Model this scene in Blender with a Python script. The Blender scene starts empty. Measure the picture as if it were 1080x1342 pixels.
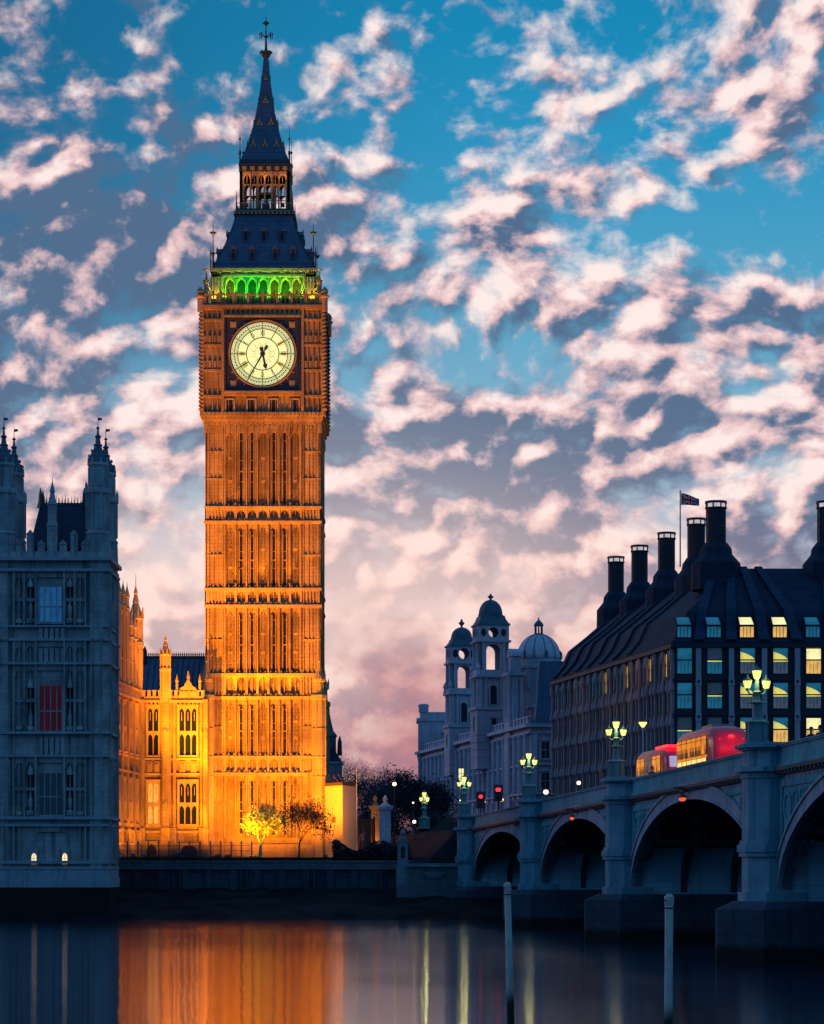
import bpy, bmesh, math, random
from mathutils import Vector, Matrix
R = math.radians
PI = math.pi
scene = bpy.context.scene
scene.render.engine = 'CYCLES'

# ------------------------------------------------------------------ camera
EYE = 4.5            # metres above the river
FOC = 3438.0         # focal length in photo pixels (photo 1080 x 1342)
HOR = 1140.0         # photo row of the horizon
cam_data = bpy.data.cameras.new('camera')
cam_data.sensor_fit = 'VERTICAL'
cam_data.sensor_height = 24.0
cam_data.lens = 24.0 * FOC / 1342.0
cam_data.shift_y = (HOR - 671.0) / 1342.0
cam_data.clip_start = 0.5
cam_data.clip_end = 6000.0
camera = bpy.data.objects.new('camera', cam_data)
camera.location = (0, 0, EYE)
camera.rotation_euler = (R(90), 0, 0)
scene.collection.objects.link(camera)
scene.camera = camera

scene.view_settings.view_transform = 'Standard'
scene.view_settings.look = 'None'
scene.view_settings.exposure = 0.0
scene.view_settings.gamma = 1.0
scene.cycles.use_denoising = True
scene.cycles.max_bounces = 5
scene.cycles.diffuse_bounces = 2
scene.cycles.glossy_bounces = 3
scene.cycles.transmission_bounces = 3
scene.cycles.sample_clamp_indirect = 4.0
scene.cycles.caustics_reflective = False
scene.cycles.caustics_refractive = False


def P(px, py, Y):
    """a point of the place from where it is seen in the photo and how far away it is"""
    return Vector(((px - 540.0) * Y / FOC, Y, EYE + (HOR - py) * Y / FOC))


def ZP(py, Y):
    return EYE + (HOR - py) * Y / FOC


def XP(px, Y):
    return (px - 540.0) * Y / FOC


# ------------------------------------------------------------------ node helpers
class NT:
    def __init__(self, tree):
        self.t = tree
        self.n = tree.nodes
        self.l = tree.links

    def _in(self, sock, v):
        if v is None:
            return
        if hasattr(v, 'is_output'):
            self.l.new(v, sock)
        else:
            if sock.type == 'RGBA' and len(v) == 3:
                v = (v[0], v[1], v[2], 1.0)
            sock.default_value = v

    def math(self, op, a, b=None, c=None, clamp=False):
        n = self.n.new('ShaderNodeMath')
        n.operation = op
        n.use_clamp = clamp
        self._in(n.inputs[0], a)
        self._in(n.inputs[1], b)
        self._in(n.inputs[2], c)
        return n.outputs[0]

    def mix(self, f, a, b, blend='MIX'):
        n = self.n.new('ShaderNodeMix')
        n.data_type = 'RGBA'
        n.blend_type = blend
        n.clamp_factor = True
        self._in(n.inputs[0], f)
        self._in(n.inputs[6], a)
        self._in(n.inputs[7], b)
        return n.outputs[2]

    def smooth(self, x, lo, hi, a=0.0, b=1.0):
        n = self.n.new('ShaderNodeMapRange')
        n.interpolation_type = 'SMOOTHSTEP'
        self._in(n.inputs[0], x)
        n.inputs[1].default_value = lo
        n.inputs[2].default_value = hi
        n.inputs[3].default_value = a
        n.inputs[4].default_value = b
        return n.outputs[0]

    def ramp(self, x, stops, interp='LINEAR'):
        n = self.n.new('ShaderNodeValToRGB')
        cr = n.color_ramp
        cr.interpolation = interp
        while len(cr.elements) < len(stops):
            cr.elements.new(0.5)
        for e, (p, c) in zip(cr.elements, stops):
            e.position = p
            e.color = (c[0], c[1], c[2], 1.0)
        self._in(n.inputs[0], x)
        return n.outputs[0]

    def vmap(self, vec, loc=(0, 0, 0), scale=(1, 1, 1), rot=(0, 0, 0)):
        n = self.n.new('ShaderNodeMapping')
        self._in(n.inputs[0], vec)
        n.inputs[1].default_value = loc
        n.inputs[2].default_value = rot
        n.inputs[3].default_value = scale
        return n.outputs[0]

    def noise(self, vec, scale, detail=4.0, rough=0.5, dist=0.0, color=False):
        n = self.n.new('ShaderNodeTexNoise')
        self._in(n.inputs['Vector'], vec)
        n.inputs['Scale'].default_value = scale
        n.inputs['Detail'].default_value = detail
        n.inputs['Roughness'].default_value = rough
        n.inputs['Distortion'].default_value = dist
        return n.outputs[1 if color else 0]


# ------------------------------------------------------------------ world: dusk sky with broken altocumulus
world = bpy.data.worlds.new('World')
scene.world = world
world.use_nodes = True
w = NT(world.node_tree)
w.n.clear()
tc = w.n.new('ShaderNodeTexCoord')
dirv = tc.outputs['Generated']
sep = w.n.new('ShaderNodeSeparateXYZ')
w.l.new(dirv, sep.inputs[0])
dx, dy, dz = sep.outputs
# clear air: deep blue overhead, paler and pinker towards the afterglow
clear = w.ramp(w.math('MULTIPLY', dz, 2.5), [
    (0.0, (.36, .17, .24)), (.10, (.50, .24, .28)), (.19, (.68, .42, .44)), (.27, (.58, .53, .60)),
    (.35, (.30, .46, .60)), (.45, (.16, .42, .60)), (.55, (.075, .36, .57)), (.66, (.028, .30, .54)), (.76, (.010, .25, .48)), (1.0, (.006, .15, .34))])
leftd = w.smooth(dx, -.16, .05, 1.0, 0.0)          # darker air in the south
clear = w.mix(w.math('MULTIPLY', leftd, w.smooth(dz, .14, .24, 0.0, .75)), clear, (.010, .105, .235))
# cloud field, sampled twice so that one flank of each cloud is lit
wob = w.noise(w.vmap(dirv, scale=(1, 1, 1.2)), 9.0, 3.0, .5, 0.0, True)
vadd = w.n.new('ShaderNodeVectorMath'); vadd.operation = 'MULTIPLY_ADD'
w.l.new(wob, vadd.inputs[0]); vadd.inputs[1].default_value = (.035, .035, .03); w.l.new(dirv, vadd.inputs[2])
def cloud_noise(off, scale, detail, rough, squash=1.4):
    v = w.vmap(vadd.outputs[0], loc=off, scale=(1, 1, squash))
    return w.noise(v, scale, detail, rough, .05)
big = cloud_noise((.31, .2, .47), 15.0, 3.0, .55)
mid = cloud_noise((1.7, .4, .9), 35.0, 6.0, .55)
mid2 = cloud_noise((1.7 - .005, .4, .9 + .0078), 35.0, 6.0, .55)
fine = cloud_noise((.5, 3.1, .2), 95.0, 5.0, .56)


def puffs(off, scale, smooth=.55):
    n = w.n.new('ShaderNodeTexVoronoi')
    n.feature = 'SMOOTH_F1'
    n.inputs['Scale'].default_value = scale
    n.inputs['Smoothness'].default_value = smooth
    n.inputs['Randomness'].default_value = 1.0
    w.l.new(w.vmap(vadd2.outputs[0], loc=off, scale=(1, 1, 1.25)), n.inputs['Vector'])
    return n.outputs['Distance']


wob2 = w.noise(dirv, 55.0, 4.0, .55, 0.0, True)
vadd2 = w.n.new('ShaderNodeVectorMath')
vadd2.operation = 'MULTIPLY_ADD'
w.l.new(wob2, vadd2.inputs[0])
vadd2.inputs[1].default_value = (.016, .016, .013)
w.l.new(vadd.outputs[0], vadd2.inputs[2])
puff = w.math('SUBTRACT', .5, puffs((.7, .1, .3), 62.0))
puff2 = w.math('SUBTRACT', .5, puffs((.7 - .0028, .1, .3 + .0042), 62.0))


def patch(px, py, rx, ry, amp):
    """a soft patch of more or less cloud in one quarter of the sky"""
    n = math.sqrt(1 + ((px - 540) / FOC) ** 2 + ((HOR - py) / FOC) ** 2)
    gx_ = w.math('MULTIPLY', w.math('SUBTRACT', dx, (px - 540) / FOC / n), FOC / rx)
    gz_ = w.math('MULTIPLY', w.math('SUBTRACT', dz, (HOR - py) / FOC / n), FOC / ry)
    r2_ = w.math('ADD', w.math('MULTIPLY', gx_, gx_), w.math('MULTIPLY', gz_, gz_))
    return w.math('MULTIPLY', w.math('EXPONENT', w.math('MULTIPLY', r2_, -1.0)), amp)


dens = w.math('ADD', w.math('MULTIPLY', big, .50), w.math('MULTIPLY', mid, .74))
dens = w.math('ADD', dens, w.math('MULTIPLY', fine, .36))
dens = w.math('ADD', dens, w.math('MULTIPLY', puff, .19))
cover = w.smooth(dz, .175, .28, .08, -.135)
for b_ in ((960, 70, 190, 120, .105), (720, 80, 110, 90, .10), (470, 60, 90, 70, .06), (950, 300, 190, 75, -.16), (620, 120, 60, 110, -.06), (100, 260, 210, 140, .16), (260, 190, 110, 70, .06),
           (740, 290, 120, 55, .11), (590, 230, 110, 70, .08), (1010, 170, 110, 60, .07), (150, 60, 160, 80, -.05), (430, 220, 70, 70, .06), (700, 460, 80, 60, -.13), (590, 470, 60, 50, -.10), (960, 470, 60, 40, -.09), (420, 480, 50, 90, -.05), (870, 480, 120, 80, .05)):
    cover = w.math('ADD', cover, patch(*b_))
dens = w.math('ADD', dens, cover)
mask = w.smooth(dens, .64, .87)
lit = w.math('SUBTRACT', mid, mid2)
lit = w.math('ADD', w.math('MULTIPLY', lit, 4.2), .46)
lit = w.math('ADD', lit, w.math('MULTIPLY', w.math('SUBTRACT', puff, puff2), 2.0))
lit = w.math('ADD', lit, w.math('MULTIPLY', w.math('SUBTRACT', big, .5), -1.5))
lit = w.math('ADD', lit, w.math('MULTIPLY', w.math('SUBTRACT', dens, .86), -.9))
lit = w.math('ADD', lit, w.math('MULTIPLY', w.math('SUBTRACT', fine, .5), .9))
for b_ in ((60, 250, 200, 140, -.42), (230, 180, 120, 80, -.25), (330, 380, 120, 90, -.15), (600, 570, 140, 100, -.16), (770, 590, 110, 70, -.14), (130, 470, 170, 80, -.20), (500, 420, 90, 80, -.2), (890, 540, 70, 50, -.25), (960, 90, 220, 160, .3),
           (720, 90, 120, 100, .25), (760, 300, 130, 60, .3), (880, 440, 150, 90, .25), (200, 700, 120, 120, .2)):
    lit = w.math('ADD', lit, patch(*b_))
glow = w.smooth(dz, .02, .17, 1.0, 0.0)
hi_col = w.mix(glow, (.84, .56, .56), (.96, .52, .45))
top_col = w.mix(glow, (1.0, .84, .80), (1.0, .72, .62))
lo_col = w.mix(w.smooth(dz, .04, .16), (.27, .17, .25), (.085, .155, .27))
mid_col = w.mix(w.smooth(dz, .04, .16), (.56, .29, .32), (.40, .34, .42))
cloud = w.mix(w.smooth(lit, .05, .55), lo_col, mid_col)
cloud = w.mix(w.smooth(lit, .28, .82), cloud, hi_col)
cloud = w.mix(w.smooth(lit, .60, 1.15), cloud, top_col)
skyc = w.mix(mask, clear, cloud)
# afterglow low over the west bank
gx = w.math('MULTIPLY', w.math('SUBTRACT', dx, -.03), 9.0)
gz = w.math('MULTIPLY', w.math('SUBTRACT', dz, .105), 17.0)
gg = w.math('EXPONENT', w.math('MULTIPLY', w.math('ADD', w.math('MULTIPLY', gx, gx), w.math('MULTIPLY', gz, gz)), -1.0))
skyc = w.mix(w.math('MULTIPLY', gg, .30), skyc, (1.0, .80, .74))
peach = w.math('ADD', patch(480, 800, 330, 110, .62), patch(90, 760, 160, 90, .28))
skyc = w.mix(peach, skyc, (1.0, .70, .62))
bank = w.math('ADD', w.smooth(dz, .085, .035, 0.0, .55), w.math('MULTIPLY', w.smooth(big, .42, .62), w.smooth(dz, .105, .075, 0.0, .55)))
skyc = w.mix(bank, skyc, w.mix(w.smooth(mid, .35, .65), (.34, .165, .235), (.58, .25, .26)))
# the eastern and upper sky behind the viewer is already deep blue
front = w.smooth(dy, .45, .93)
skyc = w.mix(front, (.055, .215, .52), skyc)
skyc = w.mix(w.smooth(dz, -.02, -.08), skyc, (.01, .015, .03))
bg = w.n.new('ShaderNodeBackground')
w.l.new(skyc, bg.inputs[0])
bg.inputs[1].default_value = 1.0
wo = w.n.new('ShaderNodeOutputWorld')
w.l.new(bg.outputs[0], wo.inputs[0])

# the last weak light from the set sun, soft and low over the west bank
sun_data = bpy.data.lights.new('sun', 'SUN')
sun_data.energy = 0.22
sun_data.angle = R(14)
sun_data.color = (1.0, .60, .68)
sun = bpy.data.objects.new('sun', sun_data)
sun.rotation_euler = Vector((.86, -.46, -.20)).to_track_quat('-Z', 'Y').to_euler()
sun.location = (0, 0, 150)
scene.collection.objects.link(sun)

# ------------------------------------------------------------------ materials
MATS = {}


def material(name, col, col2=None, rough=.8, scale=.35, amt=.6, streak=0.0, bump=0.0, bump_scale=6.0, metal=0.0, spec=.4, dark=None,
             courses=0.0, tide=None, emit=None, emit_s=0.0, rows=0.0):
    """procedural surface: two colours broken by noise, optional rain streaks, masonry courses, roofing rows and bump"""
    m = bpy.data.materials.new(name)
    m.use_nodes = True
    t = NT(m.node_tree)
    bs = m.node_tree.nodes['Principled BSDF']
    tc = t.n.new('ShaderNodeTexCoord')
    ob = tc.outputs['Object']
    c2 = col2 or tuple(x * .7 for x in col)
    n1 = t.noise(ob, scale, 6.0, .65)
    base = t.mix(t.math('MULTIPLY', t.smooth(n1, .35, .68), amt), col, c2)
    if streak:
        s = t.noise(t.vmap(ob, scale=(2.2, 2.2, .09)), 1.0, 5.0, .6)
        base = t.mix(t.math('MULTIPLY', t.smooth(s, .5, .72), streak), base, dark or tuple(x * .35 for x in col))
    heights = None
    if courses:
        sp = t.n.new('ShaderNodeSeparateXYZ')
        t.l.new(ob, sp.inputs[0])
        row = t.math('DIVIDE', sp.outputs[2], courses)
        fr = t.math('FRACT', row)
        joint = t.math('LESS_THAN', fr, .07)
        cell = t.n.new('ShaderNodeTexWhiteNoise')
        cell.noise_dimensions = '2D'
        cv = t.n.new('ShaderNodeCombineXYZ')
        half = t.math('MULTIPLY', t.math('MODULO', t.math('FLOOR', row), 2.0), .5)
        al = t.math('ADD', t.math('DIVIDE', t.math('ADD', sp.outputs[0], sp.outputs[1]), courses * 2.3), half)
        t.l.new(t.math('FLOOR', al), cv.inputs[0])
        t.l.new(t.math('FLOOR', row), cv.inputs[1])
        t.l.new(cv.outputs[0], cell.inputs['Vector'])
        base = t.mix(t.math('MULTIPLY', cell.outputs['Value'], .30), base, tuple(x * .55 for x in col))
        base = t.mix(t.math('MULTIPLY', joint, .5), base, tuple(x * .4 for x in col))
        heights = t.math('SUBTRACT', 1.0, joint)
    if rows:
        sp = t.n.new('ShaderNodeSeparateXYZ')
        t.l.new(ob, sp.inputs[0])
        fr = t.math('FRACT', t.math('DIVIDE', sp.outputs[2], rows))
        heights = fr
        base = t.mix(t.math('MULTIPLY', t.math('LESS_THAN', fr, .16), .6), base, tuple(x * .4 for x in col))
    if tide is not None:            # weed and slime below the high water mark
        sp = t.n.new('ShaderNodeSeparateXYZ')
        t.l.new(ob, sp.inputs[0])
        edge = t.math('ADD', sp.outputs[2], t.math('MULTIPLY', t.noise(ob, 1.4, 4.0, .6), .9))
        base = t.mix(t.smooth(edge, tide, tide + .55, 1.0, 0.0), base, (.010, .017, .012))
    t.l.new(base, bs.inputs['Base Color'])
    r2 = t.math('ADD', rough - .08, t.math('MULTIPLY', n1, .16), clamp=True)
    t.l.new(r2, bs.inputs['Roughness'])
    bs.inputs['Metallic'].default_value = metal
    bs.inputs['Specular IOR Level'].default_value = spec
    if bump or heights is not None:
        b = t.n.new('ShaderNodeBump')
        b.inputs['Strength'].default_value = max(bump, .25)
        b.inputs['Distance'].default_value = .06
        h = t.noise(ob, bump_scale, 4.0, .6)
        if heights is not None:
            h = t.math('ADD', t.math('MULTIPLY', h, .6), heights)
        t.l.new(h, b.inputs['Height'])
        t.l.new(b.outputs[0], bs.inputs['Normal'])
    if emit:
        e = t.noise(ob, 1.3, 3.0, .6)
        ec = t.mix(t.smooth(e, .3, .75), emit, tuple(x * .55 for x in emit))
        t.l.new(ec, bs.inputs['Emission Color'])
        bs.inputs['Emission Strength'].default_value = emit_s
    MATS[name] = m
    return m


def glow(name, col, s, vary=.25, scale=1.5):
    """a surface given its own glow"""
    m = bpy.data.materials.new(name)
    m.use_nodes = True
    t = NT(m.node_tree)
    bs = m.node_tree.nodes['Principled BSDF']
    tc = t.n.new('ShaderNodeTexCoord')
    n = t.noise(tc.outputs['Object'], scale, 3.0, .6)
    c = t.mix(t.smooth(n, .35, .7), col, tuple(x * (1 - vary) for x in col))
    t.l.new(c, bs.inputs['Emission Color'])
    bs.inputs['Emission Strength'].default_value = s
    bs.inputs['Base Color'].default_value = (col[0] * .4, col[1] * .4, col[2] * .4, 1)
    bs.inputs['Roughness'].default_value = .35
    MATS[name] = m
    return m


material('limestone', (.42, .31, .13), (.22, .14, .055), .85, .3, .9, .85, .5, 5.0, dark=(.10, .075, .05), courses=.42)
material('limestone_worn', (.45, .44, .40), (.20, .20, .19), .85, .45, .9, .85, .5, 5.0, dark=(.06, .055, .05), courses=.5)
material('limestone_trim', (.44, .33, .15), (.27, .19, .08), .85, .5, .6, .5, .4, 7.0, dark=(.12, .085, .055))
material('dark_recess', (.075, .055, .04), (.04, .03, .022), .9, .6, .7)
material('cast_iron_roof', (.055, .105, .155), (.03, .06, .10), .5, .8, .7, .35, .3, 5.0, spec=.5, rows=.55)
material('iron', (.03, .035, .045), (.015, .018, .022), .5, 1.0, .6, spec=.5)
material('gilding', (.62, .36, .08), (.38, .2, .05), .42, 2.0, .6, metal=.35)
material('lead_roof', (.06, .12, .19), (.03, .07, .12), .5, .5, .7, .4, .3, 3.0)
material('slate', (.015, .03, .06), (.012, .02, .04), .6, .6, .7, .3, .3, 5.0, rows=.45)
material('window_glass', (.012, .02, .032), (.008, .014, .024), .12, .7, .5, spec=.6)
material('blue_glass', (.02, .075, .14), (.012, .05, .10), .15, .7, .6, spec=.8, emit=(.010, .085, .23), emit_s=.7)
material('red_curtain', (.20, .02, .02), (.10, .012, .015), .9, 1.5, .7, emit=(.10, .010, .022), emit_s=.22)
material('cornice_paint', (.33, .36, .37), (.2, .23, .25), .75, .7, .6, .5, .3, 3.0)
material('ring_paint', (.28, .36, .39), (.17, .24, .28), .7, .55, .9, .9, .3, 4.0, dark=(.08, .09, .10), spec=.2)
material('pier_bounce_tint', (.40, .60, .64), (.28, .46, .52), .7, .4, .8, .5, .3, 3.0, dark=(.05, .08, .1), courses=.62)  # pier granite lightened: light off water and sky put into the colour
material('bridge_green', (.07, .34, .36), (.04, .20, .24), .65, .55, .9, .8, .25, 4.0, dark=(.03, .09, .09), spec=.2)
material('bridge_pale', (.17, .33, .36), (.09, .20, .24), .68, .55, .9, .8, .25, 4.0, dark=(.05, .10, .10), spec=.2)
material('bridge_dark', (.035, .06, .07), (.02, .035, .045), .6, .5, .7, .4, .3, 3.0)
material('granite', (.22, .255, .275), (.12, .15, .17), .75, .5, .8, .6, .5, 6.0, dark=(.05, .06, .065), courses=.62)
material('wet_granite', (.070, .088, .105), (.028, .038, .048), .8, .4, .8, .6, .6, 4.0, courses=.62, spec=.15, tide=.9)
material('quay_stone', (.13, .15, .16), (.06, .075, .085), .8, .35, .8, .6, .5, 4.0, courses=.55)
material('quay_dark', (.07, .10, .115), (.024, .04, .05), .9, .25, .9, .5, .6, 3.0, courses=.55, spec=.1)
material('mud', (.020, .026, .026), (.007, .010, .011), .95, .22, .9, 0, 1.0, 1.2, spec=.02)
material('lawn', (.035, .055, .02), (.02, .035, .012), .9, .5, .8, 0, .5, 8.0)
material('asphalt', (.05, .05, .052), (.03, .03, .032), .85, .8, .7)
material('hoarding_paint', (.62, .50, .30), (.52, .40, .24), .7, .15, .5, .15)
material('brown_paint', (.10, .055, .03), (.06, .035, .02), .7, .8, .6)
material('bark', (.075, .055, .04), (.04, .03, .022), .9, 1.5, .7, 0, .6, 9.0)
material('pale_bark', (.55, .44, .17), (.38, .28, .10), .85, 1.2, .7, 0, .4, 9.0)
material('twig', (.10, .10, .125), (.06, .06, .08), .9, .3, .8)
material('dusk_leaf', (.028, .036, .052), (.014, .018, .03), .9, .25, .8)
material('bronze', (.022, .026, .036), (.012, .015, .022), .55, .8, .6, .3, .2, 4.0, spec=.3)
material('bronze_roof', (.014, .030, .055), (.008, .018, .035), .75, .35, .75, .3, .3, 3.0, spec=.2, rows=.9)
material('roof_duct', (.024, .048, .08), (.014, .03, .053), .75, .35, .75, .3, .3, 3.0, spec=.2, rows=.9)
material('sandstone_pier', (.45, .37, .37), (.34, .27, .28), .8, .6, .6, .35, .3, 6.0)
material('portland_stone', (.62, .53, .55), (.36, .31, .34), .8, .12, .8, .55, .4, 4.0, dark=(.09, .09, .11), courses=.6)
material('portland_trim', (.58, .52, .56), (.40, .37, .42), .8, .5, .7, .4, .3, 5.0, dark=(.12, .12, .14))
material('copper_lead', (.075, .115, .135), (.04, .07, .09), .6, .6, .7, .5, .3, 3.0)
material('dome_lead', (.55, .50, .52), (.38, .35, .38), .6, .4, .7, .5, .2, 3.0)
material('dark_opening', (.012, .014, .02), (.008, .009, .014), .7)
material('side_pier', (.38, .29, .30), (.24, .18, .19), .8, .6, .7, .5, .3, 6.0)
material('bus_red', (.72, .012, .05), (.6, .008, .035), .3, .5, .4, spec=.6)
material('bus_grey', (.30, .28, .30), (.22, .2, .22), .4, .5, .4)
material('rubber', (.015, .015, .016), None, .8)
material('lamp_green', (.09, .20, .19), (.05, .12, .12), .5, 1.0, .6, spec=.4)
material('weathered_wood', (.62, .56, .45), (.40, .35, .28), .85, 1.4, .9, .8, .6, 14.0, dark=(.16, .13, .09), tide=3.0)
material('cloth_dark', (.025, .028, .04), (.015, .017, .025), .9, 3.0, .6)
material('cloth_grey', (.09, .09, .11), (.06, .06, .08), .9, 3.0, .6)
material('skin', (.45, .27, .2), (.38, .22, .16), .6, 4.0, .5)
material('hair', (.03, .02, .015), None, .7)
material('flag_blue', (.012, .02, .10), (.01, .015, .07), .8, 2.0, .4)
material('flag_white', (.50, .48, .50), (.4, .38, .4), .8, 2.0, .4)
material('flag_red', (.28, .015, .03), (.2, .01, .02), .8, 2.0, .4)
material('pale_metal', (.45, .47, .5), (.33, .35, .38), .4, 1.0, .5, metal=.3)
glow('dial_glass', (.93, .94, .40), .95, .10, .8)
glow('dial_glass_dim', (.93, .82, .22), .80, .2, 1.5)
glow('lamp_glass', (1.0, .90, .20), 1.7, .2, 3.0)
glow('white_lamp', (1.0, .78, .42), 3.0, .1, 3.0)
glow('red_lamp', (1.0, .015, .03), 3.5, .1, 3.0)
glow('orange_lamp', (1.0, .13, .03), 1.1, .3, 4.0)
glow('ceiling_light', (.90, .80, .16), .85, .35, .9)
glow('ceiling_bright', (1.0, .90, .40), 1.1, .3, .9)
glow('warm_blind', (1.0, .56, .13), .85, .45, 1.1)
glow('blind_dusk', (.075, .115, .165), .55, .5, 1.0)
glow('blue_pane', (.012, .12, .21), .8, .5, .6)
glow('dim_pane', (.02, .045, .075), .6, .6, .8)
glow('amber_strip', (.95, .62, .10), .8, .4, .9)
glow('wing_lit', (1.0, .55, .10), .7, .5, 2.0)
glow('lit_leaded', (1.0, .80, .42), 1.2, .3, 2.0)
glow('bus_amber', (1.0, .30, .012), .85, .55, 1.6)
glow('bus_yellow', (1.0, .72, .20), 1.25, .5, 1.8)
glow('bus_screen', (.42, .52, .78), .75, .3, 1.2)
glow('bus_blue', (.03, .16, .55), .7, .4, 1.2)
glow('headlight_white', (.85, .95, 1.0), 2.5, .1, 3.0)
glow('cap_sky_glow', (.80, .70, .70), .75, .3, 2.0)  # skylight on the glazed chimney caps, put in as glow
glow('flood_lens', (1.0, .60, .15), 2.0, .2, 3.0)
glow('flood_green', (.05, 1.0, .15), 1.0, .2, 3.0)


# ------------------------------------------------------------------ mesh builder
def FR(o, a, d):
    """facade frame: x runs along the face, y stands out of it, z is up"""
    a = Vector((a[0], a[1], 0)).normalized()
    d = Vector((d[0], d[1], 0)).normalized()
    o = Vector(o) if len(o) == 3 else Vector((o[0], o[1], 0))
    return Matrix(((a.x, d.x, 0, o.x), (a.y, d.y, 0, o.y), (0, 0, 1, o.z), (0, 0, 0, 1)))


def gothic(w, h, n=6):
    """points of a pointed arch of width w and height h over the springing, left to right"""
    pts = []
    r = (w * w / 4 + h * h) / w          # radius of each flank, centre on the springing line
    for i in range(n + 1):
        x = -w / 2 + (w / 2) * i / n
        pts.append((x, math.sqrt(max(r * r - (x - (-w / 2 + r)) ** 2, 0))))
    return pts + [(-x, z) for x, z in reversed(pts[:-1])]


def rounded(w, h, n=12):
    return [(-w / 2 * math.cos(PI * i / n), h * math.sin(PI * i / n)) for i in range(n + 1)]


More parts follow.
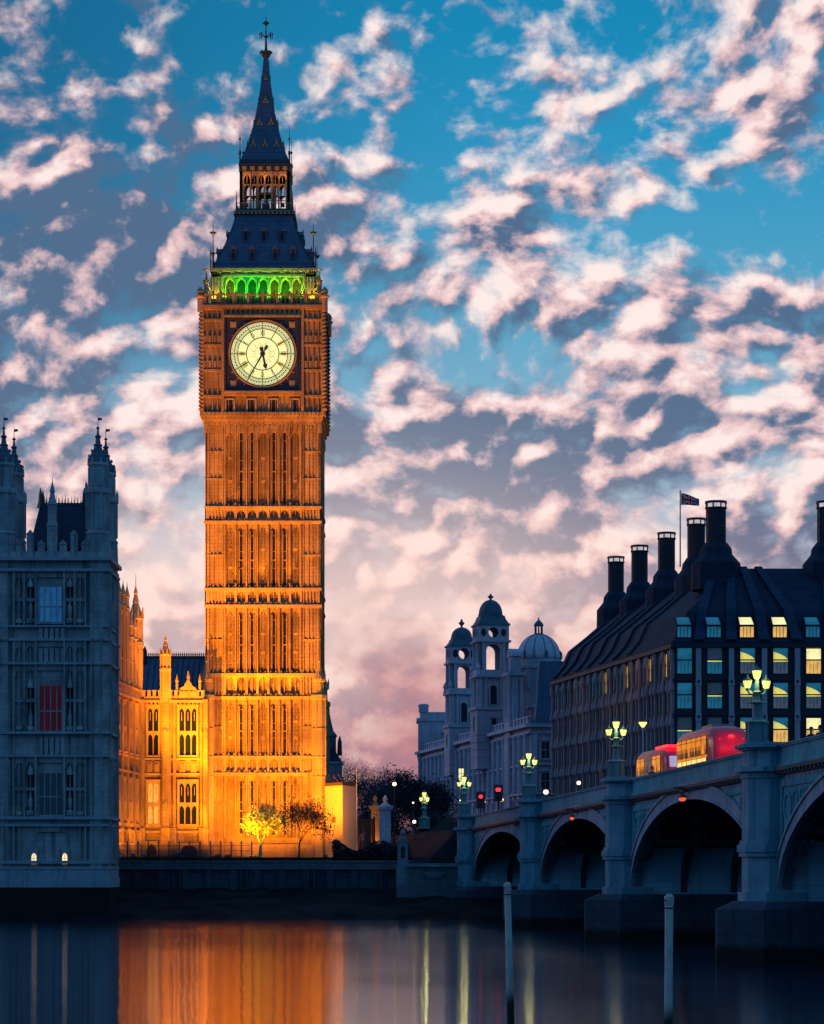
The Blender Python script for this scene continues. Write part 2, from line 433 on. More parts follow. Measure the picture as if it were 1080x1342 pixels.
class MB:
    def __init__(self, M=None):
        self.v, self.f, self.m = [], [], []
        self.M = M or Matrix.Identity(4)
        self.mi = 0

    def add(self, vs, fs):
        o = len(self.v)
        M = self.M
        self.v += [tuple(M @ Vector(p)) for p in vs]
        self.f += [tuple(i + o for i in f) for f in fs]
        self.m += [self.mi] * len(fs)

    def box(self, x0, x1, y0, y1, z0, z1):
        self.add([(x0, y0, z0), (x1, y0, z0), (x1, y1, z0), (x0, y1, z0), (x0, y0, z1), (x1, y0, z1), (x1, y1, z1), (x0, y1, z1)],
                 [(3, 2, 1, 0), (4, 5, 6, 7), (0, 1, 5, 4), (1, 2, 6, 5), (2, 3, 7, 6), (3, 0, 4, 7)])

    def ring(self, hx, hy, t, z0, z1):
        """square band round a tower: outer half sizes hx hy, thickness t"""
        self.box(-hx, hx, -hy, -hy + t, z0, z1)
        self.box(-hx, hx, hy - t, hy, z0, z1)
        self.box(-hx, -hx + t, -hy + t, hy - t, z0, z1)
        self.box(hx - t, hx, -hy + t, hy - t, z0, z1)

    def prism(self, poly, y0, y1):
        n = len(poly)
        self.add([(x, y0, z) for x, z in poly] + [(x, y1, z) for x, z in poly],
                 [tuple(range(n)), tuple(range(2 * n - 1, n - 1, -1))] + [(i, i + n, (i + 1) % n + n, (i + 1) % n) for i in range(n)])

    def hprism(self, poly, z0, z1, top=None):
        n = len(poly)
        top = top or poly
        self.add([(x, y, z0) for x, y in poly] + [(x, y, z1) for x, y in top],
                 [tuple(range(n - 1, -1, -1)), tuple(range(n, 2 * n))] + [(i, (i + 1) % n, (i + 1) % n + n, i + n) for i in range(n)])

    def band(self, A, B, y0, y1):
        """solid strip between two polylines of (x, z) with equal counts, from y0 to y1"""
        n = len(A)
        vs = [(x, y0, z) for x, z in A] + [(x, y0, z) for x, z in B] + [(x, y1, z) for x, z in A] + [(x, y1, z) for x, z in B]
        fs = []
        for i in range(n - 1):
            fs += [(i, i + 1, n + i + 1, n + i), (2 * n + i, 3 * n + i, 3 * n + i + 1, 2 * n + i + 1),
                   (i, 2 * n + i, 2 * n + i + 1, i + 1), (n + i, n + i + 1, 3 * n + i + 1, 3 * n + i)]
        fs += [(0, n, 3 * n, 2 * n), (n - 1, 3 * n - 1, 4 * n - 1, 2 * n - 1)]
        self.add(vs, fs)

    def lathe(self, prof, n=8, c=(0, 0), rot=0.0, sx=1.0, sy=1.0):
        vs, fs = [], []
        for r, z in prof:
            for k in range(n):
                a = rot + 2 * PI * k / n
                vs.append((c[0] + sx * r * math.cos(a), c[1] + sy * r * math.sin(a), z))
        for i in range(len(prof) - 1):
            for k in range(n):
                k2 = (k + 1) % n
                fs.append((i * n + k, i * n + k2, (i + 1) * n + k2, (i + 1) * n + k))
        fs.append(tuple(range(n - 1, -1, -1)))
        e = (len(prof) - 1) * n
        fs.append(tuple(e + k for k in range(n)))
        self.add(vs, fs)

    def tube(self, p, q, r0, r1=None, n=6):
        p, q = Vector(p), Vector(q)
        r1 = r0 if r1 is None else r1
        d = q - p
        if d.length < 1e-6:
            return
        d.normalize()
        a = d.cross(Vector((0, 0, 1)) if abs(d.z) < .9 else Vector((1, 0, 0))).normalized()
        b = d.cross(a)
        vs = []
        for c, r in ((p, r0), (q, r1)):
            for k in range(n):
                t = 2 * PI * k / n
                vs.append(tuple(c + (a * math.cos(t) + b * math.sin(t)) * r))
        self.add(vs, [(k, (k + 1) % n, (k + 1) % n + n, k + n) for k in range(n)] + [tuple(range(n - 1, -1, -1)), tuple(range(n, 2 * n))])

    def ball(self, c, r, n=10, m=6, sz=1.0):
        prof = [(max(r * math.sin(PI * i / m), .001), c[2] - sz * r * math.cos(PI * i / m)) for i in range(m + 1)]
        self.lathe(prof, n, (c[0], c[1]))

    def arch_head(self, a0, a1, z0, z1, y0, y1, rise, margin=.1):
        """wall piece whose underside is a pointed arch"""
        wdt = a1 - a0 - 2 * margin
        c = (a0 + a1) / 2
        pts = [(c + x, z0 + z) for x, z in gothic(wdt, rise)]
        A = [(a0, z0)] + pts + [(a1, z0)]
        B = [(a0, z1)] + [(x, z1) for x, z in pts] + [(a1, z1)]
        self.band(A, B, y0, y1)

    def build(self, name, mats, parent=None, org=None, smooth=False):
        me = bpy.data.meshes.new(name)
        vs = self.v if org is None else [(p[0] - org[0], p[1] - org[1], p[2] - org[2]) for p in self.v]
        me.from_pydata(vs, [], self.f)
        if isinstance(mats, str):
            mats = [mats]
        for m in mats:
            me.materials.append(MATS[m])
        if len(mats) > 1:
            me.polygons.foreach_set('material_index', self.m)
        bm = bmesh.new()
        bm.from_mesh(me)
        bmesh.ops.recalc_face_normals(bm, faces=bm.faces[:])
        bm.to_mesh(me)
        bm.free()
        if smooth:
            me.polygons.foreach_set('use_smooth', [True] * len(me.polygons))
        me.update()
        o = bpy.data.objects.new(name, me)
        scene.collection.objects.link(o)
        if parent:
            o.parent = parent
        return o


def tag(o, label=None, cat=None, group=None, kind=None):
    if label:
        o['label'] = label
    if cat:
        o['category'] = cat
    if group:
        o['group'] = group
    if kind:
        o['kind'] = kind
    return o


def thing(name, label, cat, loc=(0, 0, 0), rz=0.0, group=None):
    o = bpy.data.objects.new(name, None)
    scene.collection.objects.link(o)
    o.location = loc
    o.rotation_euler = (0, 0, rz)
    return tag(o, label, cat, group)


def inst(name, mesh, parent, M, org):
    """one more object on a shared mesh, set into the facade frame M"""
    o = bpy.data.objects.new(name, mesh)
    scene.collection.objects.link(o)
    o.parent = parent
    o.matrix_basis = Matrix.Translation(-Vector(org)) @ M
    return o


def copy_tree(o, parent=None):
    c = o.copy()
    scene.collection.objects.link(c)
    if parent:
        c.parent = parent
        c.matrix_parent_inverse = o.matrix_parent_inverse.copy()
    for ch in [x for x in scene.objects if x.parent == o]:
        copy_tree(ch, c)
    return c


def lamp(kind, loc, power, col, radius=.3, target=None, spot=60, blend=.6, parent=None, name='bulb'):
    ld = bpy.data.lights.new(name, kind)
    ld.energy = power
    ld.color = col
    ld.shadow_soft_size = radius
    o = bpy.data.objects.new(name, ld)
    o.location = loc
    if kind == 'SPOT':
        ld.spot_size = R(spot)
        ld.spot_blend = blend
        d = Vector(target) - Vector(loc)
        o.rotation_euler = d.to_track_quat('-Z', 'Y').to_euler()
    scene.collection.objects.link(o)
    if parent:
        o.parent = parent
    return o

# ------------------------------------------------------------------ river, foreshore, ground
def river_material():
    m = bpy.data.materials.new('river_water')
    m.use_nodes = True
    t = NT(m.node_tree)
    bs = m.node_tree.nodes['Principled BSDF']
    tc = t.n.new('ShaderNodeTexCoord')
    ob = tc.outputs['Object']
    n = t.noise(ob, .05, 3.0, .5)
    t.l.new(t.mix(n, (.004, .012, .028), (.006, .018, .04)), bs.inputs['Base Color'])
    bs.inputs['IOR'].default_value = 1.33
    bs.inputs['Specular IOR Level'].default_value = .38
    t.l.new(t.smooth(t.noise(t.vmap(ob, scale=(.05, .02, 1)), 1.0, 3.0, .5), .3, .7, .075, .10), bs.inputs['Roughness'])
    bs.inputs['Anisotropic'].default_value = .92           # waves run along the bank, so glints stretch towards the viewer
    tg = t.n.new('ShaderNodeCombineXYZ')
    tg.inputs[1].default_value = 1.0
    t.l.new(tg.outputs[0], bs.inputs['Tangent'])
    b = t.n.new('ShaderNodeBump')                    # small waves, their crests lying along the bank
    b.inputs['Strength'].default_value = .09
    b.inputs['Distance'].default_value = .08
    t.l.new(t.noise(t.vmap(ob, scale=(.045, 1.0, 1)), 1.1, 4.0, .6), b.inputs['Height'])
    b2 = t.n.new('ShaderNodeBump')                   # faint swell across them
    b2.inputs['Strength'].default_value = .12
    b2.inputs['Distance'].default_value = .1
    t.l.new(t.noise(t.vmap(ob, scale=(.5, .02, 1)), 1.0, 3.0, .6), b2.inputs['Height'])
    t.l.new(b.outputs[0], b2.inputs['Normal'])
    t.l.new(b2.outputs[0], bs.inputs['Normal'])
    MATS['river_water'] = m


river_material()
mb = MB()
mb.add([(-900, -300, 0), (900, -300, 0), (900, 262, 0), (-900, 262, 0)], [(0, 1, 2, 3)])
tag(mb.build('river', 'river_water'), kind='structure')

# sloping dark foreshore under the quay
rnd = random.Random(4)
mb = MB()
nx, ny = 150, 9
SHORE = [(235.5, -.4), (237.5, .05), (240.0, .55), (243.0, 1.05), (246, 1.5), (249, 2.0), (252, 2.4), (254, 2.7), (256.5, 2.9)]
vs = []
for j, (yy, zz) in enumerate(SHORE):
    for i in range(nx + 1):
        x = -120 + 200 * i / nx
        vs.append((x, yy + rnd.uniform(-.5, .5), zz + rnd.uniform(-.16, .16)))
fs = [(j * (nx + 1) + i, j * (nx + 1) + i + 1, (j + 1) * (nx + 1) + i + 1, (j + 1) * (nx + 1) + i) for j in range(ny - 1) for i in range(nx)]
mb.add(vs, fs)
tag(mb.build('foreshore', 'mud', smooth=True), kind='structure')

# the ground behind the quay, one sheet to the horizon
mb = MB()
mb.add([(-3000, 255.6, 5.72), (3000, 255.6, 5.72), (3000, 5000, 5.72), (-3000, 5000, 5.72)], [(0, 1, 2, 3)])
tag(mb.build('ground', 'lawn'), kind='structure')
# the street that carries on from the bridge
mb = MB()
mb.hprism([(3.9, 254.2), (60, 258), (240, 258), (240, 900), (-60, 900), (-12, 420), (-5.5, 330), (1.5, 268)], 5.0, 8.42)
tag(mb.build('street', 'asphalt'), kind='structure')

# river wall with coping and string, from the palace to the bridge
root = thing('river_wall', 'long dark stone embankment wall with a pale coping above the muddy foreshore', 'wall', (-15, 255, 2.0))
L0, L1 = XP(60, 255), XP(604, 255)
mb = MB()
mb.box(L0, L1, 254.0, 255.6, 1.5, 4.55)
for i in range(17):
    x = L0 + 2 + i * (L1 - L0 - 3) / 16
    mb.box(x - .35, x + .35, 253.75, 254.0, 2.2, 4.55)
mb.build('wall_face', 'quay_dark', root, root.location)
mb = MB()
mb.box(L0, L1, 253.6, 255.7, 4.55, 4.78)
mb.box(L0, L1, 253.9, 255.6, 4.78, 5.2)
mb.box(L0, L1, 253.8, 255.75, 5.2, 5.42)
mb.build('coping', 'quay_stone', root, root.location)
mb = MB()
for i in range(7):
    x = L0 + 6 + i * 6.5
    mb.box(x, x + .14, 253.6, 253.9, 1.8, 4.5)
    mb.box(x + .6, x + .74, 253.6, 253.9, 1.8, 4.5)
    for k in range(8):
        mb.box(x + .14, x + .6, 253.62, 253.7, 2 + k * .32, 2.06 + k * .32)
mb.build('ladder', 'iron', root, root.location)

# ------------------------------------------------------------------ the clock tower
TY = 300.0
S = FOC / TY            # photo pixels per metre on the tower's front
TX = XP(344.5, TY)
HW = 6.6                # half width of the shaft
TC = Vector((TX, TY + HW, 5.72))


def TZ(py):
    """height on the tower's silhouette: above the belfry the roofs lean back towards the axis"""
    k = [(360, 300.0), (352, 300.8), (281, 303.2), (214, 303.8), (72, 306.3), (20, 306.6)]
    if py >= 360:
        return ZP(py, TY)
    for (p0, y0), (p1, y1) in zip(k, k[1:]):
        if p1 <= py <= p0:
            return ZP(py, y0 + (y1 - y0) * (p0 - py) / (p0 - p1))
    return ZP(py, 306.6)


tower = thing('clock_tower', 'tall floodlit gothic clock tower with a glowing dial and a dark pointed spire', 'clock tower', TC)
TROT = [Matrix.Translation((TX, TY + HW, 0)) @ Matrix.Rotation(k * PI / 2, 4, 'Z') for k in range(4)]
FACE = [m @ FR((0, 0, 0), (1, 0), (0, -1)) for m in TROT]      # x along, y outwards from the axis
BAY0, BAYW = -4.35, 8.7 / 7


def on_faces(fn, mb, faces=(0, 1, 2, 3)):
    for k in faces:
        mb.M = FACE[k]
        fn(mb)


# stages of the shaft and the panelled bands between them
stages = [(TZ(1098), TZ(1015)), (TZ(990), TZ(915)), (TZ(882), TZ(795)), (TZ(770), TZ(685)), (TZ(663), TZ(556))]
bands = [(TZ(1015), TZ(990)), (TZ(915), TZ(882)), (TZ(795), TZ(770)), (TZ(685), TZ(663))]

mb = MB()
mb.M = TROT[0]
mb.box(-6.1, 6.1, -6.1, 6.1, 5.4, TZ(552))
mb.box(-6.95, 6.95, -6.95, 6.95, 5.4, TZ(1106))
mb.build('shaft', 'limestone', tower, TC)


def stage_ribs(mb):
    for si, (z0, z1) in enumerate(stages):
        for i in range(8):
            a = BAY0 + BAYW * i
            wide = .15 if i in (0, 7) else .11
            mb.box(a - wide, a + wide, 6.08, 6.56, z0, z1)
            mb.box(a - .05, a + .05, 6.56, 6.70, z0, z1)
        for i in range(7):
            a = BAY0 + BAYW * (i + .5)
            slit = i in (1, 2, 4, 5)
            if not slit:
                for o in (-.40, -.24, -.08, .08, .24, .40):
                    mb.box(a + o - .035, a + o + .04, 6.08, 6.34, z0, z1 - .5)
                for f in (.30, .58):
                    zc = z0 + (z1 - z0) * f
                    mb.box(a - .28, a + .28, 6.06, 6.30, zc - .10, zc + .10)
                    mb.box(a - .19, a + .19, 6.06, 6.36, zc - .05, zc + .22)
            else:
                for o in (-.40, -.22, .22, .40):
                    mb.box(a + o - .055, a + o + .055, 6.08, 6.40, z0, z1 - .9)
                mb.box(a - .30, a + .30, 6.08, 6.28, z0 + (z1 - z0) * .42, z0 + (z1 - z0) * .42 + .13)
            mb.arch_head(a - BAYW / 2 + .11, a + BAYW / 2 - .11, z1 - 1.15, z1 - .02, 6.08, 6.36, .8, .14)
            mb.box(a - .055, a + .055, 6.3, 6.44, z1 - .52, z1 - .02)


mb = MB()
on_faces(stage_ribs, mb)
mb.build('panel_ribs', 'limestone', tower, TC)


def corner_strip(mb, s):
    if True:
        for si, (z0, z1) in enumerate([(5.4, stages[0][1])] + stages[1:]):
            lo, hi = (4.58, HW) if s > 0 else (-HW, -4.58)
            mb.box(lo, hi, 6.05, HW - .12, z0, z1)
            for o in (4.62, 5.2, 5.62, 6.04, 6.46):
                mb.box(s * o - .075, s * o + .075, HW - .14, HW, z0, z1)
            n = max(2, int((z1 - z0) / 2.6))
            for k in range(1, n):
                zc = z0 + (z1 - z0) * k / n
                mb.box(min(s * 4.5, s * 6.62), max(s * 4.5, s * 6.62), HW - .13, HW + .035, zc - .07, zc + .07)
                for o in (4.9, 5.41, 5.83, 6.25):
                    mb.prism([(s * o - .17, zc - .07), (s * o, zc - .42), (s * o + .17, zc - .07)], HW - .13, HW - .02)


for k in range(4):
    mb = MB()
    mb.M = FACE[k]
    corner_strip(mb, 1)
    mb.M = FACE[(k + 1) % 4]
    corner_strip(mb, -1)
    mb.build('corner_buttress', 'limestone', tower, TC)

for z0, z1 in bands:
    mb = MB()

    def band_face(mb):
        for i in range(8):
            a = BAY0 + BAYW * i
            mb.box(a - .13, a + .13, 6.0, 6.55, z0 + .24, z1 - .24)
        for i in range(7):
            a = BAY0 + BAYW * (i + .5)
            mb.arch_head(a - BAYW / 2 + .13, a + BAYW / 2 - .13, z1 - .85, z1 - .22, 6.08, 6.42, .42, .1)
            mb.box(a - .045, a + .045, 6.08, 6.3, z0 + .24, z1 - .5)
            mb.box(a - BAYW / 2 + .13, a + BAYW / 2 - .13, 6.08, 6.36, z0 + .24, z0 + .55)
        for s in (-1, 1):
            for k in range(6):
                o = 4.66 + k * .38
                mb.box(s * o - .06, s * o + .06, 6.3, HW + .02, z0 + .24, z1 - .24)
            lo, hi = (4.5, HW - .1) if s > 0 else (-HW + .1, -4.5)
            mb.box(lo, hi, 6.05, HW - .16, z0 + .2, z1 - .2)
        for z in (z0, z1 - .26):
            n = 22
            for k in range(n):
                a = -6.6 + 13.2 * (k + .5) / n
                mb.prism([(a - .17, z + .25), (a, z + .55), (a + .17, z + .25)], 6.4, 6.62)
    on_faces(band_face, mb)
    for z in (z0, z1 - .26):
        mb.M = TROT[0]
        mb.ring(6.74, 6.74, .9, z, z + .22)
        mb.ring(6.66, 6.66, .7, z - .14, z - .005)
    mb.build('string_course', 'limestone_trim', tower, TC)

# slit windows
for (z0, z1) in stages:
    h = z1 - z0
    me = MB()
    zt = h - 1.1
    pts = gothic(.30, .4, 4)
    me.prism([(-.15, .35), (.15, .35)] + [(x, zt + z) for x, z in reversed(pts)], 0, .05)
    me.mi = 1
    for zz in (h * .3, h * .56, h * .8):
        me.box(-.15, .15, .03, .09, zz, zz + .06)
    src = me.build('slit_window', ['dark_opening', 'limestone'], tower)
    for fk in (0, 1):
        for i in (1, 2, 4, 5):
            a = BAY0 + BAYW * (i + .5)
            M = FACE[fk] @ Matrix.Translation((a, 6.1, z0))
            if fk == 0 and i == 1:
                src.matrix_basis = Matrix.Translation(-TC) @ M
            else:
                inst('slit_window', src.data, tower, M, TC)

# base: stepped corner buttresses with crocketed pinnacles
for s, yy in ((-1, -1), (1, -1), (-1, 1), (1, 1)):
    mb = MB()
    mb.M = TROT[0]
    if True:
        cx, cy = s * 6.42, yy * 6.42
        mb.lathe([(.95, 5.4), (.95, 8.2), (.78, 8.6), (.78, TZ(918)), (.98, TZ(916)), (.98, TZ(911)), (.62, TZ(909)), (.58, TZ(894)), (.76, TZ(893)),
                  (.8, TZ(890)), (.42, TZ(880)), (.2, TZ(868)), (.26, TZ(866.5)), (.02, TZ(860))], 8, (cx, cy), PI / 8)
        for k in range(8):
            a = PI / 8 + k * PI / 4
            mb.box(cx + .80 * math.cos(a) - .07, cx + .80 * math.cos(a) + .07, cy + .80 * math.sin(a) - .07, cy + .80 * math.sin(a) + .07, 8.6, TZ(918))
        for zz in (TZ(1070), TZ(1018), TZ(992), TZ(955)):
            mb.lathe([(.86, zz - .12), (.92, zz), (.86, zz + .12)], 8, (cx, cy), PI / 8)
        for t in range(4):
            a = t * PI / 2
            mb.lathe([(.1, TZ(893)), (.1, TZ(886)), (.14, TZ(886) + .02), (.01, TZ(878))], 4, (cx + .66 * math.cos(a), cy + .66 * math.sin(a)))
    mb.build('base_pinnacle', 'limestone_trim', tower, TC)

# clock stage -------------------------------------------------------
CH = 7.1
mb = MB()
mb.M = TROT[0]
for k, (z, h) in enumerate(((TZ(556), 6.72), (TZ(551), 6.9), (TZ(546), 7.05))):
    mb.box(-h, h, -h, h, z, z + .44 + k * .01)
mb.box(-6.75, 6.75, -6.75, 6.75, TZ(545), TZ(404))


def corbels(mb):
    for k in range(25):
        a = -6.6 + 13.2 * k / 24
        mb.prism([(a - .14, TZ(556)), (a, TZ(568)), (a + .14, TZ(556))], 6.3, 6.74)
    for k in range(7):
        a = BAY0 + BAYW * (k + .5)
        mb.arch_head(a - .5, a + .5, TZ(574), TZ(557), 6.2, 6.55, .7, .06)
    for k in range(30):
        a = -6.9 + 13.8 * k / 29
        mb.box(a - .1, a + .1, 6.9, 7.18, TZ(546), TZ(541.5))
    # window storey below the dial
    for k in range(19):
        a = -4.4 + 8.8 * k / 18
        mb.box(a - .045, a + .045, 6.74, 6.86, TZ(541), TZ(518))
    # piers either side of the dial
    for s in (-1, 1):
        for o in (4.55, 7.0):
            mb.box(s * o - .16, s * o + .16, 6.7, 7.12, TZ(541), TZ(404))
        for o in (5.15, 5.75, 6.35):
            mb.box(s * o - .07, s * o + .07, 6.7, 6.93, TZ(541), TZ(404))
        for zz in (TZ(520), TZ(486), TZ(453), TZ(420)):
            mb.box(min(s * 4.6, s * 6.95), max(s * 4.6, s * 6.95), 6.7, 7.0, zz - .13, zz + .13)
        for zz in (TZ(480), TZ(447)):
            for o in (4.9, 5.45, 6.05, 6.65):
                mb.box(s * o - .15, s * o + .15, 6.7, 6.98, zz - .2, zz + .55)
        for k in range(26):
            zz = TZ(540) + (TZ(406) - TZ(540)) * (k + .5) / 26
            mb.prism([(s * 7.0, zz - .16), (s * 7.22, zz + .02), (s * 7.22, zz + .12), (s * 7.02, zz + .16)], 6.8, 7.3)
    mb.box(-4.4, 4.4, 6.74, 7.28, TZ(516), TZ(513.5))
    mb.box(-4.4, 4.4, 6.74, 7.15, TZ(519.5), TZ(516.2))
    mb.box(-4.4, 4.4, 6.74, 7.28, TZ(417), TZ(414.5))
    for k in range(16):
        a = -4.2 + 8.4 * k / 15
        mb.box(a - .16, a + .16, 6.74, 7.0, TZ(413), TZ(407))


on_faces(corbels, mb)
mb.M = TROT[0]
mb.box(-7.25, 7.25, -7.25, 7.25, TZ(404), TZ(401))
mb.box(-7.05, 7.05, -7.05, 7.05, TZ(406.5), TZ(404) - .005)
mb.build('clock_stage', 'limestone', tower, TC)

me = MB()
me.box(-.42, .42, 0, .05, 0, 1.35)
me.mi = 1
for x in (-.5, .5):
    me.box(x - .09, x + .09, 0, .16, -.1, 1.45)
me.box(-.41, .41, 0, .15, 1.35, 1.5)
me.box(-.65, .65, 0, .2, -.26, -.1)
src = me.build('stage_window', ['dark_opening', 'limestone_trim'], tower)
first = True
for fk in (0, 1):
    for a in (-3.75, -1.28, 1.22, 3.68):
        M = FACE[fk] @ Matrix.Translation((a, 6.76, TZ(545.5) + .5))
        if first:
            src.matrix_basis = Matrix.Translation(-TC) @ M
            first = False
        else:
            inst('stage_window', src.data, tower, M, TC)

DZ = TZ(464.5)          # dial centre
DR = 3.72


def disc_ring(mb, r0, r1, y0, y1, n=72):
    A = [(r0 * math.cos(2 * PI * k / n), DZ + r0 * math.sin(2 * PI * k / n)) for k in range(n + 1)]
    B = [(r1 * math.cos(2 * PI * k / n), DZ + r1 * math.sin(2 * PI * k / n)) for k in range(n + 1)]
    mb.band(A, B, y0, y1)


def radial(mb, ang, r0, r1, wd, y0, y1, off=0.0, lean=0.0):
    """bar from r0 to r1 at clock angle ang (radians from twelve, clockwise), shifted sideways"""
    c, s = math.sin(ang), math.cos(ang)
    t = (s, -c)
    q = []
    for r, o in ((r0, off - wd / 2), (r0, off + wd / 2), (r1, off + lean + wd / 2), (r1, off + lean - wd / 2)):
        q.append((c * r + t[0] * o, DZ + s * r + t[1] * o))
    mb.prism(q, y0, y1)


NUM = ['XII', 'I', 'II', 'III', 'IV', 'V', 'VI', 'VII', 'VIII', 'IX', 'X', 'XI']
for fk in (0, 1):
    face = bpy.data.objects.new('clock_face', None)
    scene.collection.objects.link(face)
    face.parent = tower
    mb = MB(FACE[fk])
    f0, f1 = -4.12, 4.12
    zc0, zc1 = DZ - 4.12, DZ + 4.12
    mb.box(f0, f1, 6.74, 6.86, zc0, zc1)
    for lo, hi, y in ((4.12, 4.4, 7.12), (3.86, 4.06, 7.0)):
        mb.box(-hi, hi, 6.74, y, DZ + lo, DZ + hi)
        mb.box(-hi, hi, 6.74, y, DZ - hi, DZ - lo)
        mb.box(-hi, -lo, 6.74, y - .004, DZ - lo, DZ + lo)
        mb.box(lo, hi, 6.74, y - .004, DZ - lo, DZ + lo)
    for sx in (-1, 1):
        for k in range(30):
            zz = zc0 + .12 + k * .27
            mb.prism([(sx * 4.26 - .13, zz), (sx * 4.26, zz + .17), (sx * 4.26 + .13, zz), (sx * 4.26, zz - .1)], 7.05, 7.24)
    mb.build('dial_frame', 'iron', face, TC)
    mb = MB(FACE[fk])
    for sx in (-1, 1):
        for sz in (-1, 1):
            cx, cz = sx * 3.36, DZ + sz * 3.36
            mb.box(cx - .34, cx + .34, 6.86, 6.93, cz - .34, cz + .34)
            mb.box(cx - .2, cx + .2, 6.9, 6.98, cz - .2, cz + .2)
            for q in range(5):
                a = q * .16 + .1
                r = 4.06
                aa = math.atan2(sz, sx) + (a - .42) * 1.5
                mb.box(r * math.cos(aa) - .07, r * math.cos(aa) + .07, 6.86, 6.94, DZ + r * math.sin(aa) - .07, DZ + r * math.sin(aa) + .07)
    disc_ring(mb, DR + .02, DR + .17, 6.86, 7.08)
    mb.box(-4.4, 4.4, 6.9, 7.02, DZ + 4.44, DZ + 4.52)
    mb.box(-4.4, 4.4, 6.9, 7.02, DZ - 4.52, DZ - 4.44)
    mb.build('spandrel_ornament', 'gilding', face, TC)
    mb = MB(FACE[fk])
    mb.prism([(DR * math.cos(2 * PI * k / 72), DZ + DR * math.sin(2 * PI * k / 72)) for k in range(72)], 6.86, 6.9)
    mb.build('dial', 'dial_glass', face, TC)
    mb = MB(FACE[fk])
    for k in (2, 3, 4, 8, 9):          # a few segments of the glass burn yellower
        mb = MB(FACE[fk])
        a0, a1 = (k - .22) * PI / 6, (k + .22) * PI / 6
        pts = [(r * math.sin(a), DZ + r * math.cos(a)) for r, a in ((1.98, a0), (1.98, (a0 + a1) / 2), (1.98, a1), (2.82, a1), (2.82, (a0 + a1) / 2), (2.82, a0))]
        mb.prism(pts, 6.9, 6.906)
        mb.build('dial_panel', 'dial_glass_dim', face, TC)
    mb = MB(FACE[fk])
    disc_ring(mb, DR - .12, DR + .02, 6.9, 7.0)
    for r in (2.86, 1.86):
        disc_ring(mb, r - .045, r + .045, 6.9, 6.97)
    for r in (3.5, 3.22, 3.0):
        disc_ring(mb, r - .018, r + .018, 6.9, 6.94)
    for k in range(12):
        radial(mb, k * PI / 6, 1.86, DR - .1, .085, 6.9, 6.96)
    for k in range(60):
        a = (k + .5) * PI / 30
        radial(mb, a, 3.02, 3.5, .035, 6.9, 6.94)
        radial(mb, k * PI / 30, 3.14, 3.36, .12, 6.9, 6.943)
    for k, txt in enumerate(NUM):
        x = -.105 * len(txt) + .1
        for ch in txt:
            if ch == 'I':
                radial(mb, k * PI / 6, 2.08, 2.68, .055, 6.92, 6.95, x)
                x += .15
            elif ch == 'V':
                radial(mb, k * PI / 6, 2.08, 2.68, .05, 6.92, 6.95, x + .07, -.11)
                radial(mb, k * PI / 6, 2.08, 2.68, .045, 6.92, 6.952, x + .07, .11)
                x += .27
            else:
                radial(mb, k * PI / 6, 2.08, 2.68, .05, 6.92, 6.95, x - .04, .22)
                radial(mb, k * PI / 6, 2.08, 2.68, .045, 6.92, 6.952, x + .18, -.22)
                x += .29
    for k in range(24):
        a = k * PI / 12
        radial(mb, a, .75, 1.05 + .3 * (k % 2), .03, 6.9, 6.92)
    mb.build('numeral_ring', 'iron', face, TC)
    # hands stand at twenty-five to six
    mb = MB(FACE[fk])
    am = 2 * PI * 35 / 60
    radial(mb, am, -.9, 3.35, .15, 7.0, 7.05)
    radial(mb, am, -1.1, -.55, .32, 7.0, 7.055)
    radial(mb, am, -.1, 1.0, .2, 7.0, 7.045)
    mb.build('minute_hand', 'iron', face, TC)
    mb = MB(FACE[fk])
    ah = 2 * PI * (5 + 35 / 60) / 12
    radial(mb, ah, -.6, 1.45, .24, 6.98, 7.0)
    radial(mb, ah, -.8, -.35, .42, 6.98, 6.999)
    c, s = math.sin(ah), math.cos(ah)
    pts = []
    for r, o in ((1.1, 0), (1.25, .27), (1.4, .24), (1.86, 0), (1.4, -.24), (1.25, -.27)):
        pts.append((c * r + s * o, DZ + s * r - c * o))
    mb.prism(pts, 6.975, 7.004)
    mb.prism([(.3 * math.cos(k * PI / 8), DZ + .3 * math.sin(k * PI / 8)) for k in range(16)], 6.99, 7.06)
    mb.build('hour_hand', 'iron', face, TC)

# balustrade over the clock stage ------------------------------------
mb = MB()


def balustrade(mb):
    z0, z1 = TZ(401), TZ(386)
    mb.box(-7.05, 7.05, 6.8, 7.05, z1 - .18, z1)
    mb.box(-7.05, 7.05, 6.82, 7.04, z0, z0 + .2)
    for k in range(33):
        a = -6.9 + 13.8 * k / 32
        mb.box(a - .055, a + .055, 6.86, 7.0, z0, z1)
    for k in range(16):
        a = -6.5 + 13.0 * k / 15
        mb.lathe([(.12, z1), (.14, z1 + .15), (.02, z1 + .5)], 4, (a, 6.93))
    for k in range(9):
        a = -6.6 + 13.2 * k / 8
        mb.box(a - .16, a + .16, 6.8, 7.12, z0, z1 + .1)


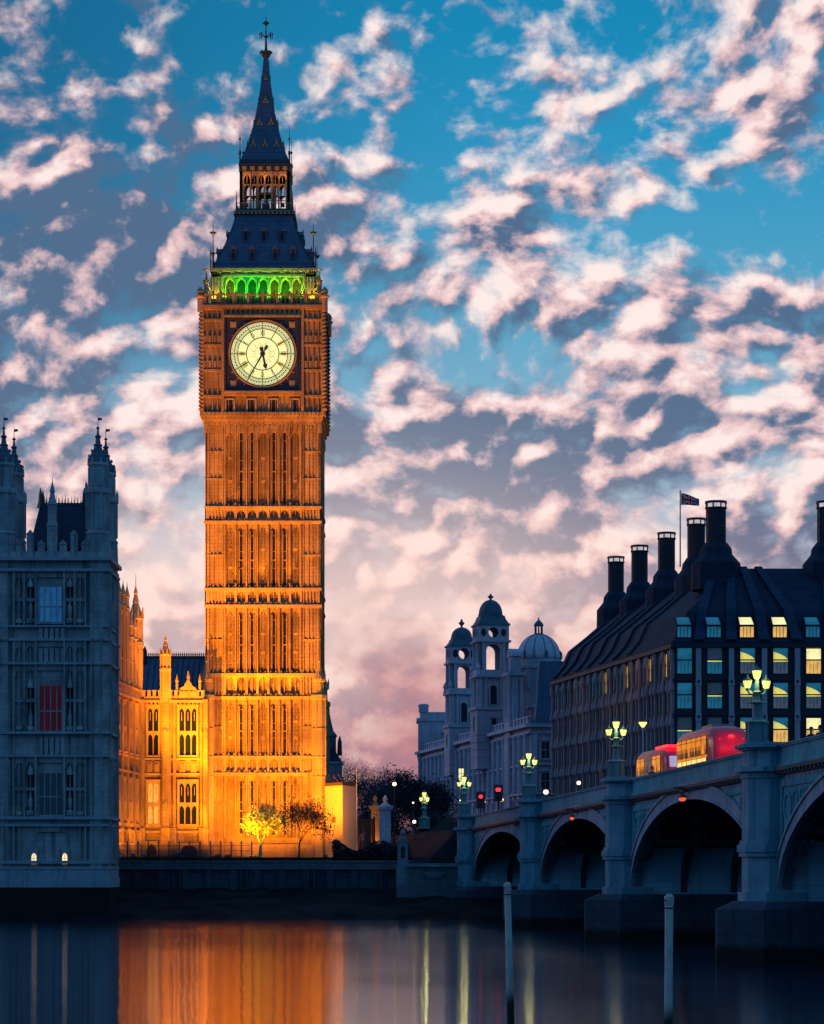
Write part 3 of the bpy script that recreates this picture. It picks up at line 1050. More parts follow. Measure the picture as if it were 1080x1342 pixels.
on_faces(balustrade, mb)
mb.build('balustrade', 'limestone', tower, TC)
for s, yy in ((-1, -1), (1, -1), (-1, 1), (1, 1)):
    mb = MB()
    mb.M = TROT[0]
    if True:
        c = (s * 7.1, yy * 7.1)
        mb.lathe([(.34, TZ(410)), (.34, TZ(392)), (.5, TZ(391)), (.5, TZ(389)), (.28, TZ(387)), (.42, TZ(384)), (.3, TZ(380)), (.05, TZ(377))], 8, c)
        c = (s * 6.45, yy * 6.45)
        mb.lathe([(.3, TZ(401)), (.28, TZ(372)), (.36, TZ(371)), (.36, TZ(369)), (.2, TZ(366)), (.02, TZ(356))], 8, c)
        for q in range(4):
            zz = TZ(398) + q * 1.3
            mb.box(c[0] - .4, c[0] + .4, c[1] - .08, c[1] + .08, zz, zz + .12)
            mb.box(c[0] - .08, c[0] + .08, c[1] - .4, c[1] + .4, zz, zz + .12)
        mb.tube((s * 6.45, yy * 6.45, TZ(374)), (s * 5.6, yy * 5.6, TZ(381)), .12, .12, 4)
    mb.build('corner_pinnacle', 'limestone_trim', tower, TC)

# belfry --------------------------------------------------------------
BH = 5.95
mb = MB()
mb.M = TROT[0]
mb.box(-4.85, 4.85, -4.85, 4.85, TZ(402), TZ(358))
mb.build('bell_chamber', 'dark_recess', tower, TC)  # dark brown core behind the belfry arches
mb = MB()


def arcade(mb):
    z0, zs, z1 = TZ(401), TZ(371), TZ(361)
    w7 = 8.9 / 7
    for i in range(8):
        a = -4.45 + w7 * i
        mb.box(a - .15, a + .15, 4.9, 5.75, z0, z1)
        for o in (-.1, .1):
            mb.tube((a + o, 5.8, z0), (a + o, 5.8, zs), .06, .06, 6)
    for i in range(7):
        a = -4.45 + w7 * (i + .5)
        mb.arch_head(a - w7 / 2 + .151, a + w7 / 2 - .151, zs, z1, 5.0, 5.6, .72, .02)
        pts = gothic(w7 - .28, .74, 6)
        big = gothic(w7 - .02, .98, 6)
        mb.band([(a + x, zs + z) for x, z in pts], [(a + x, zs + z) for x, z in big], 5.55, 5.82)
    for s in (-1, 1):
        lo, hi = (4.61, BH) if s > 0 else (-BH, -4.61)
        mb.box(lo, hi, 4.6, BH - .05, z0, z1)
        for o in (4.75, 5.1, 5.45, 5.85):
            mb.tube((s * o, BH - .02, z0), (s * o, BH - .02, z1), .11, .11, 6)
    mb.box(-BH, BH, 4.9, BH, z1, TZ(358.5))


on_faces(arcade, mb)
mb.M = TROT[0]
mb.box(-6.1, 6.1, -6.1, 6.1, TZ(355), TZ(352))
mb.box(-5.8, 5.8, -5.8, 5.8, TZ(358.5), TZ(355) - .004)
mb.build('belfry_arcade', 'limestone_trim', tower, TC)
mb = MB()


def shields(mb):
    for k in range(8):
        a = -5.0 + 10.0 * k / 7
        z = TZ(357.5)
        mb.prism([(a - .3, z + .62), (a - .3, z + .2), (a, z), (a + .3, z + .2), (a + .3, z + .62)], 5.8, 6.02)
        mb.box(a - .72, a + .72, 5.8, 5.9, z + .25, z + .4)


on_faces(shields, mb)
mb.build('shield_frieze', 'limestone_trim', tower, TC)

# lower roof, dormers, cresting ----------------------------------------
def square_rings(mb, rings):
    vs, fs = [], []
    for h, z in rings:
        vs += [(-h, -h, z), (h, -h, z), (h, h, z), (-h, h, z)]
    n = len(rings)
    for i in range(n - 1):
        for k in range(4):
            fs.append((4 * i + k, 4 * i + (k + 1) % 4, 4 * i + 4 + (k + 1) % 4, 4 * i + 4 + k))
    fs += [(3, 2, 1, 0), (4 * n - 4, 4 * n - 3, 4 * n - 2, 4 * n - 1)]
    mb.add(vs, fs)


ROOF = [(5.82, TZ(352)), (5.66, TZ(346)), (5.2, TZ(337)), (4.85, TZ(330)), (4.45, TZ(320)), (4.05, TZ(309)), (3.7, TZ(298)), (3.42, TZ(288)), (3.3, TZ(281))]


def prof_at(prof, z):
    for (h0, z0), (h1, z1) in zip(prof, prof[1:]):
        if z0 <= z <= z1:
            return h0 + (h1 - h0) * (z - z0) / (z1 - z0)
    return prof[-1][0]


roof = MB(TROT[0])
square_rings(roof, ROOF)
mb = roof
mb.mi = 1


def cresting(mb):
    for k in range(46):
        a = -5.6 + 11.2 * k / 45
        mb.prism([(a - .08, TZ(349)), (a, TZ(343)), (a + .08, TZ(349))], 5.58, 5.68)
    mb.box(-5.75, 5.75, 5.58, 5.72, TZ(350.5), TZ(349))
    for k in range(23):
        a = -5.6 + 11.2 * k / 22
        mb.box(a - .12, a + .12, 5.55, 5.84, TZ(352.5), TZ(350.5))
    for k in range(34):
        zz = TZ(340) + (TZ(283) - TZ(340)) * k / 33
        h = prof_at(ROOF, zz)
        for s in (-1, 1):
            mb.box(s * h - .06, s * h + .06, h - .06, h + .07, zz, zz + .1)


on_faces(cresting, mb)
mb.build('roof', ['cast_iron_roof', 'iron'], tower, TC)


def dormer_mb(wd, ht, dep):
    me = MB()
    me.box(-wd / 2, wd / 2, -dep, 0, 0, ht)
    me.prism([(-wd / 2 - .1, ht), (0, ht + .75 * wd), (wd / 2 + .1, ht)], -dep * 1.1, .1)
    me.lathe([(.05, ht + .7 * wd), (.09, ht + .8 * wd), (.01, ht + 1.2 * wd)], 4, (0, 0))
    me.mi = 1
    pts = gothic(wd * .62, wd * .5, 3)
    me.prism([(-wd * .31, .15), (wd * .31, .15)] + [(x, ht * .72 + z) for x, z in reversed(pts)], 0, .02)
    return me


def put_dormers(src, zrow, xs, prof, parent):
    first = True
    for fk in (0, 1, 3):
        for a in xs:
            h = prof_at(prof, zrow)
            M = FACE[fk] @ Matrix.Translation((a, h + .1, zrow))
            if first and src.parent is None:
                src.parent = parent
                src.matrix_basis = Matrix.Translation(-TC) @ M
            else:
                inst(src.name.split('.')[0], src.data, parent, M, TC)
            first = False


DZ1, DZ2 = TZ(340), TZ(316)
d = dormer_mb(.7, 1.15, 1.2).build('dormer', ['cast_iron_roof', 'dark_opening'])
put_dormers(d, DZ1, (-3.45, -1.3, 1.35, 3.4), ROOF, tower)
for a in (-2.1, 0, 2.1):
    for fk in (0, 1, 3):
        inst('dormer', d.data, tower, FACE[fk] @ Matrix.Translation((a, prof_at(ROOF, DZ2) + .1, DZ2)), TC)

for s, yy in ((-1, -1), (1, -1), (-1, 1), (1, 1)):
    mb = MB(TROT[0])
    if True:
        c = (s * 5.75, yy * 5.75)
        mb.lathe([(.14, TZ(353)), (.1, TZ(340)), (.16, TZ(333)), (.06, TZ(331)), (.045, TZ(312)), (.28, TZ(310)), (.28, TZ(308.5)), (.04, TZ(307)), (.02, TZ(296))], 6, c)
        for zz in (TZ(334), TZ(309)):
            mb.box(c[0] - .38, c[0] + .38, c[1] - .04, c[1] + .04, zz, zz + .12)
        c = (s * 6.0, yy * 6.0)
        mb.lathe([(.1, TZ(353)), (.06, TZ(338)), (.1, TZ(335)), (.01, TZ(326))], 6, c)
    mb.build('roof_spike', 'iron', tower, TC)

# lantern ----------------------------------------------------------------
mb = MB(TROT[0])
mb.box(-3.5, 3.5, -3.5, 3.5, TZ(281), TZ(277))
mb.box(-3.3, 3.3, -3.3, 3.3, TZ(277) + .002, TZ(273))
mb.build('lantern_floor', 'iron', tower, TC)
mb = MB(TROT[0])
mb.box(-2.86, 2.86, -2.86, 2.86, TZ(224), TZ(217))
mb.box(-3.02, 3.02, -3.02, 3.02, TZ(217) + .002, TZ(214.5))
mb.build('lantern_roof', 'iron', tower, TC)
mb = MB()


def lantern_face(mb):
    z0, zs, z1 = TZ(273), TZ(247), TZ(224)
    xs = [-2.55, -1.55, -.75, 0, .75, 1.55, 2.55]
    xs = [-2.5, -1.62, -.82, 0.0, .82, 1.62, 2.5]
    for a in xs:
        mb.box(a - .085, a + .085, 2.5, 2.78, z0, z1)
        mb.tube((a, 2.82, z0), (a, 2.82, z1), .05, .05, 5)
    for a0, a1 in zip(xs, xs[1:]):
        mb.arch_head(a0 + .085, a1 - .085, zs, zs + .62, 2.58, 2.7, .5, .02)
        mb.arch_head(a0 + .085, a1 - .085, z1 - .9, z1, 2.58, 2.7, .5, .02)
        c = (a0 + a1) / 2
        mb.box(c - .035, c + .035, 2.6, 2.68, zs + .6, z1 - .5)
        mb.box(a0 + .085, a1 - .085, 2.58, 2.7, TZ(262), TZ(261))
    for k in range(14):
        a = -3.2 + 6.4 * k / 13
        mb.box(a - .035, a + .035, 3.2, 3.28, TZ(273), TZ(266.5))
    mb.box(-3.25, 3.25, 3.2, 3.28, TZ(266.5), TZ(265.6))
    for s in (-1, 1):
        mb.box(s * 2.78 - .12, s * 2.78 + .12, 2.66, 2.9, z0, z1)


on_faces(lantern_face, mb)
mb.M = TROT[0]
for sx in (-1, 1):
    for sy in (-1, 1):
        mb.tube((sx * .95, sy * .95, TZ(273)), (sx * .95, sy * .95, TZ(217)), .22, .22, 6)
mb.box(-1.0, 1.0, -1.0, 1.0, TZ(249), TZ(246))
mb.build('lantern_arcade', 'limestone_trim', tower, TC)
mb = MB()


def lantern_shields(mb):
    for k in range(6):
        a = -2.35 + 4.7 * k / 5
        z = TZ(223.5)
        mb.prism([(a - .26, z + .5), (a - .26, z + .16), (a, z), (a + .26, z + .16), (a + .26, z + .5)], 2.84, 3.0)
    for k in range(15):
        a = -3.35 + 6.7 * k / 14
        mb.box(a - .1, a + .1, 3.5, 3.58, TZ(280.5), TZ(278))
    mb.box(-3.4, 3.4, 3.3, 3.36, TZ(276.5), TZ(275.5))


on_faces(lantern_shields, mb)
mb.build('lantern_frieze', 'gilding', tower, TC)
bellb = MB(TROT[0])
bellb.lathe([(.62, TZ(268)), (.5, TZ(264)), (.4, TZ(258)), (.25, TZ(255)), (.05, TZ(253))], 12)
bellb.build('lantern_lamp', 'iron', tower, TC)

# spire -------------------------------------------------------------------
SPIRE = [(2.95, TZ(214.5)), (2.8, TZ(210)), (2.4, TZ(200)), (2.08, TZ(190)), (1.68, TZ(175)), (1.34, TZ(160)), (1.02, TZ(143)), (.78, TZ(128)),
         (.56, TZ(110)), (.40, TZ(95)), (.28, TZ(80)), (.22, TZ(72))]
mb = MB(TROT[0])
square_rings(mb, SPIRE)
mb.mi = 1


def spire_trim(mb):
    for k in range(28):
        a = -2.8 + 5.6 * k / 27
        mb.prism([(a - .07, TZ(212)), (a, TZ(207)), (a + .07, TZ(212))], 2.8, 2.9)
    mb.box(-2.95, 2.95, 2.84, 2.97, TZ(213.4), TZ(212))
    for k in range(40):
        zz = TZ(206) + (TZ(80) - TZ(206)) * k / 39
        h = prof_at(SPIRE, zz)
        for s in (-1, 1):
            mb.box(s * h - .05, s * h + .05, h - .05, h + .06, zz, zz + .1)


on_faces(spire_trim, mb)
mb.build('spire', ['cast_iron_roof', 'iron'], tower, TC)
g = MB()
g.prism([(-.34, 0), (0, .62), (.34, 0)], -.5, .06)
g.lathe([(.05, .55), (.08, .68), (.01, .95)], 4, (0, 0))
g.mi = 1
g.prism([(-.14, .06), (0, .38), (.14, .06)], .06, .08)
gs = g.build('spire_dormer', ['gilding', 'dark_opening'], tower)
first = True
for fk in (0, 1, 3):
    for py, xs in ((191, (-1.35, 0, 1.35)), (162, (-.68, .68)), (133, (0,)), (103, (0,))):
        for a in xs:
            M = FACE[fk] @ Matrix.Translation((a, prof_at(SPIRE, TZ(py)), TZ(py))) @ Matrix.Scale(.75 if py < 120 else 1.0, 4)
            if first:
                gs.matrix_basis = Matrix.Translation(-TC) @ M
                first = False
            else:
                inst('spire_dormer', gs.data, tower, M, TC)
for s, yy in ((-1, -1), (1, -1), (-1, 1), (1, 1)):
    mb = MB(TROT[0])
    if True:
        c = (s * 2.86, yy * 2.86)
        mb.lathe([(.12, TZ(225)), (.1, TZ(205)), (.16, TZ(200)), (.05, TZ(198)), (.04, TZ(186)), (.14, TZ(184)), (.03, TZ(182)), (.015, TZ(167))], 6, c)
        mb.box(c[0] - .2, c[0] + .2, c[1] - .03, c[1] + .03, TZ(203), TZ(202))
        c = (s * 3.25, yy * 3.25)
        mb.lathe([(.1, TZ(281)), (.07, TZ(262)), (.02, TZ(250))], 6, c)
    mb.build('lantern_spike', 'iron', tower, TC)
mb = MB(TROT[0])
mb.lathe([(.3, TZ(75)), (.5, TZ(72)), (.55, TZ(69)), (.3, TZ(66)), (.16, TZ(64)), (.09, TZ(50)), (.2, TZ(49)), (.07, TZ(47)), (.06, TZ(34)), (.3, TZ(31)), (.3, TZ(29)), (.05, TZ(27)), (.02, TZ(20))], 8)
for k in range(8):
    a = k * PI / 4
    d = Vector((math.cos(a), math.sin(a), 0))
    mb.tube(d * .1 + Vector((0, 0, TZ(48))), d * .75 + Vector((0, 0, TZ(43))), .05, .04, 4)
    mb.tube(d * .75 + Vector((0, 0, TZ(43))), d * .72 + Vector((0, 0, TZ(51))), .06, .03, 4)
    mb.ball((d.x * .6, d.y * .6, TZ(68)), .17, 6, 4)
mb.box(-.42, .42, -.05, .05, TZ(31), TZ(30))
mb.build('finial', 'iron', tower, TC)

# ------------------------------------------------------------------ the dark river pavilion of the palace
PY = 240.0
PC = Vector((XP(68, PY), PY, 2.6))


def PZ(py):
    return ZP(py, PY)


pav = thing('palace_pavilion', 'dark blue gothic palace tower with four turrets, steep roof and a red curtained window', 'palace tower', PC)
PF = FR((PC.x, PC.y), (1, 0), (0, -1))
PSD = FR((PC.x + 5.0, PC.y), (0, 1), (1, 0))       # right flank, x runs away from the viewer
PHW, PDEP = 5.0, 7.6
mb = MB(PF)
mb.box(-PHW, PHW, -PDEP, -.35, 2.6, PZ(722))
mb.build('wall', 'limestone_worn', pav, PC)
mb = MB(PF)
# plinth, stepping out to the river
mb.box(-PHW - .35, PHW + .35, -PDEP - .2, .55, PZ(1163), PZ(1150))
mb.box(-PHW - .25, PHW + .25, -PDEP - .15, .4, PZ(1150) + .002, PZ(1139))
mb.box(-PHW - .3, PHW + .3, -PDEP - .2, .48, PZ(1139) + .002, PZ(1136))
for k in range(9):
    a = -5.2 + k * 1.3
    mb.box(a - .03, a + .03, .38, .44, PZ(1150), PZ(1139))
mb.build('plinth', 'cornice_paint', pav, PC)
mb = MB(PF)
mb.box(-PHW - 8, PHW + .3, -PDEP - .2, .5, -1.0, PZ(1163) - .002)
mb.build('foundation', 'wet_granite', pav, PC)


def mould(mb, z, h, out, F=None):
    mb.box(-PHW - out, PHW + out, -PDEP - out, out, z, z + h)


for py, h, out in ((1132, .28, .22), (1083, .22, .2), (1074, .28, .34), (992, .2, .22), (962, .24, .3), (871, .24, .3), (840, .22, .24), (822, .18, .16), (749, .26, .34), (735, .35, .5)):
    mb = MB(PF)
    mould(mb, PZ(py), h, out)
    mb.build('string_course', 'cornice_paint', pav, PC)

# panelling: ribs, blind tracery, niches
mb = MB(PF)
rows = [(PZ(1132), PZ(1083)), (PZ(1072), PZ(992)), (PZ(960), PZ(871)), (PZ(869), PZ(840)), (PZ(820), PZ(749))]
rnd = random.Random(9)
for ri, (z0, z1) in enumerate(rows):
    for px, wd, out in ((18, .16, .12), (25, .10, .05), (32, .18, .16), (40, .07, .02), (47, .16, .2), (84.5, .16, .2), (92, .07, .02), (98, .18, .16), (105, .1, .05), (112, .16, .12)):
        if ri == 0 and 30 < px < 100:
            continue
        a = XP(px, PY) - PC.x
        mb.box(a - wd / 2, a + wd / 2, -.36, out, z0, z1)
    for pa, pb in ((18, 32), (32, 47), (84.5, 98), (98, 112)):
        if ri == 0:
            continue
        a0, a1 = XP(pa, PY) - PC.x + .09, XP(pb, PY) - PC.x - .09
        mb.arch_head(a0, a1, z1 - 1.0, z1, -.36, -.06, .6, .08)
        if ri in (1, 2, 4):
            zm = z0 + (z1 - z0) * .45
            mb.box(a0, a1, -.36, -.04, zm, zm + .3)
            mb.box(a0 + .1, a1 - .1, -.36, .12, z0 + .25, z0 + .6)
    mb.box(XP(47, PY) - PC.x, XP(84.5, PY) - PC.x, -.36, -.1, z1 - .5, z1)
for k in range(5):
    a = XP(48, PY) - PC.x + .2 + k * .5
    mb.box(a, a + .36, -.36, .05, PZ(838), PZ(823))
    mb.box(a, a + .36, -.36, -.02, PZ(868), PZ(850))
    mb.box(a, a + .36, -.36, -.02, PZ(989), PZ(966))
mb.M = PSD
for ri, (z0, z1) in enumerate(rows):
    for k in range(7):
        mb.box(.6 + k * 1.05, .75 + k * 1.05, 0, .18, z0, z1)
mb.build('panel_ribs', 'limestone_worn', pav, PC)
# carved niches with dark canopies
for px in (40, 91.5):
    for (p0, p1) in ((812, 768), (955, 900), (1064, 1014)):
        mb = MB(PF)
        a = XP(px, PY) - PC.x
        mb.box(a - .3, a + .3, -.345, -.30, PZ(p0), PZ(p1))
        mb.mi = 1
        mb.lathe([(.3, PZ(p0) - .2), (.36, PZ(p0)), (.3, PZ(p0) + .15)], 6, (a, -.1))
        mb.lathe([(.12, PZ(p0) + .15), (.2, PZ(p0) + .5), (.22, PZ(p0) + 1.1), (.1, PZ(p0) + 1.5), (.12, PZ(p0) + 1.7), (.03, PZ(p0) + 1.85)], 7, (a, -.12))
        mb.lathe([(.34, PZ(p1) - .1), (.34, PZ(p1) + .12), (.1, PZ(p1) + .7), (.01, PZ(p1) + 1.1)], 6, (a, -.1))
        mb.build('niche', ['dark_opening', 'limestone_worn'], pav, PC)
# big traceried windows
for p0, p1, gl in ((815, 769, 'blue_glass'), (958, 898, 'red_curtain'), (1068, 1013, 'window_glass')):
    a0, a1 = XP(50, PY) - PC.x, XP(82, PY) - PC.x
    z0, z1 = PZ(p0), PZ(p1)
    mb = MB(PF)
    mb.box(a0, a1, -.345, -.30, z0, z1)
    w_o = mb.build('window', gl, pav, PC)
    mb = MB(PF)
    for k in range(5):
        a = a0 + (a1 - a0) * k / 4
        t = .1 if k in (0, 4) else .045
        mb.box(a - t, a + t, -.34, -.14 if k in (0, 4) else -.2, z0, z1)
    zm = z0 + (z1 - z0) * .42
    mb.box(a0 + .1, a1 - .1, -.34, -.19, zm, zm + .12)
    mb.box(a0 - .15, a1 + .15, -.34, .1, z0 - .2, z0 - .002)
    mb.build('tracery', 'limestone_worn', w_o, PC)
for px in (44, 84.5):
    mb = MB(PF)
    a = XP(px, PY) - PC.x
    z0 = PZ(1133.5)
    mb.prism([(a - .24, z0 + .1), (a + .24, z0 + .1)] + [(a + x, z0 + .72 + z) for x, z in reversed(gothic(.48, .38, 4))], -.345, -.30)
    w_o = mb.build('lit_window', 'lit_leaded', pav, PC)
    mb = MB(PF)
    for s in (-1, 1):
        mb.box(a + s * .35 - .1, a + s * .35 + .1, -.34, -.1, z0, z0 + 1.3)
    mb.arch_head(a - .45, a + .45, z0 + .72, z0 + 1.5, -.34, -.12, .38, .2)
    mb.box(a - .02, a + .02, -.3, -.26, z0 + .1, z0 + 1.05)
    for zz in (.35, .6):
        mb.box(a - .24, a + .24, -.3, -.265, z0 + zz, z0 + zz + .035)
    mb.build('window_surround', 'limestone_worn', w_o, PC)
# parapet with pierced merlons and central niche pinnacle
mb = MB(PF)
for (x0, x1, y0, y1) in ((-PHW, PHW, -.5, -.15), (-PHW, PHW, -PDEP, -PDEP + .35)):
    mb.box(x0, x1, y0, y1, PZ(733), PZ(722))
    for k in range(9):
        a = -4 + k * 1.0
        top = PZ(700) if k in (2, 6) else PZ(713)
        mb.box(a - .33, a + .33, y0, y1, PZ(722), top)
        mb.prism([(a - .4, top), (a, top + .45), (a + .4, top)], y0 - .05, y1 + .05)
for x0 in (-PHW, PHW - .35):
    mb.box(x0, x0 + .35, -PDEP + .35, -.5, PZ(733), PZ(722))
    for k in range(6):
        mb.box(x0, x0 + .35, -PDEP + 1.0 + k, -PDEP + 1.6 + k, PZ(722), PZ(713))
mb.build('parapet', 'limestone_worn', pav, PC)
mb = MB(PF)
mb.lathe([(.5, PZ(733)), (.5, PZ(690)), (.58, PZ(689)), (.44, PZ(684)), (.42, PZ(662)), (.52, PZ(661)), (.3, PZ(654)), (.2, PZ(645)), (.26, PZ(644)), (.05, PZ(632)), (.02, PZ(625))], 8, (0, -.35), PI / 8)
mb.build('central_pinnacle', 'limestone_worn', pav, PC)

# corner turrets
def turret(cx, cy, sc=1.0):
    mb = MB(PF)
    mb.lathe([(1.18, PZ(1160)), (1.18, PZ(735)), (1.3, PZ(733)), (1.22, PZ(730)), (1.15, PZ(700)), (1.22, PZ(698)), (1.05, PZ(694)), (1.02, PZ(648)), (1.25, PZ(645)), (1.25, PZ(640)),
              (.86, PZ(637)), (.82, PZ(612)), (1.02, PZ(608)), (.98, PZ(605))], 8, (cx, cy), PI / 8)
    for k in range(8):
        a = PI / 8 + k * PI / 4
        for r, z0, z1, t in ((1.06, PZ(692), PZ(646), .10), (.86, PZ(637), PZ(611), .08), (1.2, PZ(1130), PZ(740), .08)):
            x, y = cx + r * math.cos(a), cy + r * math.sin(a)
            mb.box(x - t, x + t, y - t, y + t, z0, z1)
        x, y = cx + 1.15 * math.cos(a), cy + 1.15 * math.sin(a)
        mb.lathe([(.09, PZ(642)), (.08, PZ(634)), (.01, PZ(628))], 4, (x, y))
        x, y = cx + .92 * math.cos(a), cy + .92 * math.sin(a)
        mb.lathe([(.08, PZ(607)), (.07, PZ(601)), (.01, PZ(596))], 4, (x, y))
    for zz in (PZ(1074), PZ(962), PZ(871), PZ(840), PZ(749)):
        mb.lathe([(1.2, zz - .1), (1.42, zz + .1), (1.42, zz + .24), (1.2, zz + .3)], 8, (cx, cy), PI / 8)
    t = mb.build('turret', 'limestone_worn', pav, PC)
    mb = MB(PF)
    mb.lathe([(.92, PZ(605)), (.9, PZ(600)), (.72, PZ(594)), (.46, PZ(588)), (.36, PZ(583)), (.44, PZ(581)), (.26, PZ(579)), (.2, PZ(572)), (.32, PZ(570)), (.12, PZ(567)), (.08, PZ(560)), (.2, PZ(559)), (.03, PZ(556)), (.02, PZ(541))], 8, (cx, cy), PI / 8)
    for k in range(8):
        a = PI / 8 + k * PI / 4
        for r, z in ((.86, PZ(597)), (.6, PZ(590))):
            mb.box(cx + r * math.cos(a) - .07, cx + r * math.cos(a) + .07, cy + r * math.sin(a) - .07, cy + r * math.sin(a) + .07, z, z + .2)
    mb.prism([(cx, PZ(549)), (cx + .4, PZ(548)), (cx + .35, PZ(545)), (cx, PZ(545))], cy - .02, cy + .02)
    mb.build('turret_spire', 'copper_lead', t, PC)


for sx in (-4.55, 4.1):
    for sy in (-1.0, -7.2):
        turret(sx, sy)
# steep roof with iron cresting
mb = MB(PF)
x0, x1 = XP(36, 243) - XP(68, 243), XP(116, 243) - XP(68, 243)
mb.add([(x0, -1.4, PZ(716)), (x1, -1.4, PZ(716)), (x1, -6.4, PZ(716)), (x0, -6.4, PZ(716)), (x0 + .75, -3.0, PZ(656)), (x1 - .75, -3.0, PZ(656)), (x1 - .75, -4.6, PZ(656)), (x0 + .75, -4.6, PZ(656))],
       [(3, 2, 1, 0), (4, 5, 6, 7), (0, 1, 5, 4), (1, 2, 6, 5), (2, 3, 7, 6), (3, 0, 4, 7)])
mb.build('roof', 'slate', pav, PC)
mb = MB(PF)
for y in (-3.0, -4.6):
    mb.box(x0 + .75, x1 - .75, y - .05, y + .05, PZ(656), PZ(653))
    for k in range(15):
        a = x0 + .8 + (x1 - x0 - 1.6) * k / 14
        mb.tube((a, y, PZ(656)), (a, y, PZ(647) + .15 * (k % 3)), .05, .02, 4)
mb.build('roof_cresting', 'iron', pav, PC)
for sx in (x0 + .8, x1 - .8):
    for y in (-3.0, -4.6):
        mb = MB(PF)
        mb.lathe([(.35, PZ(660)), (.2, PZ(650)), (.16, PZ(642)), (.03, PZ(633))], 4, (sx, y))
        mb.build('roof_horn', 'iron', pav, PC)
mb = MB(PF)
mb.tube((x1 - .6, -3, PZ(648)), (x1 + .2, -3, PZ(644)), .05, .05, 4)
mb.tube((x1 + .2, -3, PZ(644)), (x1 + .15, -3, PZ(638)), .05, .05, 4)
for k in range(7):
    zz = PZ(712) + k * .75
    mb.box(x1 - .02 - .75 * k / 6.5, x1 + .28 - .75 * k / 6.5, -3.9, -3.7, zz, zz + .12)
mb.build('roof_ladder', 'iron', pav, PC)
# the river range that runs on to the south
rng = thing('palace_range', 'dark stone river range of the palace running off beside the turreted tower', 'palace wing', (PC.x - 22, 244, 2.6))
mb = MB()
xa, xb = PC.x - 40, PC.x - PHW - .75
mb.box(xa, xb, 241.4, 256, -1, PZ(800))
for py in (1132, 1074, 962, 871, 805):
    mb.box(xa, xb, 241.0, 241.4, PZ(py), PZ(py) + .3)
for k in range(12):
    x = xa + 1 + k * 2.7
    mb.box(x, x + .5, 240.8, 241.4, 3, PZ(790))
mb.build('wall', 'limestone_worn', rng, rng.location)
mb = MB()
for k in range(11):
    x = xa + 1.8 + k * 2.7
    for p0, p1 in ((1064, 1010), (955, 895)):
        mb.box(x, x + 1.5, 241.3, 241.39, PZ(p0), PZ(p1))
tag(mb.build('window', 'window_glass', rng, rng.location), kind='stuff')
mb2 = MB(Matrix(((0, 1, 0, 0), (1, 0, 0, 0), (0, 0, 1, 0), (0, 0, 0, 1))))
mb2.prism([(241.5, PZ(800)), (248.5, PZ(745)), (256, PZ(800))], xa, xb)
mb2.build('roof', 'slate', rng, rng.location)

# ------------------------------------------------------------------ the floodlit wing between pavilion and clock tower
WY = 297.0
WB = Vector((XP(183, WY), WY, 5.72))
wing = thing('palace_wing', 'gold floodlit gothic palace wing with traceried windows, joined to the clock tower base', 'palace wing', WB)


def WZ(py):
    return ZP(py, WY)


ZTOP = WZ(917)
WF = FR((WB.x, WY), (1, 0), (0, -1))
FWID = XP(272, WY) - WB.x
SA = Vector((-.07, -.99755))
WS = FR((WB.x, WY), SA, (.99755, -.07))
SLEN = 24.0
mb = MB(WF)
mb.box(-2, FWID, -14, 0, 5.4, ZTOP)
mb.M = WS
mb.box(-1, SLEN, -9, -.02, 5.4, ZTOP)
mb.box(.6, SLEN, -9, -.45, ZTOP, 29.6)
mb.box(5.5, SLEN, -9, -.44, 29.6, 32.6)
mb.build('wall', 'limestone', wing, WB)
lv = [WZ(1090), WZ(1083), WZ(1015), WZ(995), WZ(920)]
mb = MB()
for F, L in ((WF, FWID), (WS, SLEN)):
    mb.M = F
    for z, h, o in ((WZ(1092), .3, .35), (WZ(1084), .2, .22), (WZ(1016), .24, .28), (WZ(996), .22, .26), (WZ(921), .3, .4)):
        mb.box(.004 if F is WF else 0, L, 0, o, z, z + h)
    mb.box(0, L, 0, .28, 5.4, WZ(1105))
mb.build('string_course', 'limestone_trim', wing, WB)


def tracery_window(F, a0, a1, z0, z1, glass, lights):
    mb = MB(F)
    mb.box(a0, a1, -.01, .04, z0, z1)
    wo = mb.build('window', glass, wing, WB)
    mb = MB(F)
    for k in range(lights + 1):
        a = a0 + (a1 - a0) * k / lights
        t = .12 if k in (0, lights) else .06
        mb.box(a - t, a + t, .03, .24 if k in (0, lights) else .16, z0, z1)
    zm = z0 + (z1 - z0) * .47
    mb.box(a0 + .12, a1 - .12, .03, .17, zm, zm + .16)
    for k in range(lights):
        b0, b1 = a0 + (a1 - a0) * k / lights + .06, a0 + (a1 - a0) * (k + 1) / lights - .06
        for zt in (zm, z1):
            mb.arch_head(b0, b1, zt - .7, zt, .03, .15, .5, .02)
        mb.box((b0 + b1) / 2 - .03, (b0 + b1) / 2 + .03, .03, .11, z1 - 1.6, z1 - .6)
    mb.box(a0 - .16, a1 + .16, .02, .3, z1, z1 + .2)
    mb.box(a0 - .16, a1 + .16, .02, .3, z0 - .2, z0)
    mb.build('tracery', 'limestone_trim', wo, WB)


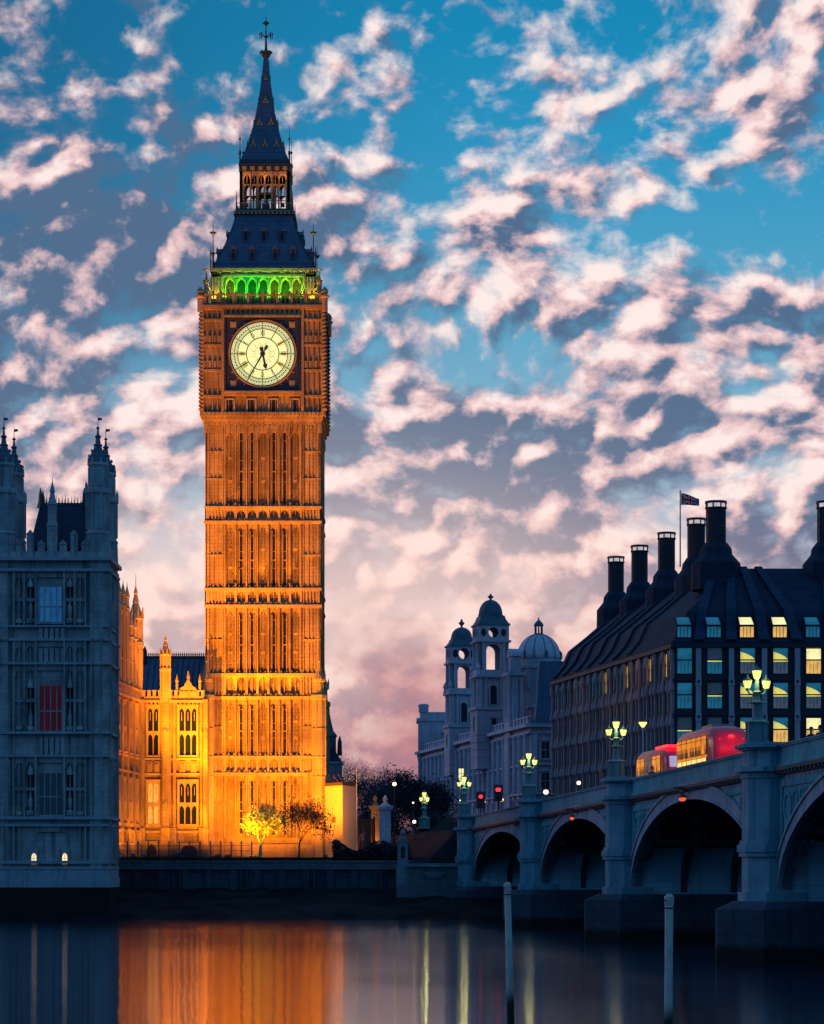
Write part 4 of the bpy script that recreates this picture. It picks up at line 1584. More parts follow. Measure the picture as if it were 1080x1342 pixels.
for (p0, p1, g) in ((990, 926, 'window_glass'), (1080, 1024, 'window_glass')):
    tracery_window(WF, XP(193, WY) - WB.x, XP(209, WY) - WB.x, WZ(p0), WZ(p1), 'wing_lit' if p0 == 1080 else g, 2)
    tracery_window(WF, XP(234, WY) - WB.x, XP(259, WY) - WB.x, WZ(p0), WZ(p1), g, 3)
mb = MB(WF)
for px, wd, o in ((187, .5, .5), (213, .22, .3), (218, .75, .6), (223, .22, .3), (229, .3, .35), (264, .3, .35), (269.5, .5, .5)):
    a = XP(px, WY) - WB.x
    mb.box(a - wd / 2, a + wd / 2, 0, o, 5.4, ZTOP)
    mb.box(a - wd / 2 - .1, a + wd / 2 + .1, 0, o + .15, 5.4, WZ(1085))
    for pz in (1055, 960):
        mb.prism([(a - wd / 2, WZ(pz)), (a, WZ(pz) + .5), (a + wd / 2, WZ(pz))], 0, o + .12)
for px in (196, 206, 239, 254):
    a = XP(px, WY) - WB.x
    mb.box(a - .34, a + .34, .0, .18, WZ(1013), WZ(998))
    mb.box(a - .2, a + .2, .1, .26, WZ(1010), WZ(1001))
for k in range(16):
    a = .4 + k * (FWID - .6) / 15
    mb.box(a - .12, a + .12, .0, .32, WZ(925), WZ(921))
mb.M = WS
nb = 6
for k in range(nb + 1):
    a = 1.0 + k * (SLEN - 1.5) / nb
    mb.box(a - .3, a + .3, 0, .32, 5.4, ZTOP + .2)
    mb.box(a - .4, a + .4, 0, .42, 5.4, WZ(1086))
    for q in range(1, 5):
        b = a + q * (SLEN - 1.5) / nb / 5
        mb.box(b - .05, b + .05, 0, .09, 5.4, ZTOP)
mb.build('buttress', 'limestone', wing, WB)
for k in range(nb):
    a0 = 1.0 + k * (SLEN - 1.5) / nb + .9
    for (p0, p1) in ((990, 926), (1080, 1024)):
        tracery_window(WS, a0, a0 + 1.95, WZ(p0), WZ(p1), 'window_glass', 3)
# doorway and dark arched openings at the foot
for px, wd, ht in ((199, 1.1, 1.9), (248, 1.9, 1.7)):
    mb = MB(WF)
    a = XP(px, WY) - WB.x
    mb.prism([(a - wd / 2, 5.5), (a + wd / 2, 5.5)] + [(a + x, 5.5 + ht * .6 + z) for x, z in reversed(gothic(wd, ht * .4, 5))], .28, .31)
    mb.mi = 1
    mb.arch_head(a - wd / 2 - .3, a + wd / 2 + .3, 5.5 + ht * .6, 5.5 + ht + .35, .28, .45, ht * .4, .3)
    mb.build('door', ['dark_opening', 'limestone_trim'], wing, WB)
# parapets
mb = MB()
for F, L in ((WF, FWID), (WS, SLEN)):
    mb.M = F
    mb.box(.3 if F is WF else 0, L, .0, .26, ZTOP, ZTOP + .35)
    n = int(L / .62)
    for k in range(n):
        a = .3 + (L - .4) * k / n
        mb.box(a, a + .36, .0, .25, ZTOP + .35, ZTOP + .95)
        mb.box(a - .05, a + .41, -.03, .3, ZTOP + .95, ZTOP + 1.06)
mb.M = WS
mb.box(.6, 5.49, -.8, -.3, 29.6, 30.1)
mb.box(5.5, SLEN, -.8, -.28, 32.6, 33.1)
for z in (25.4, 27.6):
    mb.box(.6, SLEN, -.5, -.3, z, z + .22)
for k in range(28):
    a = .9 + 22.5 * k / 28
    zt_ = 30.1 if a < 5 else 33.1
    mb.box(a, a + .42, -.75, -.4, zt_, zt_ + .6)
for k in range(9):
    a = 1.0 + k * 2.5
    zt_ = 30.2 if a < 5 else 33.2
    mb.lathe([(.3, 24), (.3, zt_ + .2), (.38, zt_ + .3), (.26, zt_ + .6), (.24, zt_ + 1.5), (.34, zt_ + 1.6), (.05, zt_ + 2.8), (.01, zt_ + 3.3)], 6, (a, -.35))
    for q in (.8, 1.3, 1.8):
        mb.box(a + q - .06, a + q + .06, -.5, -.33, 24.4, zt_ - .7)
mb.build('parapet', 'limestone_trim', wing, WB)
mb = MB(WF)
a = XP(247, WY) - WB.x
mb.prism([(a - 1.1, ZTOP + .3), (a - .9, ZTOP + 1.3), (a - .5, ZTOP + 1.5), (a, ZTOP + 2.4), (a + .5, ZTOP + 1.5), (a + .9, ZTOP + 1.3), (a + 1.1, ZTOP + .3)], -.05, .3)
mb.lathe([(.14, ZTOP + 2.2), (.2, ZTOP + 2.6), (.02, ZTOP + 3.3)], 6, (a, .12))
for s in (-1, 1):
    mb.lathe([(.16, ZTOP + .9), (.14, ZTOP + 2.0), (.2, ZTOP + 2.1), (.01, ZTOP + 2.9)], 6, (a + s * 1.3, .12))
mb.build('gable', 'limestone_trim', wing, WB)
for px, zt, r, zb, F, yy in ((217, WZ(825), .58, ZTOP - .2, WF, .15), (178, WZ(752), .78, WZ(918), WF, -.1)):
    mb = MB(F)
    a = XP(px, WY - yy) - WB.x
    H = zt - zb
    mb.lathe([(r, zb), (r, zb + H * .42), (r * 1.2, zb + H * .43), (r * 1.2, zb + H * .46), (r * .92, zb + H * .48), (r * .9, zb + H * .63), (r * 1.25, zb + H * .645), (r * 1.15, zb + H * .665),
              (r * .8, zb + H * .71), (r * .42, zb + H * .77), (r * .5, zb + H * .775), (r * .22, zb + H * .84), (r * .32, zb + H * .85), (.06, zb + H * .9), (.02, zt)], 8, (a, yy), PI / 8)
    for k in range(8):
        t = PI / 8 + k * PI / 4
        mb.box(a + r * math.cos(t) - .07, a + r * math.cos(t) + .07, yy + r * math.sin(t) - .07, yy + r * math.sin(t) + .07, zb, zb + H * .64)
        mb.lathe([(.1, zb + H * .66), (.08, zb + H * .7), (.01, zb + H * .74)], 4, (a + r * 1.1 * math.cos(t), yy + r * 1.1 * math.sin(t)))
    mb.build('turret', 'limestone_trim', wing, WB)
# blue slate roof behind the parapet
mb = MB()
xr0, xr1 = XP(186, 306), XP(274, 306)
zr0, zr1 = ZP(908, 306), ZP(863, 309)
mb.add([(xr0, 303, zr0 - 1), (xr1, 303, zr0 - 1), (xr1, 309, zr1), (xr0, 309, zr1), (xr1, 315, zr0 - 1), (xr0, 315, zr0 - 1)],
       [(0, 1, 2, 3), (3, 2, 4, 5), (0, 3, 5), (1, 4, 2), (0, 5, 4, 1)])
for k in range(13):
    x = xr0 + (xr1 - xr0) * k / 12
    mb.tube((x, 303, zr0 - .95), (x, 309, zr1 + .05), .09, .09, 4)
mb.build('roof', 'lead_roof', wing, WB)
mb = MB()
for k in range(36):
    x = xr0 + (xr1 - xr0) * k / 35
    mb.lathe([(.05, zr1), (.05, zr1 + .35), (.1, zr1 + .42), (.01, zr1 + .75)], 4, (x, 309))
mb.box(xr0, xr1, 308.95, 309.05, zr1, zr1 + .3)
for px in (186.5, 190):
    mb.lathe([(.3, zr1 - 1), (.25, zr1 + .6), (.05, zr1 + 1.2)], 6, (XP(px, 306), 306))
mb.build('roof_cresting', 'iron', wing, WB)

# lawn railing along the embankment
rail = thing('lawn_railing', 'thin black iron railing along the embankment in front of the floodlit wing', 'railing', (XP(200, 257), 257, 5.4))
ra, rb = XP(140, 257), XP(330, 257)
mb = MB()
for z in (5.75, 6.35, 6.85):
    mb.box(ra, rb, 256.97, 257.03, z, z + .05)
for k in range(15):
    x = ra + (rb - ra) * k / 14
    mb.lathe([(.07, 5.4), (.06, 7.1), (.1, 7.15), (.02, 7.35)], 6, (x, 257))
mb.build('rails', 'iron', rail, rail.location)
mb = MB()
n = 120
for k in range(n):
    x = ra + (rb - ra) * (k + .5) / n
    mb.box(x - .014, x + .014, 256.98, 257.02, 5.75, 6.9)
mb.build('bars', 'iron', rail, rail.location)

# ------------------------------------------------------------------ the bridge
# the south face of the parapet runs along X = 31.04 - .1009 Y
BO = Vector((31.04 - .1009 * 250, 250.0, 0))
BU = Vector((.1004, -.99495, 0))
BN = Vector((-.99495, -.1004, 0))
BF = FR((BO.x, BO.y), BU, BN)
BORG = Vector((BO.x, BO.y, 0))
bridge = thing('road_bridge', 'blue green iron and stone arch bridge with octagonal piers crossing the river', 'bridge', BORG)
PIERS = [0.0, 42.5, 81.4, 120.6, 160.0]
BWID = 26.0
S0, S1 = -3.5, 181.0


def zp(s):
    return 9.6 + s / 120.6 * 1.03


def BPX(s, y=0.0):
    p = BF @ Vector((s, y, 0))
    return p


SPR = 3.05


def arch_z(s, a, b):
    c, h = (a + b) / 2, (b - a) / 2
    crown = zp(c) - 1.95
    t = max(0.0, 1 - ((s - c) / h) ** 2)
    return SPR + (crown - SPR) * math.sqrt(t)


spans = [(PIERS[i] + 1.6, PIERS[i + 1] - 1.6) for i in range(4)] + [(161.6, 200.0)]
N = 40


def span_pts(a, b, off=0.0, n=N):
    """points along the arch, denser near the springing; off thickens outwards"""
    c, h = (a + b) / 2, (b - a) / 2
    crown = zp(c) - 1.95
    out = []
    for i in range(n + 1):
        t = PI * i / n
        out.append((c - (h + off) * math.cos(t), SPR + (crown - SPR + off) * math.sin(t)))
    return out


# spandrel walls
for a, b in spans:
    mb = MB(BF)
    pts = span_pts(a, b)
    A = [(a - 1.7, SPR)] + [(a - .001, SPR)] + pts[1:-1] + [(b + .001, SPR)] + [(b + 1.7, SPR)]
    A = [(x, z) for x, z in A if x <= S1 + 30]
    B = [(x, zp(x) - 1.32) for x, z in A]
    mb.band(A, B, -.5, 0.0)
    mb.build('spandrel_wall', 'ring_paint', bridge, BORG)
    mb = MB(BF)
    for k in range(1, 46):
        sx = a + (b - a) * k / 46
        if sx < S1:
            mb.box(sx - .05, sx + .05, .0, .035, zp(sx) - 1.72, zp(sx) - 1.62)
    mb.build('rivet_row', 'bridge_pale', bridge, BORG)
    # face ring of the arch
    mb = MB(BF)
    mb.band(span_pts(a, b, .0), span_pts(a, b, .95), -.55, .16)
    mb.band(span_pts(a, b, .78), span_pts(a, b, .95), .16, .25)
    mb.band(span_pts(a, b, .0), span_pts(a, b, .14), .16, .24)
    mb.build('arch_ring', 'ring_paint', bridge, BORG)
    # raised edge round the triangular spandrel panels and their roundels
    for side in (0, 1):
        # recessed looking teal panel between ring and border
        c, h = (a + b) / 2, (b - a) / 2
        H_ = zp(c) - 1.95 - SPR
        A, B = [], []
        for k in range(25):
            d_ = .55 + 9.0 * k / 24
            x = a + .2 + d_ if side == 0 else b - .2 - d_
            t_ = 1 - ((x - c) / (h + 1.15)) ** 2
            ze = max(SPR + (H_ + 1.15) * math.sqrt(max(t_, 0)), SPR + 1.6)
            zt_ = zp(x) - 2.1
            if ze > zt_ - .02:
                break
            A.append((x, ze))
            B.append((x, zt_))
        mb = MB(BF)
        mb.band(A, B, -.02, .035)
        mb.build('spandrel_panel', 'bridge_green', bridge, BORG)
        mb = MB(BF)
        x0 = a + .2 if side == 0 else b - .2
        sg = 1 if side == 0 else -1
        c, h = (a + b) / 2, (b - a) / 2
        ztop = lambda x: zp(x) - 1.75
        mb.box(min(x0, x0 + sg * .35), max(x0, x0 + sg * .35), 0, .12, SPR + 1.5, ztop(x0))
        q = [(x0 + sg * .35, ztop(x0) - .35), (x0 + sg * 9.5, ztop(x0 + sg * 9.5) - .35), (x0 + sg * 9.5, ztop(x0 + sg * 9.5)), (x0 + sg * .35, ztop(x0))]
        mb.prism(q, 0, .115)
        for cx, cz, r in ((1.35, -1.35, .8), (2.85, -1.05, .52), (4.1, -.85, .34), (1.05, -2.9, .42), (5.0, -.72, .22)):
            X, Z = x0 + sg * cx, ztop(x0 + sg * cx) + cz
            n = 20
            mb.band([(X + r * .72 * math.cos(2 * PI * k / n), Z + r * .72 * math.sin(2 * PI * k / n)) for k in range(n + 1)],
                    [(X + r * math.cos(2 * PI * k / n), Z + r * math.sin(2 * PI * k / n)) for k in range(n + 1)], 0, .1)
            if r > .4:
                for t in range(4):
                    ang = t * PI / 2 + .4
                    mb.prism([(X + r * .36 * math.cos(ang) + r * .3 * math.cos(2 * PI * k / 8), Z + r * .36 * math.sin(ang) + r * .3 * math.sin(2 * PI * k / 8)) for k in range(8)], 0, .05)
        mb.build('spandrel_tracery', 'bridge_green', bridge, BORG)
    # iron ribs under the deck
    mb = MB(BF)
    for k in range(1, 8):
        y = -BWID * k / 8
        mb.band(span_pts(a, b, .0, 24), span_pts(a, b, .75, 24), y - .2, y + .2)
    c, h = (a + b) / 2, (b - a) / 2
    for f in (-.85, -.62, -.36, -.12, .12, .36, .62, .85):
        s = c + f * h
        z = arch_z(s, a, b)
        mb.box(s - .13, s + .13, -BWID + .5, -.5, z + .15, z + .6)
    mb.build('arch_ribs', 'bridge_dark', bridge, BORG)

# deck
mb = MB(BF)
SEG = [S0 + (S1 - S0) * i / 30 for i in range(31)]
mb.band([(s, zp(s) - 1.9) for s in SEG], [(s, zp(s) - 1.2) for s in SEG], -BWID, -.5)
mb.build('deck', 'asphalt', bridge, BORG)
mb = MB(BF)
mb.band([(s, zp(s) - 1.2) for s in SEG], [(s, zp(s) - 1.08) for s in SEG], -4.2, -.22)
mb.band([(s, zp(s) - 1.2) for s in SEG], [(s, zp(s) - 1.08) for s in SEG], -BWID + .2, -BWID + 4.2)
mb.build('footway', 'granite', bridge, BORG)

# cornice and parapet, in lengths between the piers
for side in (0, 1):
    o = 0.0 if side == 0 else -BWID
    sg = 1 if side == 0 else -1
    for i in range(len(PIERS)):
        s0 = PIERS[i] + 1.2
        s1 = PIERS[i + 1] - 1.2 if i + 1 < len(PIERS) else S1
        ss = [s0 + (s1 - s0) * k / 8 for k in range(9)]

        def layer(mb, z0, z1, y0, y1):
            ya, yb = sorted((o + sg * y0, o + sg * y1))
            mb.band([(s, zp(s) + z0) for s in ss], [(s, zp(s) + z1) for s in ss], ya, yb)
        mb = MB(BF)
        layer(mb, -1.32, -1.14, -.4, .42)
        layer(mb, -1.5, -1.323, -.4, .2)
        n = int((s1 - s0) / .7)
        for k in range(n):
            s = s0 + (s1 - s0) * (k + .5) / n
            ya, yb = sorted((o + sg * .2, o + sg * .38))
            mb.box(s - .12, s + .12, ya, yb, zp(s) - 1.47, zp(s) - 1.325)
        mb.build('cornice', 'bridge_dark', bridge, BORG)  # shadow under the parapet is put into this dark colour
        mb = MB(BF)
        layer(mb, -1.137, -.16, -.16, .1)
        layer(mb, -1.137, -.95, .1, .2)
        layer(mb, -.16, -.06, -.24, .2)
        mb.build('parapet', 'bridge_green', bridge, BORG)
        mb = MB(BF)
        layer(mb, -.06, .0, -.28, .26)
        mb.build('coping', 'ring_paint', bridge, BORG)  # paler colour stands in for lamp and sky light on the coping


def octo(c, hs, out, back=1.2, cut=.85):
    """half octagon plan standing out from the face"""
    return [(c - hs, -back), (c + hs, -back), (c + hs, out - cut), (c + hs - cut, out), (c - hs + cut, out), (c - hs, out - cut)]


for s in PIERS:
    zt = zp(s)
    mb = MB(BF)
    mb.hprism(octo(s, 1.55, 1.45), SPR - .1, zt - 1.3)
    mb.hprism(octo(s, 1.68, 1.58), 5.15, 5.38)
    mb.hprism(octo(s, 1.75, 1.65), 5.382, 5.75)
    mb.hprism(octo(s, 1.65, 1.55), 5.752, 5.95)
    mb.hprism(octo(s, 1.7, 1.62), SPR - .1, SPR + .35)
    mb.build('pier_shaft', 'bridge_pale', bridge, BORG)
    mb = MB(BF)
    mb.hprism(octo(s, 1.62, 1.52), zt - 1.6, zt - 1.302)
    mb.hprism(octo(s, 1.85, 1.8), zt - 1.3, zt - 1.08)
    mb.hprism(octo(s, 1.5, 1.42), zt - 1.078, zt - .22)
    mb.hprism(octo(s, 1.66, 1.58), zt - .22, zt - .12)
    mb.hprism(octo(s, 1.85, 1.75), zt - .118, zt + .05)
    mb.hprism(octo(s, 1.6, 1.55), zt + .052, zt + .14)
    mb.build('pier_cap', 'bridge_pale', bridge, BORG)
    mb = MB(BF)
    mb.box(s - 1.58, s + 1.58, -BWID + .5, -.52, SPR - .1, 5.6)
    mb.box(s - 1.7, s + 1.7, -BWID + .5, -.54, 5.6, 5.9)
    mb.build('pier_wall', 'pier_bounce_tint', bridge, BORG)
    mb = MB(BF)
    base = octo(s, 2.1, 2.9, BWID, 1.9)
    mb.hprism(base, -2.0, SPR - .5)
    mb.hprism(base, SPR - .498, SPR - .1, octo(s, 1.85, 1.9, BWID - .4, 1.2))
    mb.build('pier_base', 'wet_granite', bridge, BORG)
# abutment to the bank
mb = MB(BF)
mb.box(-4.0, -1.56, -BWID, -.3, 1.5, zp(-2) - .2)
mb.build('abutment', 'granite', bridge, BORG)
# red navigation lights hung under two crowns
for i in (1, 2):
    a, b = spans[i]
    c = (a + b) / 2 + (0 if i == 2 else -2)
    c = (a + b) / 2
    zc = zp(c) - 1.35
    p = BF @ Vector((c, .55, zc))
    nl = thing('navigation_light', ('pair of round orange navigation lamps hanging from the crown of the largest visible arch' if i == 2 else
               'small orange navigation lamp hanging over the middle bridge arch'), 'navigation light', p)
    nl.rotation_euler = (0, 0, math.atan2(BU.y, BU.x))
    mb = MB()
    mb.box(-.5, .5, -.06, .06, -.16, -.06)
    mb.box(-.05, .05, -.5, .1, 0, .12)
    for sx in ((-.28, .28) if i == 2 else (0,)):
        mb.tube((sx, 0, -.1), (sx, 0, -.42), .04, .04, 6)
        mb.lathe([(.04, -.34), (.19, -.4), (.2, -.5)], 10, (sx, 0))
    mb.build('bracket', 'iron', nl)
    for sx in ((-.28, .28) if i == 2 else (0,)):
        mb = MB()
        mb.ball((sx, 0, -.56), .15, 10, 6)
        mb.build('lamp', 'orange_lamp', nl, smooth=True)


# ------------------------------------------------------------------ triple lamps on the piers
def make_bridge_lamp(name, label):
    root = thing(name, label, 'street lamp', group='triple lanterns along the bridge parapet')
    mb = MB()
    mb.lathe([(.62, 0), (.62, .12), (.52, .16), (.5, .95), (.6, 1.0), (.6, 1.08), (.36, 1.16)], 8, rot=PI / 8)
    for k in range(8):
        a = k * PI / 4 + PI / 8
        mb.box(.5 * math.cos(a) - .05, .5 * math.cos(a) + .05, .5 * math.sin(a) - .05, .5 * math.sin(a) + .05, .15, 1.0)
    mb.build('pedestal', 'lamp_green', root)
    mb = MB()
    mb.lathe([(.32, 1.14), (.24, 1.3), (.22, 1.95), (.36, 1.98), (.36, 2.06), (.2, 2.1), (.15, 2.5), (.24, 2.55), (.12, 2.62), (.1, 3.15)], 10)
    for s in (-1, 1):
        pts = [(0, 2.55), (.25 * s, 2.42), (.42 * s, 2.5), (.5 * s, 2.72)]
        for p, q in zip(pts, pts[1:]):
            mb.tube((p[0], 0, p[1]), (q[0], 0, q[1]), .05, .05, 6)
        mb.tube((.1 * s, 0, 2.3), (.35 * s, 0, 2.45), .03, .03, 5)
        mb.tube((.2 * s, 0, 2.0), (.45 * s, 0, 2.02), .04, .03, 5)
        mb.ball((.46 * s, 0, 2.02), .07, 6, 4)
    mb.build('column', 'lamp_green', root)
    for (x, z, k) in ((0, 3.2, .76), (-.5, 2.72, .70), (.5, 2.72, .70)):
        mb = MB()
        mb.lathe([(.14 * k, z), (.2 * k, z + .06), (.3 * k, z + .48 * k), (.27 * k, z + .55 * k)], 8, (x, 0), PI / 8)
        ln = mb.build('lantern', 'lamp_glass', root)
        mb = MB()
        mb.lathe([(.34 * k, z + .53 * k), (.3 * k, z + .6 * k), (.14 * k, z + .7 * k), (.12 * k, z + .76 * k), (.05, z + .8 * k), (.02, z + .98 * k)], 8, (x, 0), PI / 8)
        mb.lathe([(.06, z - .12), (.15 * k, z - .02), (.15 * k, z + .01)], 8, (x, 0), PI / 8)
        for q in range(8):
            a = q * PI / 4 + PI / 8
            mb.tube((x + .2 * k * math.cos(a), .2 * k * math.sin(a), z + .06), (x + .31 * k * math.cos(a), .31 * k * math.sin(a), z + .52 * k), .014, .014, 4)
        mb.build('lantern_cap', 'lamp_green', ln)
    lamp('POINT', (0, -.1, 3.1), 110, (1.0, .86, .3), .35, parent=root)
    return root


LAMP_AT = [(PIERS[3], 'green three lantern lamp standing on the bridge pier beside the red buses'),
           (PIERS[2], 'green three lantern lamp on the pier left of the second bus'),
           (PIERS[1], 'green three lantern lamp on the pier right of the red traffic lights'),
           (PIERS[0], 'green three lantern lamp on the first pier where the bridge meets the bank')]
blamp = None
for s, lab in LAMP_AT:
    if blamp is None:
        o = blamp = make_bridge_lamp('bridge_lamp', lab)
    else:
        o = copy_tree(blamp)
        o['label'] = lab
    p = BF @ Vector((s, .85, zp(s) + .13))
    o.location = p
    o.rotation_euler = (0, 0, .25)
# the last one stands lower, on the bank steps
o = copy_tree(blamp)
o['label'] = 'green three lantern lamp on a low pedestal by the bank steps, behind the stair railing'
o.location = P(556, 1086, 262)
o.rotation_euler = (0, 0, .9)

# ------------------------------------------------------------------ office block with chimneys, across the road
OC = Vector((XP(885, 300), 300.0, 8.42))
office = thing('office_block', 'large dark bronze office block with tall round chimneys and some lit windows', 'office building', OC)
OV = Vector((-.1699, .9855, 0))
OS_ = FR((OC.x, OC.y), OV, (-.9855, -.1699))        # long side, x runs away from the viewer
OF_ = FR((OC.x, OC.y), (1, 0), (0, -1))              # front
OLEN, OFR = 62.0, 50.0


def OZ(py):
    return ZP(py, 300)


ZE = OZ(845)
mb = MB(OF_)
mb.box(0.02, OFR, -17.8, -.02, 8.42, ZE)
mb.M = OS_
mb.box(.4, OLEN, -17, -.02, 8.42, ZE - .01)
mb.build('wall', 'bronze', office, OC)


def off_corner(t):
    return Vector((OC.x + .842 * t, OC.y + t, 0))


def far_end(t, e):
    return OC + OV * (OLEN - e) + Vector((.9855, .1699, 0)) * t


levels = [(-.45, ZE, -.4), (-.45, ZE + .35, -.4), (.9, ZE + 1.9, -.2), (1.9, OZ(799), .2), (4.5, OZ(776), .5), (9.0, 40.0, .8)]
mb = MB()
vs = []
for t, z, e in levels:
    a, c, b = far_end(t, e), off_corner(t), Vector((OC.x + OFR, OC.y + t, 0))
    vs += [(a.x, a.y, z), (c.x, c.y, z), (b.x, b.y, z)]
n = len(levels)
fs = []
for i in range(n - 1):
    for k in range(2):
        fs.append((3 * i + k, 3 * i + k + 1, 3 * i + 3 + k + 1, 3 * i + 3 + k))
# the hidden slopes fall to the courtyard
aB, cB, bB = far_end(18, 0), off_corner(18), Vector((OC.x + OFR, OC.y + 18, 0))
vs += [(aB.x, aB.y, ZE), (cB.x, cB.y, ZE), (bB.x, bB.y, ZE)]
q = 3 * n
top = 3 * (n - 1)
fs += [(top, top + 1, q + 1, q), (top + 1, top + 2, q + 2, q + 1)]
fs.append(tuple([3 * i for i in range(n)] + [q]))
fs.append(tuple([3 * i + 2 for i in range(n)] + [q + 2]))
mb.add(vs, fs)
mb.build('roof', 'bronze_roof', office, OC)
# ducts that climb the roof from the piers to the chimneys
mb = MB()


def roof_pt_front(a, k):
    t, z, e = levels[k]
    return Vector((OC.x + a, OC.y + t, z))


def roof_pt_side(a, k):
    t, z, e = levels[k]
    p = OC + OV * a + Vector((.9855, .1699, 0)) * t
    return Vector((p.x, p.y, z))


def duct(fn, a0, a1, out, w0=.62, w1=.42):
    mb = MB()
    prev = None
    fr = [0, .0, .12, .22, .48, .97]
    for k in range(1, 6):
        a = a0 + (a1 - a0) * fr[k]
        wd = w0 + (w1 - w0) * fr[k]
        L, Rr = fn(a - wd, k), fn(a + wd, k)
        up = out + Vector((0, 0, .2))
        cur = [L - up * .3, Rr - up * .3, Rr + up, L + up]
        if prev:
            mb.add([tuple(p) for p in prev + cur], [(0, 1, 5, 4), (1, 2, 6, 5), (2, 3, 7, 6), (3, 0, 4, 7), (3, 2, 1, 0), (4, 5, 6, 7)])
        prev = cur
    mb.build('roof_duct', 'roof_duct', office, OC)


outF = Vector((0, -.45, 0))
for a0, a1 in ((2.62, 5.6), (6.37, 7.4), (10.14, 8.8), (13.9, 10.5), (17.7, 18.5), (21.4, 20.3)):
    duct(roof_pt_front, a0, a1, outF)
outS = Vector((-.28, -.05, 0))
CH_A = [22.8, 36.6, 50.2, 63.0]
for c in CH_A:
    for da, db in ((-3.6, -1.2), (3.6, 1.2)):
        if 0 < c + da < 60:
            duct(roof_pt_side, c + da, c + db, outS, .8, .6)
# eaves gutter
mb = MB(OF_)
mb.box(-.6, OFR, .1, .55, ZE - .35, ZE + .12)
mb.M = OS_
mb.box(.2, OLEN + .3, .1, .55, ZE - .35, ZE + .11)
mb.build('gutter', 'bronze', office, OC)

# front piers in pale sandstone
for k in range(12):
    a = 2.62 + 3.77 * k
    mb = MB(OF_)
    mb.box(a - .3, a + .3, -.02, .42, 8.42, ZE - .4)
    for py in (893.5, 939.5, 986):
        z = OZ(py)
        mb.prism([(a - .36, z - .45), (a + .36, z - .45), (a + .31, z + .45), (a - .31, z + .45)], .0, .5)
    mb.mi = 1
    for py in (893.5, 939.5, 986):
        z = OZ(py)
        mb.prism([(a + .17 * math.cos(t * PI / 4 + PI / 8), z + .17 * math.sin(t * PI / 4 + PI / 8)) for t in range(8)], .4, .51)
    mb.mi = 2
    mb.box(a - .42, a - .3, -.02, .3, 8.42, ZE - .4)
    mb.box(a + .3, a + .42, -.02, .3, 8.42, ZE - .4)
    mb.build('pier', ['sandstone_pier', 'dark_opening', 'bronze'], office, OC)
for k in range(18):
    a = .5 + 3.6 * k
    if a > OLEN:
        break
    mb = MB(OS_)
    mb.box(a - .2, a + .2, -.02, .4, 8.42, ZE - 1.2)
    mb.lathe([(.3, ZE - 1.9), (.42, ZE - 1.2), (.3, ZE - .6), (.1, ZE - .4)], 8, (a, .3))
    for q in (0, 1, 2, 3):
        z = ZE - 4.6 - 3.97 * q
        mb.lathe([(.2, z - .9), (.40, z - .5), (.34, z + .1), (.2, z + .6)], 8, (a, .3))
    mb.build('pier', 'side_pier', office, OC)
    if a + 1.8 < OLEN:
        mb = MB(OS_)
        m_ = a + 1.8
        mb.box(m_ - .08, m_ + .08, -.02, .3, 8.42, ZE - .5)
        for q in (0, 1, 2, 3):
            z = ZE - 4.6 - 3.97 * q
            mb.lathe([(.15, z - .8), (.36, z - .45), (.3, z + .1), (.15, z + .5)], 8, (m_, .25))
        mb.build('mullion_post', 'side_pier', office, OC)
mb = MB(OS_)
for q in range(5):
    z = ZE - 3.95 - 3.97 * q
    mb.box(0, OLEN, -.02, .22, z - .3, z + .12)
mb.M = OF_
for q in range(5):
    z = ZE - 3.75 - 3.97 * q
    mb.box(.1, OFR, -.02, .12, z - .35, z + .25)
mb.build('floor_band', 'bronze', office, OC)


def office_window(kind, wd):
    """window 3 m high: upper light showing the lit ceiling, lower light with blinds"""
    mb = MB()
    up, lo = {'lit': ('ceiling_light', 'blind_dusk'), 'bright': ('ceiling_bright', 'warm_blind'), 'dim': ('blue_pane', 'blue_pane'), 'strip': ('blue_pane', 'blue_pane'),
              'half': ('ceiling_light', 'warm_blind')}[kind]
    h = wd / 2
    mb.mi = 0
    mb.box(-h, h, .0, .03, 0, 1.48)                      # blind
    mb.mi = 1
    mb.box(-h, h, .0, .03, 1.62, 2.9)                    # glass over the ceiling
    mb.mi = 2
    if kind in ('lit', 'half'):
        mb.prism([(-h, 1.64), (h, 1.64), (h * .55, 1.98), (-.1, 2.26), (-h, 2.52)], .02, .045)
    elif kind == 'bright':
        mb.prism([(-h, 1.64), (h, 1.64), (h, 2.84), (-h, 2.84)], .02, .045)
    if kind in ('lit', 'strip'):
        mb.box(-h, h, .02, .05, 1.36, 1.48)
    mb.mi = 3
    mb.box(-h - .09, -h, -.01, .14, -.08, 2.98)
    mb.box(h, h + .09, -.01, .14, -.08, 2.98)
    mb.box(-h, h, -.01, .16, 1.48, 1.62)
    mb.box(-h, h, -.01, .13, -.08, 0)
    mb.box(-h, h, -.01, .13, 2.9, 2.98)
    for k in (1, 2, 3):
        x = -h + wd * k / 4
        mb.box(x - .02, x + .02, .02, .07, 0, 1.36)
    ceil = 'ceiling_bright' if kind == 'bright' else 'ceiling_light'
    o = mb.build('window', [lo, 'blue_pane' if kind in ('dim', 'lit', 'half') else 'dim_pane', ceil, 'bronze'])
    return o


protos = {k: office_window(k, 1.66) for k in ('lit', 'bright', 'dim', 'strip', 'half')}
used = set()


def put_window(kind, M, name='window'):
    src = protos[kind]
    if kind not in used:
        used.add(kind)
        src.parent = office
        src.matrix_basis = Matrix.Translation(-OC) @ M
    else:
        inst(name, src.data, office, M, OC)


